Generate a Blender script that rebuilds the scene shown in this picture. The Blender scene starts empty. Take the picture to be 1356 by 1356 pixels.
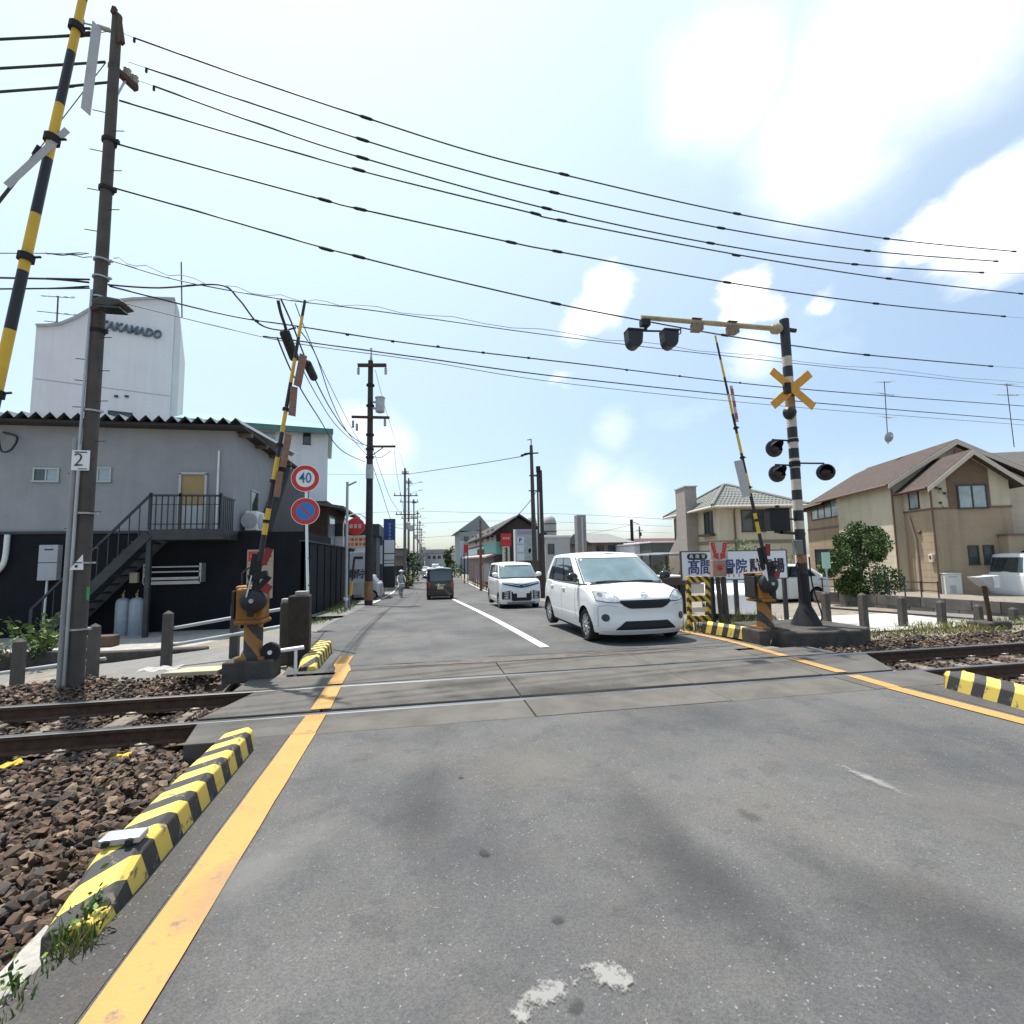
import bpy, bmesh, math, random
import numpy as np
from mathutils import Vector, Matrix, Euler
R=math.radians
PI=math.pi
rnd=random.Random(7)
SC=bpy.context.scene
COL=SC.collection
# ------------------------------------------------------------ camera
CAM_H=1.45; FPX=651.0; YAW,PITCH,ROLL=R(10.7),R(5.4),R(1.07)
_f=Vector((math.sin(YAW)*math.cos(PITCH),math.cos(YAW)*math.cos(PITCH),math.sin(PITCH)))
_r=Vector((math.cos(YAW),-math.sin(YAW),0)); _u=_r.cross(_f)
_up=_u*math.cos(ROLL)+_r*math.sin(ROLL); _rt=_r*math.cos(ROLL)-_u*math.sin(ROLL)
cd=bpy.data.cameras.new('camera'); cam=bpy.data.objects.new('camera',cd); COL.objects.link(cam)
cd.sensor_fit='HORIZONTAL'; cd.sensor_width=36; cd.lens=36*FPX/1356; cd.clip_start=.05; cd.clip_end=3000
M3=Matrix((_rt,_up,-_f)).transposed(); cam.matrix_world=Matrix.Translation((0,0,CAM_H))@M3.to_4x4()
SC.camera=cam
def ray(px,py): return _f+_rt*((px-678)/FPX)+_up*((678-py)/FPX)
def at(px,py,Y):
    d=ray(px,py); return Vector((0,0,CAM_H))+d*(Y/d.y)
def grd(px,py,z=0.):
    d=ray(px,py); return Vector((0,0,CAM_H))+d*((z-CAM_H)/d.z)
# ------------------------------------------------------------ sun, sky, exposure
SUN_EL,SUN_AZ=R(72),R(-31)            # azimuth from +Y, clockwise
SD=Vector((math.sin(SUN_AZ)*math.cos(SUN_EL),math.cos(SUN_AZ)*math.cos(SUN_EL),math.sin(SUN_EL)))
sl=bpy.data.lights.new('sun','SUN'); sl.energy=5.0; sl.angle=R(.9); sl.color=(1,.955,.89)
so=bpy.data.objects.new('sun',sl); COL.objects.link(so); so.rotation_euler=SD.to_track_quat('Z','Y').to_euler()
W=bpy.data.worlds.new('World'); SC.world=W; W.use_nodes=True
nt=W.node_tree; nt.nodes.clear()
def N(t,**k):
    n=nt.nodes.new(t)
    for a,b in k.items(): setattr(n,a,b)
    return n
def Lk(a,b): nt.links.new(a,b)
sky=N('ShaderNodeTexSky',sky_type='NISHITA',sun_disc=False,sun_elevation=SUN_EL,sun_rotation=SUN_AZ,air_density=1.0,dust_density=1.6,ozone_density=1.6)
tc=N('ShaderNodeTexCoord')
def vnoise(scale,detail,off=0.):
    mp=N('ShaderNodeMapping'); mp.inputs['Scale'].default_value=(scale,scale,scale*1.8); mp.inputs['Location'].default_value=(off,off*.7,off*.3)
    n=N('ShaderNodeTexNoise'); n.inputs['Scale'].default_value=1; n.inputs['Detail'].default_value=detail; n.inputs['Roughness'].default_value=.58
    Lk(tc.outputs['Generated'],mp.inputs[0]); Lk(mp.outputs[0],n.inputs['Vector']); return n
def mr(v,a,b,c=0.,d=1.,sm=True):
    n=N('ShaderNodeMapRange',interpolation_type='SMOOTHSTEP' if sm else 'LINEAR')
    n.inputs['From Min'].default_value=a; n.inputs['From Max'].default_value=b; n.inputs['To Min'].default_value=c; n.inputs['To Max'].default_value=d
    Lk(v,n.inputs['Value']); return n.outputs['Result']
def mth(op,a,b):
    n=N('ShaderNodeMath',operation=op)
    for i,v in enumerate((a,b)):
        if isinstance(v,(int,float)): n.inputs[i].default_value=v
        else: Lk(v,n.inputs[i])
    return n.outputs[0]
dist=vnoise(8,12,3.1)
sub=N('ShaderNodeVectorMath',operation='SUBTRACT'); Lk(dist.outputs['Color'],sub.inputs[0]); sub.inputs[1].default_value=(.5,.5,.5)
scl=N('ShaderNodeVectorMath',operation='SCALE'); Lk(sub.outputs[0],scl.inputs[0]); scl.inputs['Scale'].default_value=.10
wd=N('ShaderNodeVectorMath',operation='ADD'); Lk(tc.outputs['Generated'],wd.inputs[0]); Lk(scl.outputs[0],wd.inputs[1])
# cumulus heads: direction, angular radius, edge softness, strength
mask=None
for px,py,r,s,k in [(1330,285,.075,.3,1),(1235,305,.045,.3,1),(1290,330,.06,.5,.9),(1180,330,.03,.8,.6),(800,395,.055,.3,1),(765,420,.04,.6,.7),(985,398,.05,.3,1),(1020,405,.03,.5,.8),
                    (1085,405,.02,.6,.5),(1090,190,.13,.9,.75),(1150,90,.14,.9,.7),(960,110,.12,.9,.6),(1250,40,.12,.9,.6),(815,568,.05,1.,.25),(510,590,.07,1.,.5),(470,560,.05,.8,.6),(750,500,.02,.8,.5),(1000,470,.05,.8,.5),(790,625,.06,1.,.3),(830,660,.08,1.,.35)]:
    d=ray(px,py).normalized()
    dn=N('ShaderNodeVectorMath',operation='DISTANCE'); Lk(wd.outputs[0],dn.inputs[0]); dn.inputs[1].default_value=d
    m=mr(dn.outputs['Value'],r*1.15,r*max(0,.80-s),0,k)
    mask=m if mask is None else mth('MAXIMUM',mask,m)
n2=vnoise(2.3,7,8.2)
thin=mr(n2.outputs['Fac'],.42,.75,0,.38)                     # thin high cloud over the whole dome
sunv=N('ShaderNodeVectorMath',operation='DOT_PRODUCT'); Lk(tc.outputs['Generated'],sunv.inputs[0]); sunv.inputs[1].default_value=SD
veil=mr(sunv.outputs['Value'],.25,1.0,.12,.80,False)          # thin cloud lit forward round the sun
vm=N('ShaderNodeMix',data_type='RGBA'); vm.inputs[7].default_value=(5.6,6.9,7.3,1); Lk(mth('MAXIMUM',thin,veil),vm.inputs['Factor']); Lk(sky.outputs[0],vm.inputs[6])
mx=N('ShaderNodeMix',data_type='RGBA'); mx.inputs[7].default_value=(9.2,9.2,9.1,1)
Lk(mask,mx.inputs['Factor']); Lk(vm.outputs[2],mx.inputs[6])
bg=N('ShaderNodeBackground'); bg.inputs['Strength'].default_value=.132
wo=N('ShaderNodeOutputWorld'); Lk(mx.outputs[2],bg.inputs[0]); Lk(bg.outputs[0],wo.inputs[0])
SC.view_settings.view_transform='Standard'; SC.view_settings.look='None'; SC.view_settings.gamma=1; SC.view_settings.exposure=.50
SC.view_settings.use_curve_mapping=False
SC.render.engine='CYCLES'; SC.cycles.max_bounces=6; SC.cycles.use_denoising=True
# ------------------------------------------------------------ materials
MATS={}
def mat(name,col,rough=.7,metal=0.,var=.12,vs=3.,bump=0.,bs=60.,spec=.4,trans=0.,coat=0.,emit=None,grime=0.,gcol=(.08,.06,.045),siding=0.,streak=0.):
    """Principled material: base colour with soft tonal variation, optional grain relief and blotchy dirt."""
    if name in MATS: return MATS[name]
    m=bpy.data.materials.new(name); m.use_nodes=True; t=m.node_tree; b=t.nodes['Principled BSDF']
    b.inputs['Roughness'].default_value=rough; b.inputs['Metallic'].default_value=metal; b.inputs['Specular IOR Level'].default_value=spec
    b.inputs['Transmission Weight'].default_value=trans; b.inputs['Coat Weight'].default_value=coat
    tcn=t.nodes.new('ShaderNodeTexCoord'); src=None
    def noise(s,d=5):
        n=t.nodes.new('ShaderNodeTexNoise'); n.inputs['Scale'].default_value=s; n.inputs['Detail'].default_value=d; n.inputs['Roughness'].default_value=.6
        t.links.new(tcn.outputs['Object'],n.inputs['Vector']); return n
    if var>0:
        n=noise(vs); mxn=t.nodes.new('ShaderNodeMix'); mxn.data_type='RGBA'
        mxn.inputs[6].default_value=(*[c*(1-var) for c in col],1); mxn.inputs[7].default_value=(*[min(1,c*(1+var)) for c in col],1)
        mrn=t.nodes.new('ShaderNodeMapRange'); mrn.inputs[1].default_value=.3; mrn.inputs[2].default_value=.7
        t.links.new(n.outputs['Fac'],mrn.inputs[0]); t.links.new(mrn.outputs[0],mxn.inputs['Factor']); src=mxn.outputs[2]
        if grime>0:
            g=noise(vs*2.7,9); gr=t.nodes.new('ShaderNodeMapRange'); gr.inputs[1].default_value=.52; gr.inputs[2].default_value=.72; gr.inputs[4].default_value=grime
            gm=t.nodes.new('ShaderNodeMix'); gm.data_type='RGBA'; gm.inputs[7].default_value=(*gcol,1)
            t.links.new(g.outputs['Fac'],gr.inputs[0]); t.links.new(gr.outputs[0],gm.inputs['Factor']); t.links.new(src,gm.inputs[6]); src=gm.outputs[2]
        if streak>0:   # rain streaks and wash marks running down the wall
            mp=t.nodes.new('ShaderNodeMapping'); mp.inputs['Scale'].default_value=(3.2,3.2,.16); t.links.new(tcn.outputs['Object'],mp.inputs[0])
            g=t.nodes.new('ShaderNodeTexNoise'); g.inputs['Scale'].default_value=1; g.inputs['Detail'].default_value=9; g.inputs['Roughness'].default_value=.65; t.links.new(mp.outputs[0],g.inputs['Vector'])
            gr=t.nodes.new('ShaderNodeMapRange'); gr.inputs[1].default_value=.48; gr.inputs[2].default_value=.74; gr.inputs[4].default_value=streak; t.links.new(g.outputs['Fac'],gr.inputs[0])
            gm=t.nodes.new('ShaderNodeMix'); gm.data_type='RGBA'; gm.inputs[7].default_value=(*[c*.45 for c in col],1); t.links.new(gr.outputs[0],gm.inputs['Factor']); t.links.new(src,gm.inputs[6]); src=gm.outputs[2]
        t.links.new(src,b.inputs['Base Color'])
    else: b.inputs['Base Color'].default_value=(*col,1)
    if bump>0:
        n=noise(bs,4); bn=t.nodes.new('ShaderNodeBump'); bn.inputs['Strength'].default_value=bump; bn.inputs['Distance'].default_value=.02
        t.links.new(n.outputs['Fac'],bn.inputs['Height']); t.links.new(bn.outputs[0],b.inputs['Normal'])
    if siding>0:   # horizontal board joints as relief
        sx=t.nodes.new('ShaderNodeSeparateXYZ'); t.links.new(tcn.outputs['Object'],sx.inputs[0])
        dv=t.nodes.new('ShaderNodeMath'); dv.operation='DIVIDE'; dv.inputs[1].default_value=siding; t.links.new(sx.outputs['Z'],dv.inputs[0])
        fr=t.nodes.new('ShaderNodeMath'); fr.operation='FRACT'; t.links.new(dv.outputs[0],fr.inputs[0])
        ss=t.nodes.new('ShaderNodeMapRange'); ss.inputs[2].default_value=.14; t.links.new(fr.outputs[0],ss.inputs[0])
        b2=t.nodes.new('ShaderNodeBump'); b2.inputs['Strength'].default_value=.4; b2.inputs['Distance'].default_value=.012; t.links.new(ss.outputs[0],b2.inputs['Height'])
        if b.inputs['Normal'].is_linked: t.links.new(b.inputs['Normal'].links[0].from_socket,b2.inputs['Normal'])
        t.links.new(b2.outputs[0],b.inputs['Normal'])
    if emit: b.inputs['Emission Color'].default_value=(*emit,1); b.inputs['Emission Strength'].default_value=1
    MATS[name]=m; return m
def stripes(name,ca,cb,vec,period,duty=.5,rough=.55,wear=.25,wcol=(.12,.10,.07)):
    """Painted diagonal stripes, chipped: direction vec in object space."""
    if name in MATS: return MATS[name]
    m=bpy.data.materials.new(name); m.use_nodes=True; t=m.node_tree; b=t.nodes['Principled BSDF']; b.inputs['Roughness'].default_value=rough
    tcn=t.nodes.new('ShaderNodeTexCoord'); d=t.nodes.new('ShaderNodeVectorMath'); d.operation='DOT_PRODUCT'; d.inputs[1].default_value=[v/period for v in vec]
    t.links.new(tcn.outputs['Object'],d.inputs[0])
    fr=t.nodes.new('ShaderNodeMath'); fr.operation='FRACT'; t.links.new(d.outputs['Value'],fr.inputs[0])
    ls=t.nodes.new('ShaderNodeMath'); ls.operation='LESS_THAN'; ls.inputs[1].default_value=duty; t.links.new(fr.outputs[0],ls.inputs[0])
    mxn=t.nodes.new('ShaderNodeMix'); mxn.data_type='RGBA'; mxn.inputs[6].default_value=(*cb,1); mxn.inputs[7].default_value=(*ca,1); t.links.new(ls.outputs[0],mxn.inputs['Factor'])
    n=t.nodes.new('ShaderNodeTexNoise'); n.inputs['Scale'].default_value=14; n.inputs['Detail'].default_value=10; n.inputs['Roughness'].default_value=.7; t.links.new(tcn.outputs['Object'],n.inputs['Vector'])
    g=t.nodes.new('ShaderNodeMapRange'); g.inputs[1].default_value=.56; g.inputs[2].default_value=.64; g.inputs[4].default_value=wear*2.2; t.links.new(n.outputs['Fac'],g.inputs[0])
    gm=t.nodes.new('ShaderNodeMix'); gm.data_type='RGBA'; gm.inputs[7].default_value=(*wcol,1); t.links.new(g.outputs[0],gm.inputs['Factor']); t.links.new(mxn.outputs[2],gm.inputs[6])
    t.links.new(gm.outputs[2],b.inputs['Base Color']); MATS[name]=m; return m
YEL=(.66,.41,.035); BLK=(.022,.022,.024)
M=dict(
 conc=mat('concrete',(.34,.325,.30),.9,var=.22,vs=4,bump=.4,grime=.45), conc_dark=mat('dark blotchy concrete',(.065,.058,.052),.95,var=.35,vs=5,bump=.6,grime=.6),  # second concrete: near-black base with blotchy tone
 pole=mat('pole concrete',(.082,.072,.065),.9,var=.22,vs=3,bump=.25,bs=40,grime=.4), galv=mat('galvanised steel',(.40,.42,.43),.45,.6,var=.12),
 pipe=mat('pvc conduit',(.27,.27,.27),.55,var=.1), white=mat('white paint',(.78,.78,.77),.45,var=.04), wmetal=mat('white enamel',(.72,.72,.70),.35,var=.05,grime=.2),
 black=mat('black paint',BLK,.45,var=.2), blackm=mat('matt black',(.014,.014,.016),.75,var=.2), rub=mat('black rubber',(.02,.02,.021),.85,var=.25),
 yellow=mat('yellow paint',YEL,.5,var=.12,grime=.3), amber=mat('amber housing paint',(.27,.112,.02),.6,var=.3,grime=.5), xing=mat('cross sign yellow',(.62,.29,.03),.5,var=.12,grime=.15),
 wire=mat('cable sheath',(.035,.036,.038),.6,var=.1), wire_l=mat('aged wire',(.10,.115,.13),.6,var=.1), rust=mat('rusty steel',(.085,.048,.032),.85,.2,var=.3,vs=12,bump=.5),
 railtop=mat('polished rail head',(.36,.35,.34),.33,1.,var=.05), red=mat('sign red',(.55,.035,.03),.45,var=.06), blue=mat('sign blue',(.02,.17,.46),.45,var=.05), dblue=mat('deep blue panel',(.03,.05,.20),.4,var=.06),
 glass=mat('window glass',(.035,.045,.05),.06,var=.15,spec=.8), glass_l=mat('pale window glass',(.30,.36,.38),.08,var=.25,vs=2,spec=.8), alu=mat('aluminium frame',(.42,.42,.41),.4,.5,var=.06), bronze=mat('bronze frame',(.07,.06,.05),.5,.3,var=.1),
 ink=mat('black lettering',(.02,.02,.025),.5,var=0), navy=mat('navy lettering',(.03,.045,.16),.5,var=0), redink=mat('red lettering',(.50,.05,.05),.5,var=0), sgrey=mat('sign back grey',(.42,.42,.43),.5,var=.1,grime=.25),
 wood=mat('weathered wood',(.17,.13,.095),.9,var=.3,vs=9,bump=.4), leaf=mat('leaf green',(.055,.105,.022),.6,var=.35,vs=30), leaf_d=mat('dark leaf',(.03,.062,.018),.6,var=.35,vs=30), leaf_y=mat('dry grass',(.20,.17,.06),.7,var=.3,vs=30), leaf_l=mat('fresh grass',(.12,.19,.035),.6,var=.3,vs=30), bark=mat('bark',(.08,.06,.045),.95,var=.3,bump=.5),
)
# ------------------------------------------------------------ mesh collector
class MB:
    def __init__(s): s.v=[];s.f=[];s.m=[]
    def add(s,vs,fs,m=0,X=None):
        o=len(s.v)
        s.v+= [tuple(X@Vector(v)) for v in vs] if X is not None else [tuple(v) for v in vs]
        s.f+=[tuple(i+o for i in f) for f in fs]; s.m+=[m]*len(fs); return s
    def box(s,c,d,m=0,rz=0,X=None):
        x,y,z=d[0]/2,d[1]/2,d[2]/2
        vs=[(-x,-y,-z),(x,-y,-z),(x,y,-z),(-x,y,-z),(-x,-y,z),(x,-y,z),(x,y,z),(-x,y,z)]
        T=Matrix.Translation(c)@Matrix.Rotation(rz,4,'Z')
        if X is not None: T=T@X
        return s.add(vs,[(3,2,1,0),(4,5,6,7),(0,1,5,4),(1,2,6,5),(2,3,7,6),(3,0,4,7)],m,T)
    def b2(s,a,b,m=0):   # box from two corners
        return s.box([(p+q)/2 for p,q in zip(a,b)],[abs(q-p) for p,q in zip(a,b)],m)
    def bar(s,p,q,w,h,m=0):   # rectangular bar p->q
        p,q=Vector(p),Vector(q); d=q-p; X=Matrix.Translation((p+q)/2)@d.to_track_quat('Y','Z').to_matrix().to_4x4()
        x,y,z=w/2,d.length/2,h/2
        vs=[(-x,-y,-z),(x,-y,-z),(x,y,-z),(-x,y,-z),(-x,-y,z),(x,-y,z),(x,y,z),(-x,y,z)]
        return s.add(vs,[(3,2,1,0),(4,5,6,7),(0,1,5,4),(1,2,6,5),(2,3,7,6),(3,0,4,7)],m,X)
    def tube(s,pts,r,n=8,m=0,cap=True):
        pts=[Vector(p) for p in pts]; k=len(pts); rs=r if isinstance(r,(list,tuple)) else [r]*k
        vs=[];prev=None
        for i,p in enumerate(pts):
            t=(pts[min(i+1,k-1)]-pts[max(i-1,0)])
            if t.length<1e-9: t=Vector((0,0,1))
            t.normalize()
            if prev is None:
                a=Vector((0,0,1)) if abs(t.z)<.9 else Vector((1,0,0)); u=t.cross(a).normalized()
            else:
                u=prev-t*prev.dot(t); u.normalize()
            prev=u; w=t.cross(u)
            for j in range(n):
                a=2*PI*j/n; vs.append(p+(u*math.cos(a)+w*math.sin(a))*rs[i])
        fs=[(i*n+j,i*n+(j+1)%n,(i+1)*n+(j+1)%n,(i+1)*n+j) for i in range(k-1) for j in range(n)]
        if cap: fs+= [tuple(range(n))[::-1],tuple((k-1)*n+j for j in range(n))]
        return s.add(vs,fs,m)
    def lathe(s,prof,n=24,m=0,X=None,ms=None):   # prof [(r,z)] about Z
        k=len(prof); vs=[(r*math.cos(2*PI*j/n),r*math.sin(2*PI*j/n),z) for r,z in prof for j in range(n)]
        for i in range(k-1):
            fs=[(i*n+j,i*n+(j+1)%n,(i+1)*n+(j+1)%n,(i+1)*n+j) for j in range(n)]
            s.add(vs[0:0],[],m)
            if i==0: o=len(s.v); s.v+=[tuple(X@Vector(v)) if X is not None else v for v in vs]
            s.f+=[tuple(a+o for a in f) for f in fs]; s.m+=[(ms[i] if ms else m)]*n
        s.f+=[tuple(o+j for j in range(n))[::-1],tuple(o+(k-1)*n+j for j in range(n))]; s.m+=[(ms[0] if ms else m),(ms[-1] if ms else m)]
        return s
    def prism(s,poly,h,X=None,m=0):  # poly xy, extruded 0..h in z
        n=len(poly); vs=[(x,y,0) for x,y in poly]+[(x,y,h) for x,y in poly]
        fs=[tuple(range(n))[::-1],tuple(range(n,2*n))]+[(i,(i+1)%n,n+(i+1)%n,n+i) for i in range(n)]
        return s.add(vs,fs,m,X)
    def grid(s,fn,nu,nv,m=0,flip=False):
        vs=[fn(i/nu,j/nv) for i in range(nu+1) for j in range(nv+1)]; q=nv+1
        fs=[(i*q+j,(i+1)*q+j,(i+1)*q+j+1,i*q+j+1) for i in range(nu) for j in range(nv)]
        if flip: fs=[f[::-1] for f in fs]
        return s.add(vs,fs,m)
    def ball(s,c,r,m=0,nu=12,nv=8,X=None):
        rr=(r,r,r) if isinstance(r,(int,float)) else r
        T=Matrix.Translation(c)@(X if X is not None else Matrix.Identity(4))@Matrix.Diagonal((*rr,1))
        vs=[(0,0,-1)]+[(math.sin(PI*i/nv)*math.cos(2*PI*j/nu),math.sin(PI*i/nv)*math.sin(2*PI*j/nu),-math.cos(PI*i/nv)) for i in range(1,nv) for j in range(nu)]+[(0,0,1)]
        fs=[(0,1+(j+1)%nu,1+j) for j in range(nu)]+[(1+i*nu+j,1+i*nu+(j+1)%nu,1+(i+1)*nu+(j+1)%nu,1+(i+1)*nu+j) for i in range(nv-2) for j in range(nu)]
        e=len(vs)-1; fs+=[(e,1+(nv-2)*nu+j,1+(nv-2)*nu+(j+1)%nu) for j in range(nu)]
        return s.add(vs,fs,m,T)
    def mesh(s,name,mats,smooth=None):
        me=bpy.data.meshes.new(name); me.from_pydata(s.v,[],s.f)
        for k in (mats if isinstance(mats,(list,tuple)) else [mats]): me.materials.append(k)
        me.polygons.foreach_set('material_index',s.m)
        if smooth is not None:
            me.polygons.foreach_set('use_smooth',[True]*len(s.f))
            if smooth<179: me.set_sharp_from_angle(angle=R(smooth))
        me.update(); return me
    def build(s,name,mats,parent=None,smooth=None,loc=None,bevel=0,rot=None):
        o=bpy.data.objects.new(name,s.mesh(name,mats,smooth)); COL.objects.link(o)
        if parent is not None: o.parent=parent
        if loc is not None: o.location=loc
        if rot is not None: o.rotation_euler=rot
        if bevel:
            b=o.modifiers.new('bevel','BEVEL'); b.width=bevel; b.segments=2; b.limit_method='ANGLE'; b.angle_limit=R(40)
        return o
RX=lambda a: Matrix.Rotation(a,4,'X')
RY=lambda a: Matrix.Rotation(a,4,'Y')
RZ=lambda a: Matrix.Rotation(a,4,'Z')
TR=lambda *a: Matrix.Translation(a if len(a)==3 else a[0])
FACE=RX(PI/2)         # local xy plane -> faces -Y (towards the camera side), x right, y up
def thing(name,label,cat,loc=(0,0,0),rz=0,group=None):
    o=bpy.data.objects.new(name,None); COL.objects.link(o); o.location=loc; o.rotation_euler=(0,0,rz); o.empty_display_size=.2
    o['label']=label; o['category']=cat
    if group: o['group']=group
    return o
def tag(o,label,cat,group=None):
    o['label']=label; o['category']=cat
    if group: o['group']=group
    return o
def struct(o,kind='structure',label=None):
    o['kind']=kind
    if label: o['label']=label
    return o
def copyob(o,parent=None,loc=None):
    c=o.copy(); COL.objects.link(c)
    if parent is not None: c.parent=parent
    if loc is not None: c.location=loc
    return c
def copytree(o,loc,rz=None,label=None):
    c=copyob(o,loc=loc)
    if rz is not None: c.rotation_euler=(0,0,rz)
    if label: c['label']=label
    for ch in o.children:
        d=copyob(ch,c)
        for g in ch.children: copyob(g,d)
    return c
def text(body,size,name,m,parent=None,loc=(0,0,0),rot=(PI/2,0,0),bold=0.,shear=0.,ext=.004,align='CENTER',sx=1.,vertical=False,sp=1.):
    c=bpy.data.curves.new('txt','FONT'); c.body='\n'.join(body) if vertical else body; c.size=size; c.align_x=align; c.align_y='CENTER'; c.offset=bold; c.shear=shear; c.extrude=ext; c.resolution_u=3; c.space_character=sp
    if vertical: c.space_line=sp
    t=bpy.data.objects.new('txt',c); COL.objects.link(t); dg=bpy.context.evaluated_depsgraph_get(); dg.update()
    me=bpy.data.meshes.new_from_object(t.evaluated_get(dg)); bpy.data.objects.remove(t); bpy.data.curves.remove(c)
    me.materials.clear(); me.materials.append(m); me.name=name
    o=bpy.data.objects.new(name,me); COL.objects.link(o); o.parent=parent; o.location=loc; o.rotation_euler=rot; o.scale=(sx,1,1); return o
def spline(pts,n=8):
    pts=[Vector(p) for p in pts]; out=[]
    for i in range(len(pts)-1):
        a,b,c,d=pts[max(i-1,0)],pts[i],pts[i+1],pts[min(i+2,len(pts)-1)]
        for k in range(n):
            t=k/n; out.append(.5*((2*b)+(c-a)*t+(2*a-5*b+4*c-d)*t*t+(3*b-a-3*c+d)*t**3))
    out.append(pts[-1]); return out
def zr(y):   # height of the road along its length: level over the tracks, then falling away
    if y<7: return 0.
    if y>45: return -1.30
    t=(y-7)/38; return -1.30*(t*t*(3-2*t)*.45+t*.55)
# ============================================================ GROUND
def asphalt(name,base,dark,warm):
    m=bpy.data.materials.new(name); m.use_nodes=True; t=m.node_tree; b=t.nodes['Principled BSDF']; b.inputs['Roughness'].default_value=.82; b.inputs['Specular IOR Level'].default_value=.35
    tcn=t.nodes.new('ShaderNodeTexCoord')
    def noise(s,d,r=.6,sc=None):
        n=t.nodes.new('ShaderNodeTexNoise'); n.inputs['Scale'].default_value=s; n.inputs['Detail'].default_value=d; n.inputs['Roughness'].default_value=r
        if sc:
            mp=t.nodes.new('ShaderNodeMapping'); mp.inputs['Scale'].default_value=sc; t.links.new(tcn.outputs['Object'],mp.inputs[0]); t.links.new(mp.outputs[0],n.inputs['Vector'])
        else: t.links.new(tcn.outputs['Object'],n.inputs['Vector'])
        return n.outputs['Fac']
    def mrange(v,a,c,lo,hi):
        n=t.nodes.new('ShaderNodeMapRange'); n.inputs[1].default_value=a; n.inputs[2].default_value=c; n.inputs[3].default_value=lo; n.inputs[4].default_value=hi; t.links.new(v,n.inputs[0]); return n.outputs[0]
    def mix(f,a,c2,bt='MIX'):
        n=t.nodes.new('ShaderNodeMix'); n.data_type='RGBA'; n.blend_type=bt
        for k,v in ((0,f),(6,a),(7,c2)):
            if isinstance(v,tuple): n.inputs[k].default_value=(*v,1)
            elif isinstance(v,float): n.inputs[k].default_value=v
            else: t.links.new(v,n.inputs[k])
        return n.outputs[2]
    c=mix(mrange(noise(.55,4),.38,.62,0.,1.),base,dark)
    c=mix(mrange(noise(.9,5,.6,(1,.35,1)),.5,.75,0.,.7),c,tuple(x*.62 for x in dark))      # traffic film, along the road
    c=mix(mrange(noise(1.7,7),.48,.72,0.,.55),c,warm)
    c=mix(mrange(noise(3.1,9,.66),.55,.60,0.,.28),c,tuple(x*.7 for x in dark))
    c=mix(mrange(noise(5,8,.7),.60,.78,0.,.55),c,tuple(x*.45 for x in dark))               # oil spots
    sp=t.nodes.new('ShaderNodeTexVoronoi'); sp.inputs['Scale'].default_value=150; t.links.new(tcn.outputs['Object'],sp.inputs['Vector'])
    g=t.nodes.new('ShaderNodeSeparateColor'); t.links.new(sp.outputs['Color'],g.inputs[0])
    ag=t.nodes.new('ShaderNodeHueSaturation'); ag.inputs['Saturation'].default_value=1; t.links.new(c,ag.inputs['Color']); t.links.new(mrange(g.outputs[0],.0,1.,.80,1.22),ag.inputs['Value']); c=ag.outputs[0]
    lite=mrange(g.outputs[1],.988,.996,0.,.45); c=mix(lite,c,(.34,.33,.31))                 # pale aggregate
    t.links.new(c,b.inputs['Base Color'])
    bn=t.nodes.new('ShaderNodeBump'); bn.inputs['Strength'].default_value=.38; bn.inputs['Distance'].default_value=.008
    h=t.nodes.new('ShaderNodeMath'); h.operation='ADD'; t.links.new(sp.outputs['Distance'],h.inputs[0]); t.links.new(noise(160,3),h.inputs[1]); t.links.new(h.outputs[0],bn.inputs['Height'])
    t.links.new(bn.outputs[0],b.inputs['Normal']); return m
M['asph']=asphalt('asphalt',(.110,.107,.103),(.066,.067,.070),(.115,.101,.089))
M['asph_l']=asphalt('old pale asphalt',(.19,.18,.17),(.15,.145,.14),(.20,.185,.165))
M['asph_d']=asphalt('rough dark asphalt',(.085,.08,.075),(.055,.052,.05),(.095,.08,.07))
M['soil']=mat('stony soil',(.15,.115,.085),.95,var=.35,vs=6,bump=.8,bs=45,grime=.4)
M['lot']=mat('pale concrete yard',(.40,.39,.365),.9,var=.12,vs=1.5,bump=.3,grime=.12,gcol=(.3,.29,.27))
M['grit']=mat('dry gravel ground',(.21,.185,.15),.95,var=.3,vs=5,bump=.7,bs=50)
# terrain sheet to the horizon
ys=[-60,-20,-6,-2,1.5,2.2,4.0,6.6,7.35,8.2,9.2,11,14,18,23,28,34,40,45,60,90,150,400,1200]
xs=[-1200,-300,-80,-40,-20,-12,-8,-5.5,-4,-2.6,-1.42,-1.30,5.6,6.5,8,10,13,18,24,34,60,120,400,1200]
def gz(x,y):
    z=zr(y)-.035
    out=max(-1.30-x,x-5.6,0)
    if 1.4<y<7.3: z-= min(out,.12)/.12*.34 if x<0 else min(out,.5)/.5*.34
    elif y<=1.4: z-=min(out,2)/2*.3
    elif x<0 and 7.3<=y<=36: z-=min(max(-1.9-x,0)*.1,.5)*(1 if y<20 else max(0,(36-y)/16))+.01
    elif x>5.6: z=min(z,-.05-.32*min(1,(x-5.6)/2)) if y<20 else z
    return z
mb=MB(); nx,ny=len(xs),len(ys)
mb.add([(x,y,gz(x,y)) for y in ys for x in xs],[(j*nx+i,j*nx+i+1,(j+1)*nx+i+1,(j+1)*nx+i) for j in range(ny-1) for i in range(nx-1)])
struct(mb.build('ground',M['grit']))
def sheet(name,x0,x1,y0,y1,m,dz=0.,nyy=None,zf=None,xf=None):
    nyy=nyy or max(1,int((y1-y0)/1.5)); mb=MB()
    f=zf or (lambda x,y: zr(y))
    def p(u,v):
        y=y0+(y1-y0)*v; a,b=(xf(y) if xf else (x0,x1)); x=a+(b-a)*u; return (x,y,f(x,y)+dz)
    mb.grid(p,4,nyy); return struct(mb.build(name,m,smooth=180))
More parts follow.
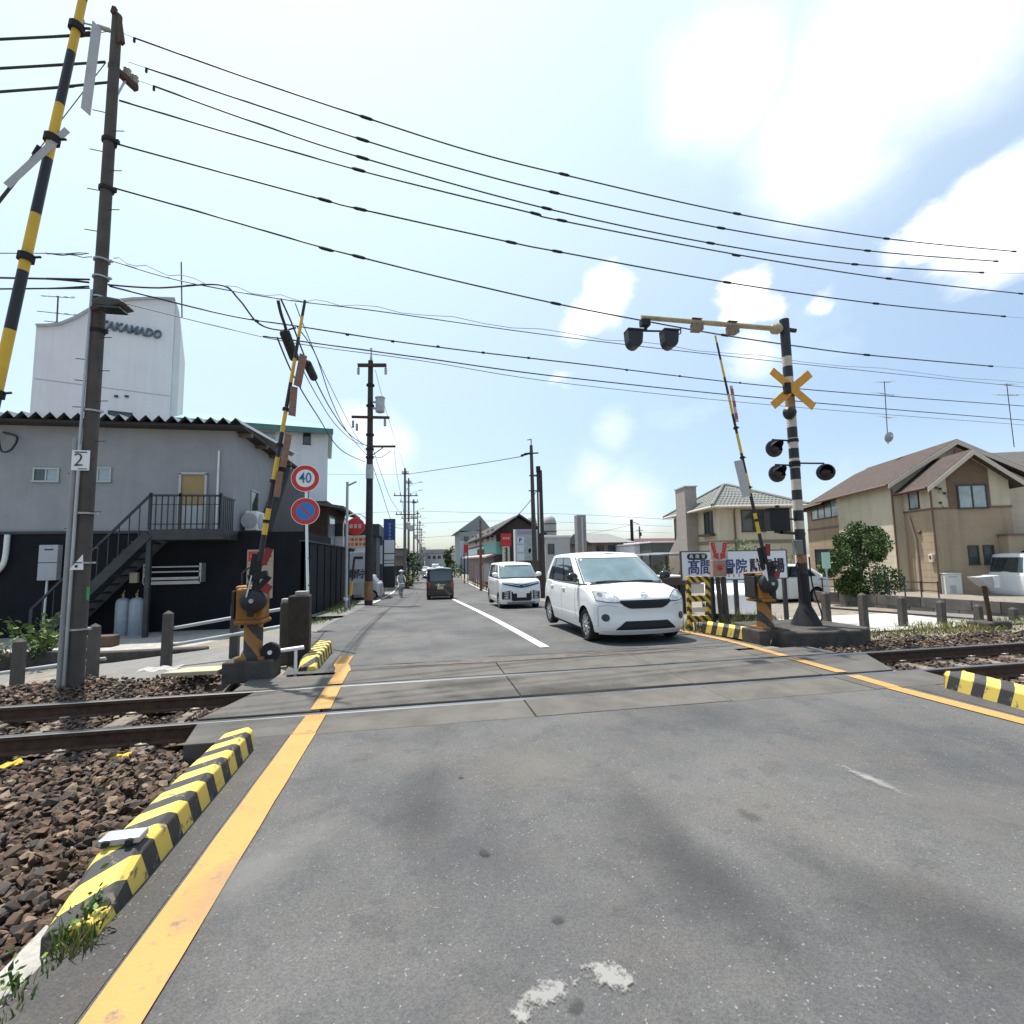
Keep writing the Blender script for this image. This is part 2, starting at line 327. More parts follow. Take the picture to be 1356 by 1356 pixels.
sheet('road',-1.32,5.75,-8,4.55,M['asph'])
sheet('road',-2.3,5.5,6.98,45,M['asph'],xf=lambda y:(-1.75-.6*min(1,max(0,(y-7)/5)),5.35+.5*min(1,max(0,(y-20)/20))))
sheet('road',-2.4,5.85,45,420,M['asph'],nyy=40)
sheet('pavement',-3.6,-2.35,16.9,44,M['asph_l'],-.004)
# the side lane that runs in from the left beside the tracks
def lz(x,y):
    return zr(y)-.006 - min(max(-1.9-x,0)*.1,.5)
mb=MB(); mb.grid(lambda u,v:((lambda x,y:(x,y,lz(x,y)))(-24+22.2*u,8.15+(11.9-8.15)*v)),22,4); struct(mb.build('path',M['asph_l'],smooth=180))
mb=MB(); mb.grid(lambda u,v:((lambda x,y:(x,y,lz(x,y)))(-3.9+2.0*u,11.9+5.*v)),4,4); struct(mb.build('path',M['asph_l'],smooth=180))
# rougher strip between kerb and yellow line, near left
mb=MB(); mb.add([(-1.36,1.2,.004),(-1.08,1.2,.004),(-1.08,4.6,.004),(-1.36,4.6,.004)],[(0,1,2,3)]); struct(mb.build('road_shoulder',M['asph_d']))
mb=MB(); mb.add([(5.14,2.4,.004),(5.5,2.4,.004),(5.5,4.6,.004),(5.14,4.6,.004)],[(0,1,2,3)]); struct(mb.build('road_shoulder',M['asph_d']))
# worn joint between asphalt and crossing on the far side
def worn(name,base,under,lo,hi,sc=9):
    m=bpy.data.materials.new(name); m.use_nodes=True; t=m.node_tree; b=t.nodes['Principled BSDF']; b.inputs['Roughness'].default_value=.65
    tcn=t.nodes.new('ShaderNodeTexCoord'); n=t.nodes.new('ShaderNodeTexNoise'); n.inputs['Scale'].default_value=sc; n.inputs['Detail'].default_value=11; n.inputs['Roughness'].default_value=.74
    t.links.new(tcn.outputs['Object'],n.inputs['Vector'])
    g=t.nodes.new('ShaderNodeMapRange'); g.inputs[1].default_value=lo; g.inputs[2].default_value=hi; t.links.new(n.outputs['Fac'],g.inputs[0])
    n2=t.nodes.new('ShaderNodeTexNoise'); n2.inputs['Scale'].default_value=2.2; n2.inputs['Detail'].default_value=6; t.links.new(tcn.outputs['Object'],n2.inputs['Vector'])
    cm=t.nodes.new('ShaderNodeMix'); cm.data_type='RGBA'; cm.inputs[6].default_value=(*[c*.80 for c in base],1); cm.inputs[7].default_value=(*[c*1.12 for c in base],1); t.links.new(n2.outputs['Fac'],cm.inputs['Factor'])
    mx=t.nodes.new('ShaderNodeMix'); mx.data_type='RGBA'; mx.inputs[7].default_value=(*under,1); t.links.new(g.outputs[0],mx.inputs['Factor']); t.links.new(cm.outputs[2],mx.inputs[6])
    t.links.new(mx.outputs[2],b.inputs['Base Color'])
    bn=t.nodes.new('ShaderNodeBump'); bn.inputs['Strength'].default_value=.4; bn.inputs['Distance'].default_value=.006
    n3=t.nodes.new('ShaderNodeTexVoronoi'); n3.inputs['Scale'].default_value=75; t.links.new(tcn.outputs['Object'],n3.inputs['Vector']); t.links.new(n3.outputs['Distance'],bn.inputs['Height']); t.links.new(bn.outputs[0],b.inputs['Normal'])
    return m
M['yline']=worn('yellow road paint',(.47,.245,.065),(.15,.12,.09),.57,.68)
M['wline']=worn('white road paint',(.74,.74,.72),(.2,.2,.19),.64,.74)
M['ghost']=worn('flaked white paint',(.33,.325,.31),(.115,.113,.11),.43,.55,30)
def line(name,pts,w,m,dz=.008,zf=None):
    """painted line: centreline points (x,y) of width w laid on the road"""
    mb=MB(); P=[Vector((p[0],p[1],0)) for p in pts]; L_=[];
    for i,p in enumerate(P):
        t=(P[min(i+1,len(P)-1)]-P[max(i-1,0)]).normalized(); n=Vector((t.y,-t.x,0))
        jit=rnd.uniform(-.004,.004); ww=(w[i] if isinstance(w,list) else w)/2
        for s in (-1,1):
            q=p+n*s*(ww+jit); L_.append((q.x,q.y,(zf(q.x,q.y) if zf else zr(q.y))+dz))
    mb.add(L_,[(2*i,2*i+1,2*i+3,2*i+2) for i in range(len(P)-1)]); return struct(mb.build(name,m))
def seg(a,b,n): return [(a[0]+(b[0]-a[0])*i/n,a[1]+(b[1]-a[1])*i/n) for i in range(n+1)]
line('yellow_line',seg((-.965,.9),(-.965,4.57),12),.20,M['yline'])
line('yellow_line',[(-1.0,6.95),(-1.03,7.2),(-1.10,7.5),(-1.11,7.8),(-1.12,8.2)],.20,M['yline'])
line('yellow_line',[(5.03,2.2),(5.0,3.2),(4.97,4.0),(4.95,4.57)],.17,M['yline'])
line('yellow_line',[(5.1,6.95),(5.14,7.3),(5.16,7.9),(5.12,8.8),(5.1,10),(5.1,12)],.15,M['yline'])
wl=[grd(724,856),]
line('white_line',[(2.03,8.05),(2.0,10),(1.96,13),(1.9,17),(1.84,21),(1.80,26),(1.8,34),(1.8,44)],.16,M['wline'])
line('white_line',seg((-2.3,24),(-2.25,60),14),.12,M['wline']); line('white_line',seg((5.35,22),(5.6,60),14),.12,M['wline'])
# scuffs, flaked paint and stains: thin films with ragged, see-through edges
def film(name,label_px,size,rot,col,strength,sc,lo,hi,rough=.8):
    p=grd(*label_px); m=bpy.data.materials.new(name); m.use_nodes=True; t=m.node_tree; b=t.nodes['Principled BSDF']; b.inputs['Base Color'].default_value=(*col,1); b.inputs['Roughness'].default_value=rough
    tcn=t.nodes.new('ShaderNodeTexCoord'); n=t.nodes.new('ShaderNodeTexNoise'); n.inputs['Scale'].default_value=sc; n.inputs['Detail'].default_value=11; n.inputs['Roughness'].default_value=.68; t.links.new(tcn.outputs['Object'],n.inputs['Vector'])
    d=t.nodes.new('ShaderNodeVectorMath'); d.operation='MULTIPLY_ADD'; d.inputs[1].default_value=(2,2,0); d.inputs[2].default_value=(-1,-1,0); t.links.new(tcn.outputs['Generated'],d.inputs[0])
    l=t.nodes.new('ShaderNodeVectorMath'); l.operation='LENGTH'; t.links.new(d.outputs[0],l.inputs[0])
    s_=t.nodes.new('ShaderNodeMath'); s_.operation='MULTIPLY_ADD'; s_.inputs[1].default_value=-.55; t.links.new(l.outputs['Value'],s_.inputs[0]); t.links.new(n.outputs['Fac'],s_.inputs[2])
    g=t.nodes.new('ShaderNodeMapRange'); g.inputs[1].default_value=lo; g.inputs[2].default_value=hi; g.inputs[4].default_value=strength; t.links.new(s_.outputs[0],g.inputs[0]); t.links.new(g.outputs[0],b.inputs['Alpha'])
    mb=MB(); a,c=size[0]/2,size[1]/2; mb.add([(-a,-c,0),(a,-c,0),(a,c,0),(-a,c,0)],[(0,1,2,3)]); o=mb.build(name,m,loc=(p.x,p.y,.0065+.0004*len(FILMS))); o.rotation_euler=(0,0,rot); FILMS.append(o); return struct(o)
FILMS=[]
film('paint_scuff',(722,1318),(.50,.24),.35,(.27,.26,.245),.8,26,.27,.42); film('paint_scuff',(690,1345),(.14,.2),.1,(.30,.29,.27),.8,30,.27,.42); film('paint_scuff',(808,1294),(.38,.26),-.5,(.28,.27,.255),.8,24,.25,.38)
_a,_b=grd(1100,1010),grd(1208,1058); film('paint_scuff',(1156,1034),(.13,(_b-_a).length*1.15),math.atan2((_b-_a).y,(_b-_a).x)-PI/2,(.30,.29,.275),.8,16,.08,.42)
film('tyre_stain',(900,1130),(.55,2.2),.05,(.04,.04,.042),.26,1.6,.0,.42); film('tyre_stain',(560,1060),(.5,1.6),-.1,(.04,.042,.046),.24,1.8,.0,.42); film('tyre_stain',(1180,1190),(.7,1.6),.5,(.04,.04,.042),.24,1.5,.0,.42); film('dusty_wear',(360,1140),(.5,1.3),-.6,(.24,.235,.22),.38,2.4,.0,.45); film('dusty_wear',(700,1010),(1.1,1.2),.2,(.21,.19,.165),.35,2.,.0,.45); film('dusty_wear',(1250,1060),(1.2,1.3),.1,(.20,.185,.17),.3,2.,.0,.45)
film('oil_spot',(738,1219),(.07,.05),.3,(.03,.03,.03),.5,14,.0,.2); film('oil_spot',(762,1334),(.08,.05),.6,(.03,.03,.03),.45,14,.0,.2); film('oil_spot',(640,1130),(.06,.1),.4,(.03,.03,.03),.6,14,.0,.25); film('oil_spot',(990,1080),(.12,.2),.3,(.035,.035,.036),.3,9,.0,.3); film('oil_spot',(610,1030),(.05,.05),0,(.03,.03,.03),.6,14,.0,.25)
film('tyre_stain',(760,915),(2.4,.5),0,(.045,.04,.036),.45,2.6,.0,.4); film('tyre_stain',(620,905),(1.6,.6),.1,(.05,.044,.038),.4,2.6,.0,.4)
# tar-sealed joints
M['tar']=mat('tar seal',(.02,.02,.02),.6,var=.2)
def crack(pts,w): 
    q=[]; 
    for i in range(len(pts)-1):
        for k in range(8):
            t=k/8; q.append((pts[i][0]+(pts[i+1][0]-pts[i][0])*t+rnd.uniform(-.02,.02),pts[i][1]+(pts[i+1][1]-pts[i][1])*t+rnd.uniform(-.025,.025)))
    q.append(pts[-1]); return line('road_crack',q,[w*rnd.uniform(.4,1.3) for _ in q],M['tar'],.006)
crack([(-1.2,7.02),(.5,7.05),(2.6,7.02)],.02); crack([(2.2,7.28),(3.4,7.3),(4.9,7.2)],.035); crack([(-1.2,7.35),(.6,7.25)],.03); crack([(1.0,7.5),(2.4,7.42),(3.6,7.5)],.02); crack([(-1.7,9.9),(.2,10.4)],.015)
line('worn_patch',[(-.6,7.2),(1.,7.15),(2.5,7.2),(4.6,7.2)],[.1,.28,.3,.15],mat('rusty asphalt stain',(.12,.10,.085),.9,var=.3,vs=8,bump=.5),.004)
crack([(-1.0,8.4),(-1.9,9.6),(-2.1,12)],.05)
# ============================================================ TRACK AND CROSSING DECK
Y1,Y2=5.16,6.23            # rail centre lines
M['deck']=mat('crossing deck concrete',(.108,.098,.086),.9,var=.25,vs=2.5,bump=.4,bs=70,grime=.35,gcol=(.11,.10,.09))
M['deck_r']=mat('crossing deck rubber',(.095,.088,.08),.85,var=.2,vs=3,bump=.3,bs=70,grime=.3)
deck=thing('crossing_deck','level crossing deck of concrete panels between and beside the two rails','crossing deck',(1.9,5.7,0))
def panel(x0,x1,y0,y1,m,chA=0,chB=0,name='panel'):
    mb=MB(); h=.16; e=.012
    P=[(x0+chA,y0),(x1-chB,y0),(x1,y1),(x0,y1)] if chA>=0 else [(x0,y0),(x1-chB,y0),(x1,y1),(x0-chA,y1)]
    mb.prism([(x-1.9,y-5.7) for x,y in P],h,TR(0,0,-h+.002+rnd.uniform(-.003,.003))); return mb.build(name,m,deck,bevel=.008)
for x0,x1 in ((-.95,1.05),(1.062,3.06),(3.072,4.75)):
    panel(x0,x1,Y1+.115,Y2-.05,M['deck'])
    panel(x0,x1,4.56,Y1-.045,M['deck'])
    panel(x0,x1,Y2+.07,6.975,M['deck'])
panel(-2.05,-.962,Y1+.1,Y2-.05,M['deck_r'],-.22); panel(-2.0,-.962,4.56,Y1-.05,M['deck_r'],.12); panel(-2.1,-.962,Y2+.05,6.85,M['deck_r'])
panel(4.762,6.3,Y1+.1,Y2-.05,M['deck_r'],0,.55); panel(4.762,6.0,4.56,Y1-.05,M['deck_r'],0,.1); panel(4.762,5.95,Y2+.05,6.85,M['deck_r'])
mb=MB(); mb.b2((-4.0,Y1-5.7+.034,-.16),(4.2,Y1-5.7+.114,-.07)); mb.build('flangeway_shade',M['rub'],deck); mb=MB(); mb.b2((-4.0,Y2-5.7+.034,-.16),(4.2,Y2-5.7+.069,-.05)); mb.build('flangeway_shade',M['rub'],deck)  # black strips added to give the flangeway gaps their deep shade
line('yellow_line',[(-.99,6.28),(-1.0,6.95)],.17,M['yline'],.010); line('yellow_line',[(-.96,5.27),(-.985,6.17)],.18,M['yline'],.010); line('yellow_line',[(-.965,4.57),(-.965,5.1)],.19,M['yline'],.010)
line('yellow_line',[(4.97,4.57),(5.0,5.1)],.16,M['yline'],.010); line('yellow_line',[(5.02,5.27),(5.06,6.17)],.15,M['yline'],.010); line('yellow_line',[(5.07,6.28),(5.1,6.95)],.14,M['yline'],.010)
track=thing('railway_track','single railway track of two rusty sided rails on concrete sleepers','railway track',(0,5.7,0))
M['sleeper']=mat('sleeper concrete',(.20,.165,.135),.95,var=.25,vs=6,bump=.5,grime=.5)
M['clip']=mat('spring clip steel',(.27,.25,.23),.5,.5,var=.2)
prof=[(-.061,-.153),(.061,-.153),(.061,-.141),(.012,-.128),(.0085,-.05),(.030,-.037),(.0325,-.006),(.026,0),(-.026,0),(-.0325,-.006),(-.030,-.037),(-.0085,-.05),(-.012,-.128),(-.061,-.141)]
for yc in (Y1,Y2):
    mb=MB(); n=len(prof)
    for x in (-45,60): mb.v+=[(x,yc-5.7+a,b) for a,b in prof]
    for i in range(n): mb.f.append((i,(i+1)%n,n+(i+1)%n,n+i)); mb.m.append(1 if i in (6,7,8) else 0)
    mb.f.append(tuple(range(n))); mb.m.append(0); mb.f.append(tuple(range(n,2*n))[::-1]); mb.m.append(0)
    mb.build('rail',[M['rust'],M['railtop']],track)
mb=MB(); mb.add([(-.12,-1.0,-.33),(.12,-1.0,-.33),(.12,1.0,-.33),(-.12,1.0,-.33),(-.09,-.97,-.155),(.09,-.97,-.155),(.09,.97,-.155),(-.09,.97,-.155)],[(3,2,1,0),(4,5,6,7),(0,1,5,4),(1,2,6,5),(2,3,7,6),(3,0,4,7)])
s0=None
mc=MB(); mc.tube([(-.035,.07,-.15),(-.035,.11,-.125),(0,.135,-.12),(.04,.12,-.125),(.045,.08,-.135),(.02,.065,-.135)],.010,6)
c0=None
for k in range(-16,40):
    x=-2.42+.62*k
    if -2.1<x<6.0: continue
    if s0 is None: s0=mb.build('sleeper',M['sleeper'],track,loc=(x,0,0),bevel=.015); s=s0
    else: s=copyob(s0,track,(x,0,0))
    if x<-7.5 or x>11: continue
    for yc in (Y1,Y2):
        for sg in (1,-1):
            if c0 is None: c0=mc.build('rail_clip',M['clip'],s,smooth=50); c=c0
            else: c=copyob(c0,s)
            c.location=(0,yc-5.7,0); c.rotation_euler=(0,0,0 if sg>0 else PI)
# ------------------------------------------------------------ ballast
RC=[mat('ballast brown',(.098,.066,.046),.9,var=.3,vs=25,bump=.4),mat('ballast dark',(.043,.034,.029),.9,var=.3,vs=25,bump=.4),mat('ballast russet',(.128,.080,.053),.9,var=.3,vs=25,bump=.4),mat('ballast tan',(.22,.16,.11),.9,var=.3,vs=25,bump=.4),mat('ballast grey',(.09,.078,.068),.9,var=.3,vs=25,bump=.4)]
RW=[.36,.26,.18,.11,.09]
def hull(seed,k=10):
    r=random.Random(seed); bm=bmesh.new()
    sx,sy,sz=r.uniform(.85,1.25),r.uniform(.7,1.),r.uniform(.5,.8)
    for _ in range(k):
        v=Vector((r.gauss(0,1),r.gauss(0,1),r.gauss(0,1))).normalized()*r.uniform(.8,1.08); bm.verts.new((v.x*sx,v.y*sy,v.z*sz))
    res=bmesh.ops.convex_hull(bm,input=bm.verts); 
    bmesh.ops.delete(bm,geom=[g for g in res['geom_interior'] if isinstance(g,bmesh.types.BMVert)],context='VERTS')
    bm.verts.index_update(); vs=[v.co.copy() for v in bm.verts]; fs=[[v.index for v in f.verts] for f in bm.faces]; bm.free(); return vs,fs
HULLS=[hull(i) for i in range(10)]
RMESH=[]
for i,(vs,fs) in enumerate(HULLS):
    row=[]
    for c in range(5):
        b=MB(); b.add(vs,fs); row.append(b.mesh('stone',RC[c]))
    RMESH.append(row)
def inview(p):
    v=Vector(p)-Vector((0,0,CAM_H)); d=v.dot(_f)
    if d<.3: return None
    x=678+FPX*v.dot(_rt)/d; y=678-FPX*v.dot(_up)/d
    return d if -40<x<1400 and -40<y<1400 else None
def ballast(label,x0,x1,y0,y1,zf,step,n_ind,size=(.026,.046),layers=2,excl=None,under=True):
    """bed of broken stone: the nearest stones are objects, the remainder one mesh"""
    cx,cy=(x0+x1)/2,(y0+y1)/2
    bed=MB(); bed.grid(lambda u,v:(x0+(x1-x0)*u-cx,y0+(y1-y0)*v-cy,zf(x0+(x1-x0)*u,y0+(y1-y0)*v)-.03),12,8)
    root=struct(bed.build('ballast_bed',M['soil'],loc=(cx,cy,0))); root['label']=label
    L_=[]
    y=y0
    for lay in range(layers):
        x=x0
        nxs=int((x1-x0)/step); nys=int((y1-y0)/step)
        for i in range(nxs):
            for j in range(nys):
                px=x0+(i+rnd.random())*step; py=y0+(j+rnd.random())*step
                if excl and excl(px,py): continue
                s=rnd.uniform(*size)*(1 if rnd.random()<.85 else 1.35); z=zf(px,py)+lay*size[1]*.75+rnd.uniform(-.012,.016)
                d=inview((px,py,z))
                if d is None and rnd.random()<.7: continue
                L_.append((d if d else 99,px,py,z,s,rnd.randrange(10),rnd.choices(range(5),RW)[0],(rnd.uniform(-.5,.5),rnd.uniform(-.5,.5),rnd.uniform(0,6.28)),lay))
    L_.sort(key=lambda q:(q[0] if q[8]==layers-1 else q[0]+6))
    for q in L_[:n_ind]:
        o=bpy.data.objects.new('stone',RMESH[q[5]][q[6]]); COL.objects.link(o); o.parent=root; o.location=(q[1]-cx,q[2]-cy,q[3]); o.rotation_euler=q[7]; o.scale=(q[4],)*3
    mbr=MB()
    for q in L_[n_ind:]:
        vs,fs=HULLS[q[5]]; X=TR(q[1]-cx,q[2]-cy,q[3])@Euler(q[7]).to_matrix().to_4x4()@Matrix.Diagonal((q[4],)*3+(1,))
        mbr.add(vs,fs,q[6],X)
    if mbr.v:
        o=mbr.build('small_stones',RC,root); o['kind']='stuff'
def zl_near(x,y): 
    t=min(max((y-2.0)/2.6,0),1); return -.20+.045*t+.03*math.sin(x*3+y*2)+( -.06 if y>4.75 else 0)
ballast('ballast bed left of the striped kerb in the foreground',-8.2,-1.38,1.5,5.02,zl_near,.050,300,(.021,.046),2,lambda x,y:(x>-1.45-.42*max(0,2.45-y) and y<2.45) or x<-1.1*y-1)
ballast('ballast between the two rails left of the road',-9.5,-2.1,Y1+.07,Y2-.07,lambda x,y:-.20+.02*math.sin(x*5),.06,150,(.022,.038),2)
ballast('ballast shoulder beyond the far rail left of the road',-11,-2.35,Y2+.08,7.5,lambda x,y:-.17+.13*min(1,max(0,(y-6.5)/.8))+.03*math.sin(x*4),.06,220,(.024,.042),2,lambda x,y:(x>-2.6 and y>6.75))
ballast('ballast in front of the near rail right of the road',6.05,12.5,3.9,5.05,lambda x,y:-.19+.02*math.sin(x*4),.07,100,(.026,.042),2)
ballast('ballast between the two rails right of the road',6.3,14,Y1+.07,Y2-.07,lambda x,y:-.20,.065,100,(.022,.038),2)
ballast('ballast shoulder beyond the far rail right of the road',6.0,18,Y2+.08,7.4,lambda x,y:-.17+.10*min(1,max(0,(y-6.5)/.7))+.02*math.sin(x*4),.065,150,(.024,.04),2,lambda x,y:(x<7.2 and y>6.95))
M['ylstone']=mat('yellow painted stone',(.75,.5,.03),.6,var=.15)
for px,py in ((152,1003),(168,1001),(10,1014),(24,1010)):
    p=grd(px,py,-.1); o=bpy.data.objects.new('painted_stone',RMESH[3][0].copy()); o.data.materials[0]=M['ylstone']; COL.objects.link(o); o.location=p; o.scale=(.07,.05,.04); o.rotation_euler=(.1,.1,px)
    tag(o,{152:'yellow painted ballast stone by the rail, longer of the middle pair',168:'yellow painted ballast stone right of the middle pair',10:'yellow painted ballast stone at the left picture edge',24:'yellow painted stone just right of the one at the left edge'}[px],'stone','yellow marker stones')
# concrete slab edge and soil at the very near left
mb=MB(); mb.prism([(q.x,q.y) for q in (grd(-60,1420,-.04),grd(-60,1345,-.04),grd(0,1285,-.04),grd(62,1222,-.04),grd(90,1238,-.04),grd(70,1300,-.04),grd(40,1420,-.04))][::-1],.16,TR(0,0,-.2)); tag(mb.build('kerb_slab',M['conc'],bevel=.01),'broken grey concrete slab at the foot of the near striped kerb','slab')
# ============================================================ STRIPED KERBS
def kerb(label,A,B,w,h,ramp,px,period,mirror=1):
    """striped concrete kerb: A near end, B far end on its road edge; body to the left (mirror=1) or right; ramp = length of the sloping near end"""
    A=Vector((*A,0));B=Vector((*B,0)); L_=(B-A).length; ang=math.atan2((B-A).y,(B-A).x)-PI/2
    t=thing('striped_kerb',label,'kerb',A,ang,'yellow and black striped kerbs at the crossing')
    s=-mirror; mb=MB(); c=.028
    def sec(y,hh,ins=0): return [(0,y,-.02),(s*.012,y,hh-c),(s*(.012+c),y,hh),(s*(w-c),y,hh),(s*w,y,hh-c),(s*w,y,-.2)]
    S=([sec(0,.05)] if ramp else [])+[sec(ramp,h),sec(L_-.0,h)]
    for q in S: mb.v+=q
    for k in range(len(S)-1):
        for i in range(5):
            f=(k*6+i,(k+1)*6+i,(k+1)*6+i+1,k*6+i+1); mb.f.append(f if s<0 else f[::-1]); mb.m.append(0)
    e=len(S)-1
    mb.f.append(tuple(range(6))); mb.f.append(tuple(e*6+i for i in range(6))[::-1]); mb.m+=[0,0]
    m=stripes('kerb stripes %d'%mirror,(.66,.49,.10),(.035,.035,.036),px,period,.52,.75,.48,(.17,.145,.10))
    mb.build('block',m,t,bevel=.008); return t,L_
k1,_=kerb('long yellow and black striped kerb in the left foreground with a steel bracket on top',(-1.235,2.35),(-1.275,4.32),.205,.17,.34,(-.95,1.,.35),.245)
mb=MB()
mb.b2((-.20,.33,.175),(-.03,.42,.205)); mb.tube([(-.165,.335,.190),(-.165,.315,.190)],.016,10,1); mb.tube([(-.07,.335,.190),(-.07,.315,.190)],.016,10,1)
mb.build('steel_bracket',[M['galv'],M['blackm']],k1,bevel=.006)
kerb('short yellow and black striped kerb beside the road under the left crossing gate',(-1.36,7.18),(-1.42,8.75),.24,.16,.16,(-.95,1.,.35),.225)
kerb('yellow and black striped kerb in front of the orange right gate mechanism',(5.62,7.25),(5.30,8.75),.24,.17,.12,(-.95,1.,.35),.26,-1)
kerb('yellow and black striped kerb cut off by the right picture edge',(5.2,2.6),(5.45,4.42),.27,.17,0,(-.95,1.,.35),.30,-1)
# ============================================================ CROSSING GATES
def gate(label,loc,rz,tip,L_,plates,first_black=True,base=True,side=1,r0=.036,fnd=(.58,.46),hm=None,hx=0.):
    """crossing gate with its pole raised; tip = lean of the pole (dx,dy per m of height)"""
    t=thing('crossing_gate',label,'crossing gate',loc,rz,'crossing gates with raised striped poles')
    mb=MB(); mb.box((0,0,.09),(fnd[0],fnd[1],.26)); mb.build('foundation',M['conc_dark'],t,bevel=.015,loc=(hx,0,0))
    mb=MB(); mb.box((0,0,.24),(.34,.34,.03),0); mb.lathe([(.15,.255),(.135,.30),(.115,.34),(.115,.72),(.15,.76)],14,0,TR(0,0,0)); mb.build('pedestal',M['gped'],t,smooth=40,loc=(hx,0,0))
    mb=MB(); mb.b2((-.18,-.16,.72),(.14,.18,1.13)); mb.b2((-.23,-.05,1.10),(.0,.2,1.16)); mb.b2((-.20,-.18,.67),(.17,.2,.73)); h=mb.build('housing',hm or M['amber'],t,bevel=.03,loc=(hx,0,0))
    mb=MB(); mb.lathe([(.02,0),(.14,0),(.155,.03),(.155,.11),(.12,.14),(.03,.15)],24,0,TR(.06*side,-.16,.98)@RX(PI/2)); mb.tube([(.06*side,-.31,.98),(.06*side,-.345,.98)],.028,10,1); mb.build('motor_cover',[M['black'],M['galv']],t,smooth=40)
    mb=MB(); mb.b2((-.24,-.12,.74),(-.205,.15,1.10),0); mb.tube([(-.02,-.2,1.2),(-.01,-.22,1.1),(.03,-.25,1.05)],.02,8); mb.tube([(-.12,-.12,1.18),(-.13,-.1,1.32),(-.05,-.08,1.4)],.013,6); mb.build('cover_plate',M['black'],t,bevel=.006)
    ax=Vector((.06*side,-.27,.98)); d=Vector((tip[0],tip[1],1)).normalized()
    mb=MB(); p0=ax-d*.20; p1=ax+d*.62
    mb.bar(p0,p1,.055,.07); mb.bar(ax+d*.3+Vector((-.05,0,0)),ax+d*.6+Vector((-.05,0,0)),.03,.10); mb.bar(ax+d*.28+Vector((-.09,0,0)),ax+d*.34+Vector((.12,0,0)),.09,.09); mb.bar(ax+d*.1+Vector((.02,0,0)),ax+d*.28+Vector((.15,0,.03)),.05,.07)
    mb.build('arm_holder',M['blackm'],t,bevel=.006)
    mb=MB(); mb.bar(ax+d*.05+Vector((-.07,-.03,0)),ax+d*.32+Vector((-.05,-.03,0)),.05,.012); mb.build('weight_bracket',M['wmetal'],t)
    mb=MB(); mb.bar(ax+d*.46+Vector((.05,-.02,0)),ax+d*.66+Vector((.10,-.02,0)),.01,.09); mb.build('red_marker',mat('dull red enamel',(.22,.02,.02),.5,var=.25),t)
    mb=MB(); mb.bar(ax+d*.10+Vector((.12,-.02,0)),ax+d*.2+Vector((.17,-.02,0)),.01,.10); mb.build('red_marker',mat('dull red enamel',(.22,.02,.02),.5,var=.25),t)
    mb=MB(); k=0; z=.5
    while z<L_:
        st=.34 if z<L_*.75 else .30; z2=min(L_,z+st); ra=r0*(1-.5*z/L_); rb=r0*(1-.5*z2/L_)
        mb.tube([ax+d*z,ax+d*z2],[ra,rb],10,(k%2)); k+=1; z=z2
    pole=mb.build('boom',[M['yellow'],M['black']] if not first_black else [M['black'],M['yellow']],t,smooth=50)
    for z in [L_*.25,L_*.38,L_*.5,L_*.62]:
        p=ax+d*z; mb=MB(); mb.tube([p-d*.02,p+d*.02],r0*1.25,10)
        mb.tube([p,p+Vector((.07,0,.01))],.007,5); mb.build('clamp',M['blackm'],t)
    for (z,off,ln,w,tilt,tw,mm) in plates:
        mb=MB(); mb.box((0,0,0),(w,.006,ln),0)
        if mm=='rw':
            mb.m=[0]*6
            for q in range(3): mb.box((0,-.006,-ln/2+ln*(q*2+1)/6),(w*.96,.004,ln/6),1)
        p=ax+d*z+Vector(off)
        o=mb.build('warning_plate',[M['pl_w'] if mm!='br' else M['pl_b'],M['pl_r']],t,loc=p); o.rotation_euler=(0,tilt,tw)
    return t
M['gped']=stripes('gate pedestal stripes',(.30,.13,.025),(.03,.028,.026),(1.0,.0,.8),.30,.55,.6,.3)
M['pl_w']=mat('plate white',(.42,.41,.41),.5,var=.08,grime=.3); M['pl_r']=mat('plate red',(.42,.05,.04),.5,var=.1); M['pl_b']=mat('plate backs',(.24,.13,.09),.6,var=.3,vs=14,grime=.4)
gate('crossing gate with leaning striped pole left of the road, beyond the rails',(-2.13,7.05,0),0,(.135,0),4.05,[(3.05,(.10,-.02,0),.46,.10,.16,.6,'br'),(2.62,(.075,-.02,0),.40,.09,.05,.5,'br'),(1.95,(.09,-.02,0),.45,.085,.14,.5,'br'),(1.5,(.07,-.02,0),.34,.08,.1,.4,'br')])
gate('crossing gate right of the road with plain grey plate on its pole',(5.72,7.5,-.02),0,(-.175,.0),4.25,[(3.05,(.055,-.02,0),.62,.07,-.16,.3,'rw'),(1.76,(-.11,-.03,0),.62,.14,-.17,-.2,'w')],side=-1,r0=.032,hm=stripes('gate housing stripes',(.34,.145,.02),(.025,.023,.022),(1.0,.3,.9),.42,.58,.6,.3))
gate('nearest crossing gate, its thick striped pole crossing the top left corner',(-2.44,3.27,-.1),0,(.113,0),6.0,[(3.46,(.13,-.02,.0),.58,.05,.05,1.2,'w'),(2.84,(-.0,-.06,0),.55,.03,.42,.9,'w')],r0=.031,fnd=(.28,.46),hx=-.34)
# roller beside the left gate
w=thing('roller_wheel','black roller wheel on a white axle beside the left gate base','roller',(-1.9,7.0,0))
mb=MB(); mb.lathe([(.02,-.04),(.115,-.04),(.125,-.02),(.125,.02),(.115,.04),(.02,.04)],24,0,TR(0,0,.30)@RY(.5)@RX(PI/2)); mb.build('tyre',M['rub'],w,smooth=40)
mb=MB(); mb.tube([(0,-.06,.30),(0,.05,.30)],.028,12); mb.build('hub',M['white'],w,smooth=40)
mb=MB(); mb.tube([(.02,0,.30),(.40,.02,.335)],.026,10); mb.tube([(.3,.02,.33),(.3,.02,-.1)],.02,8); mb.build('axle',M['white'],w,smooth=40)
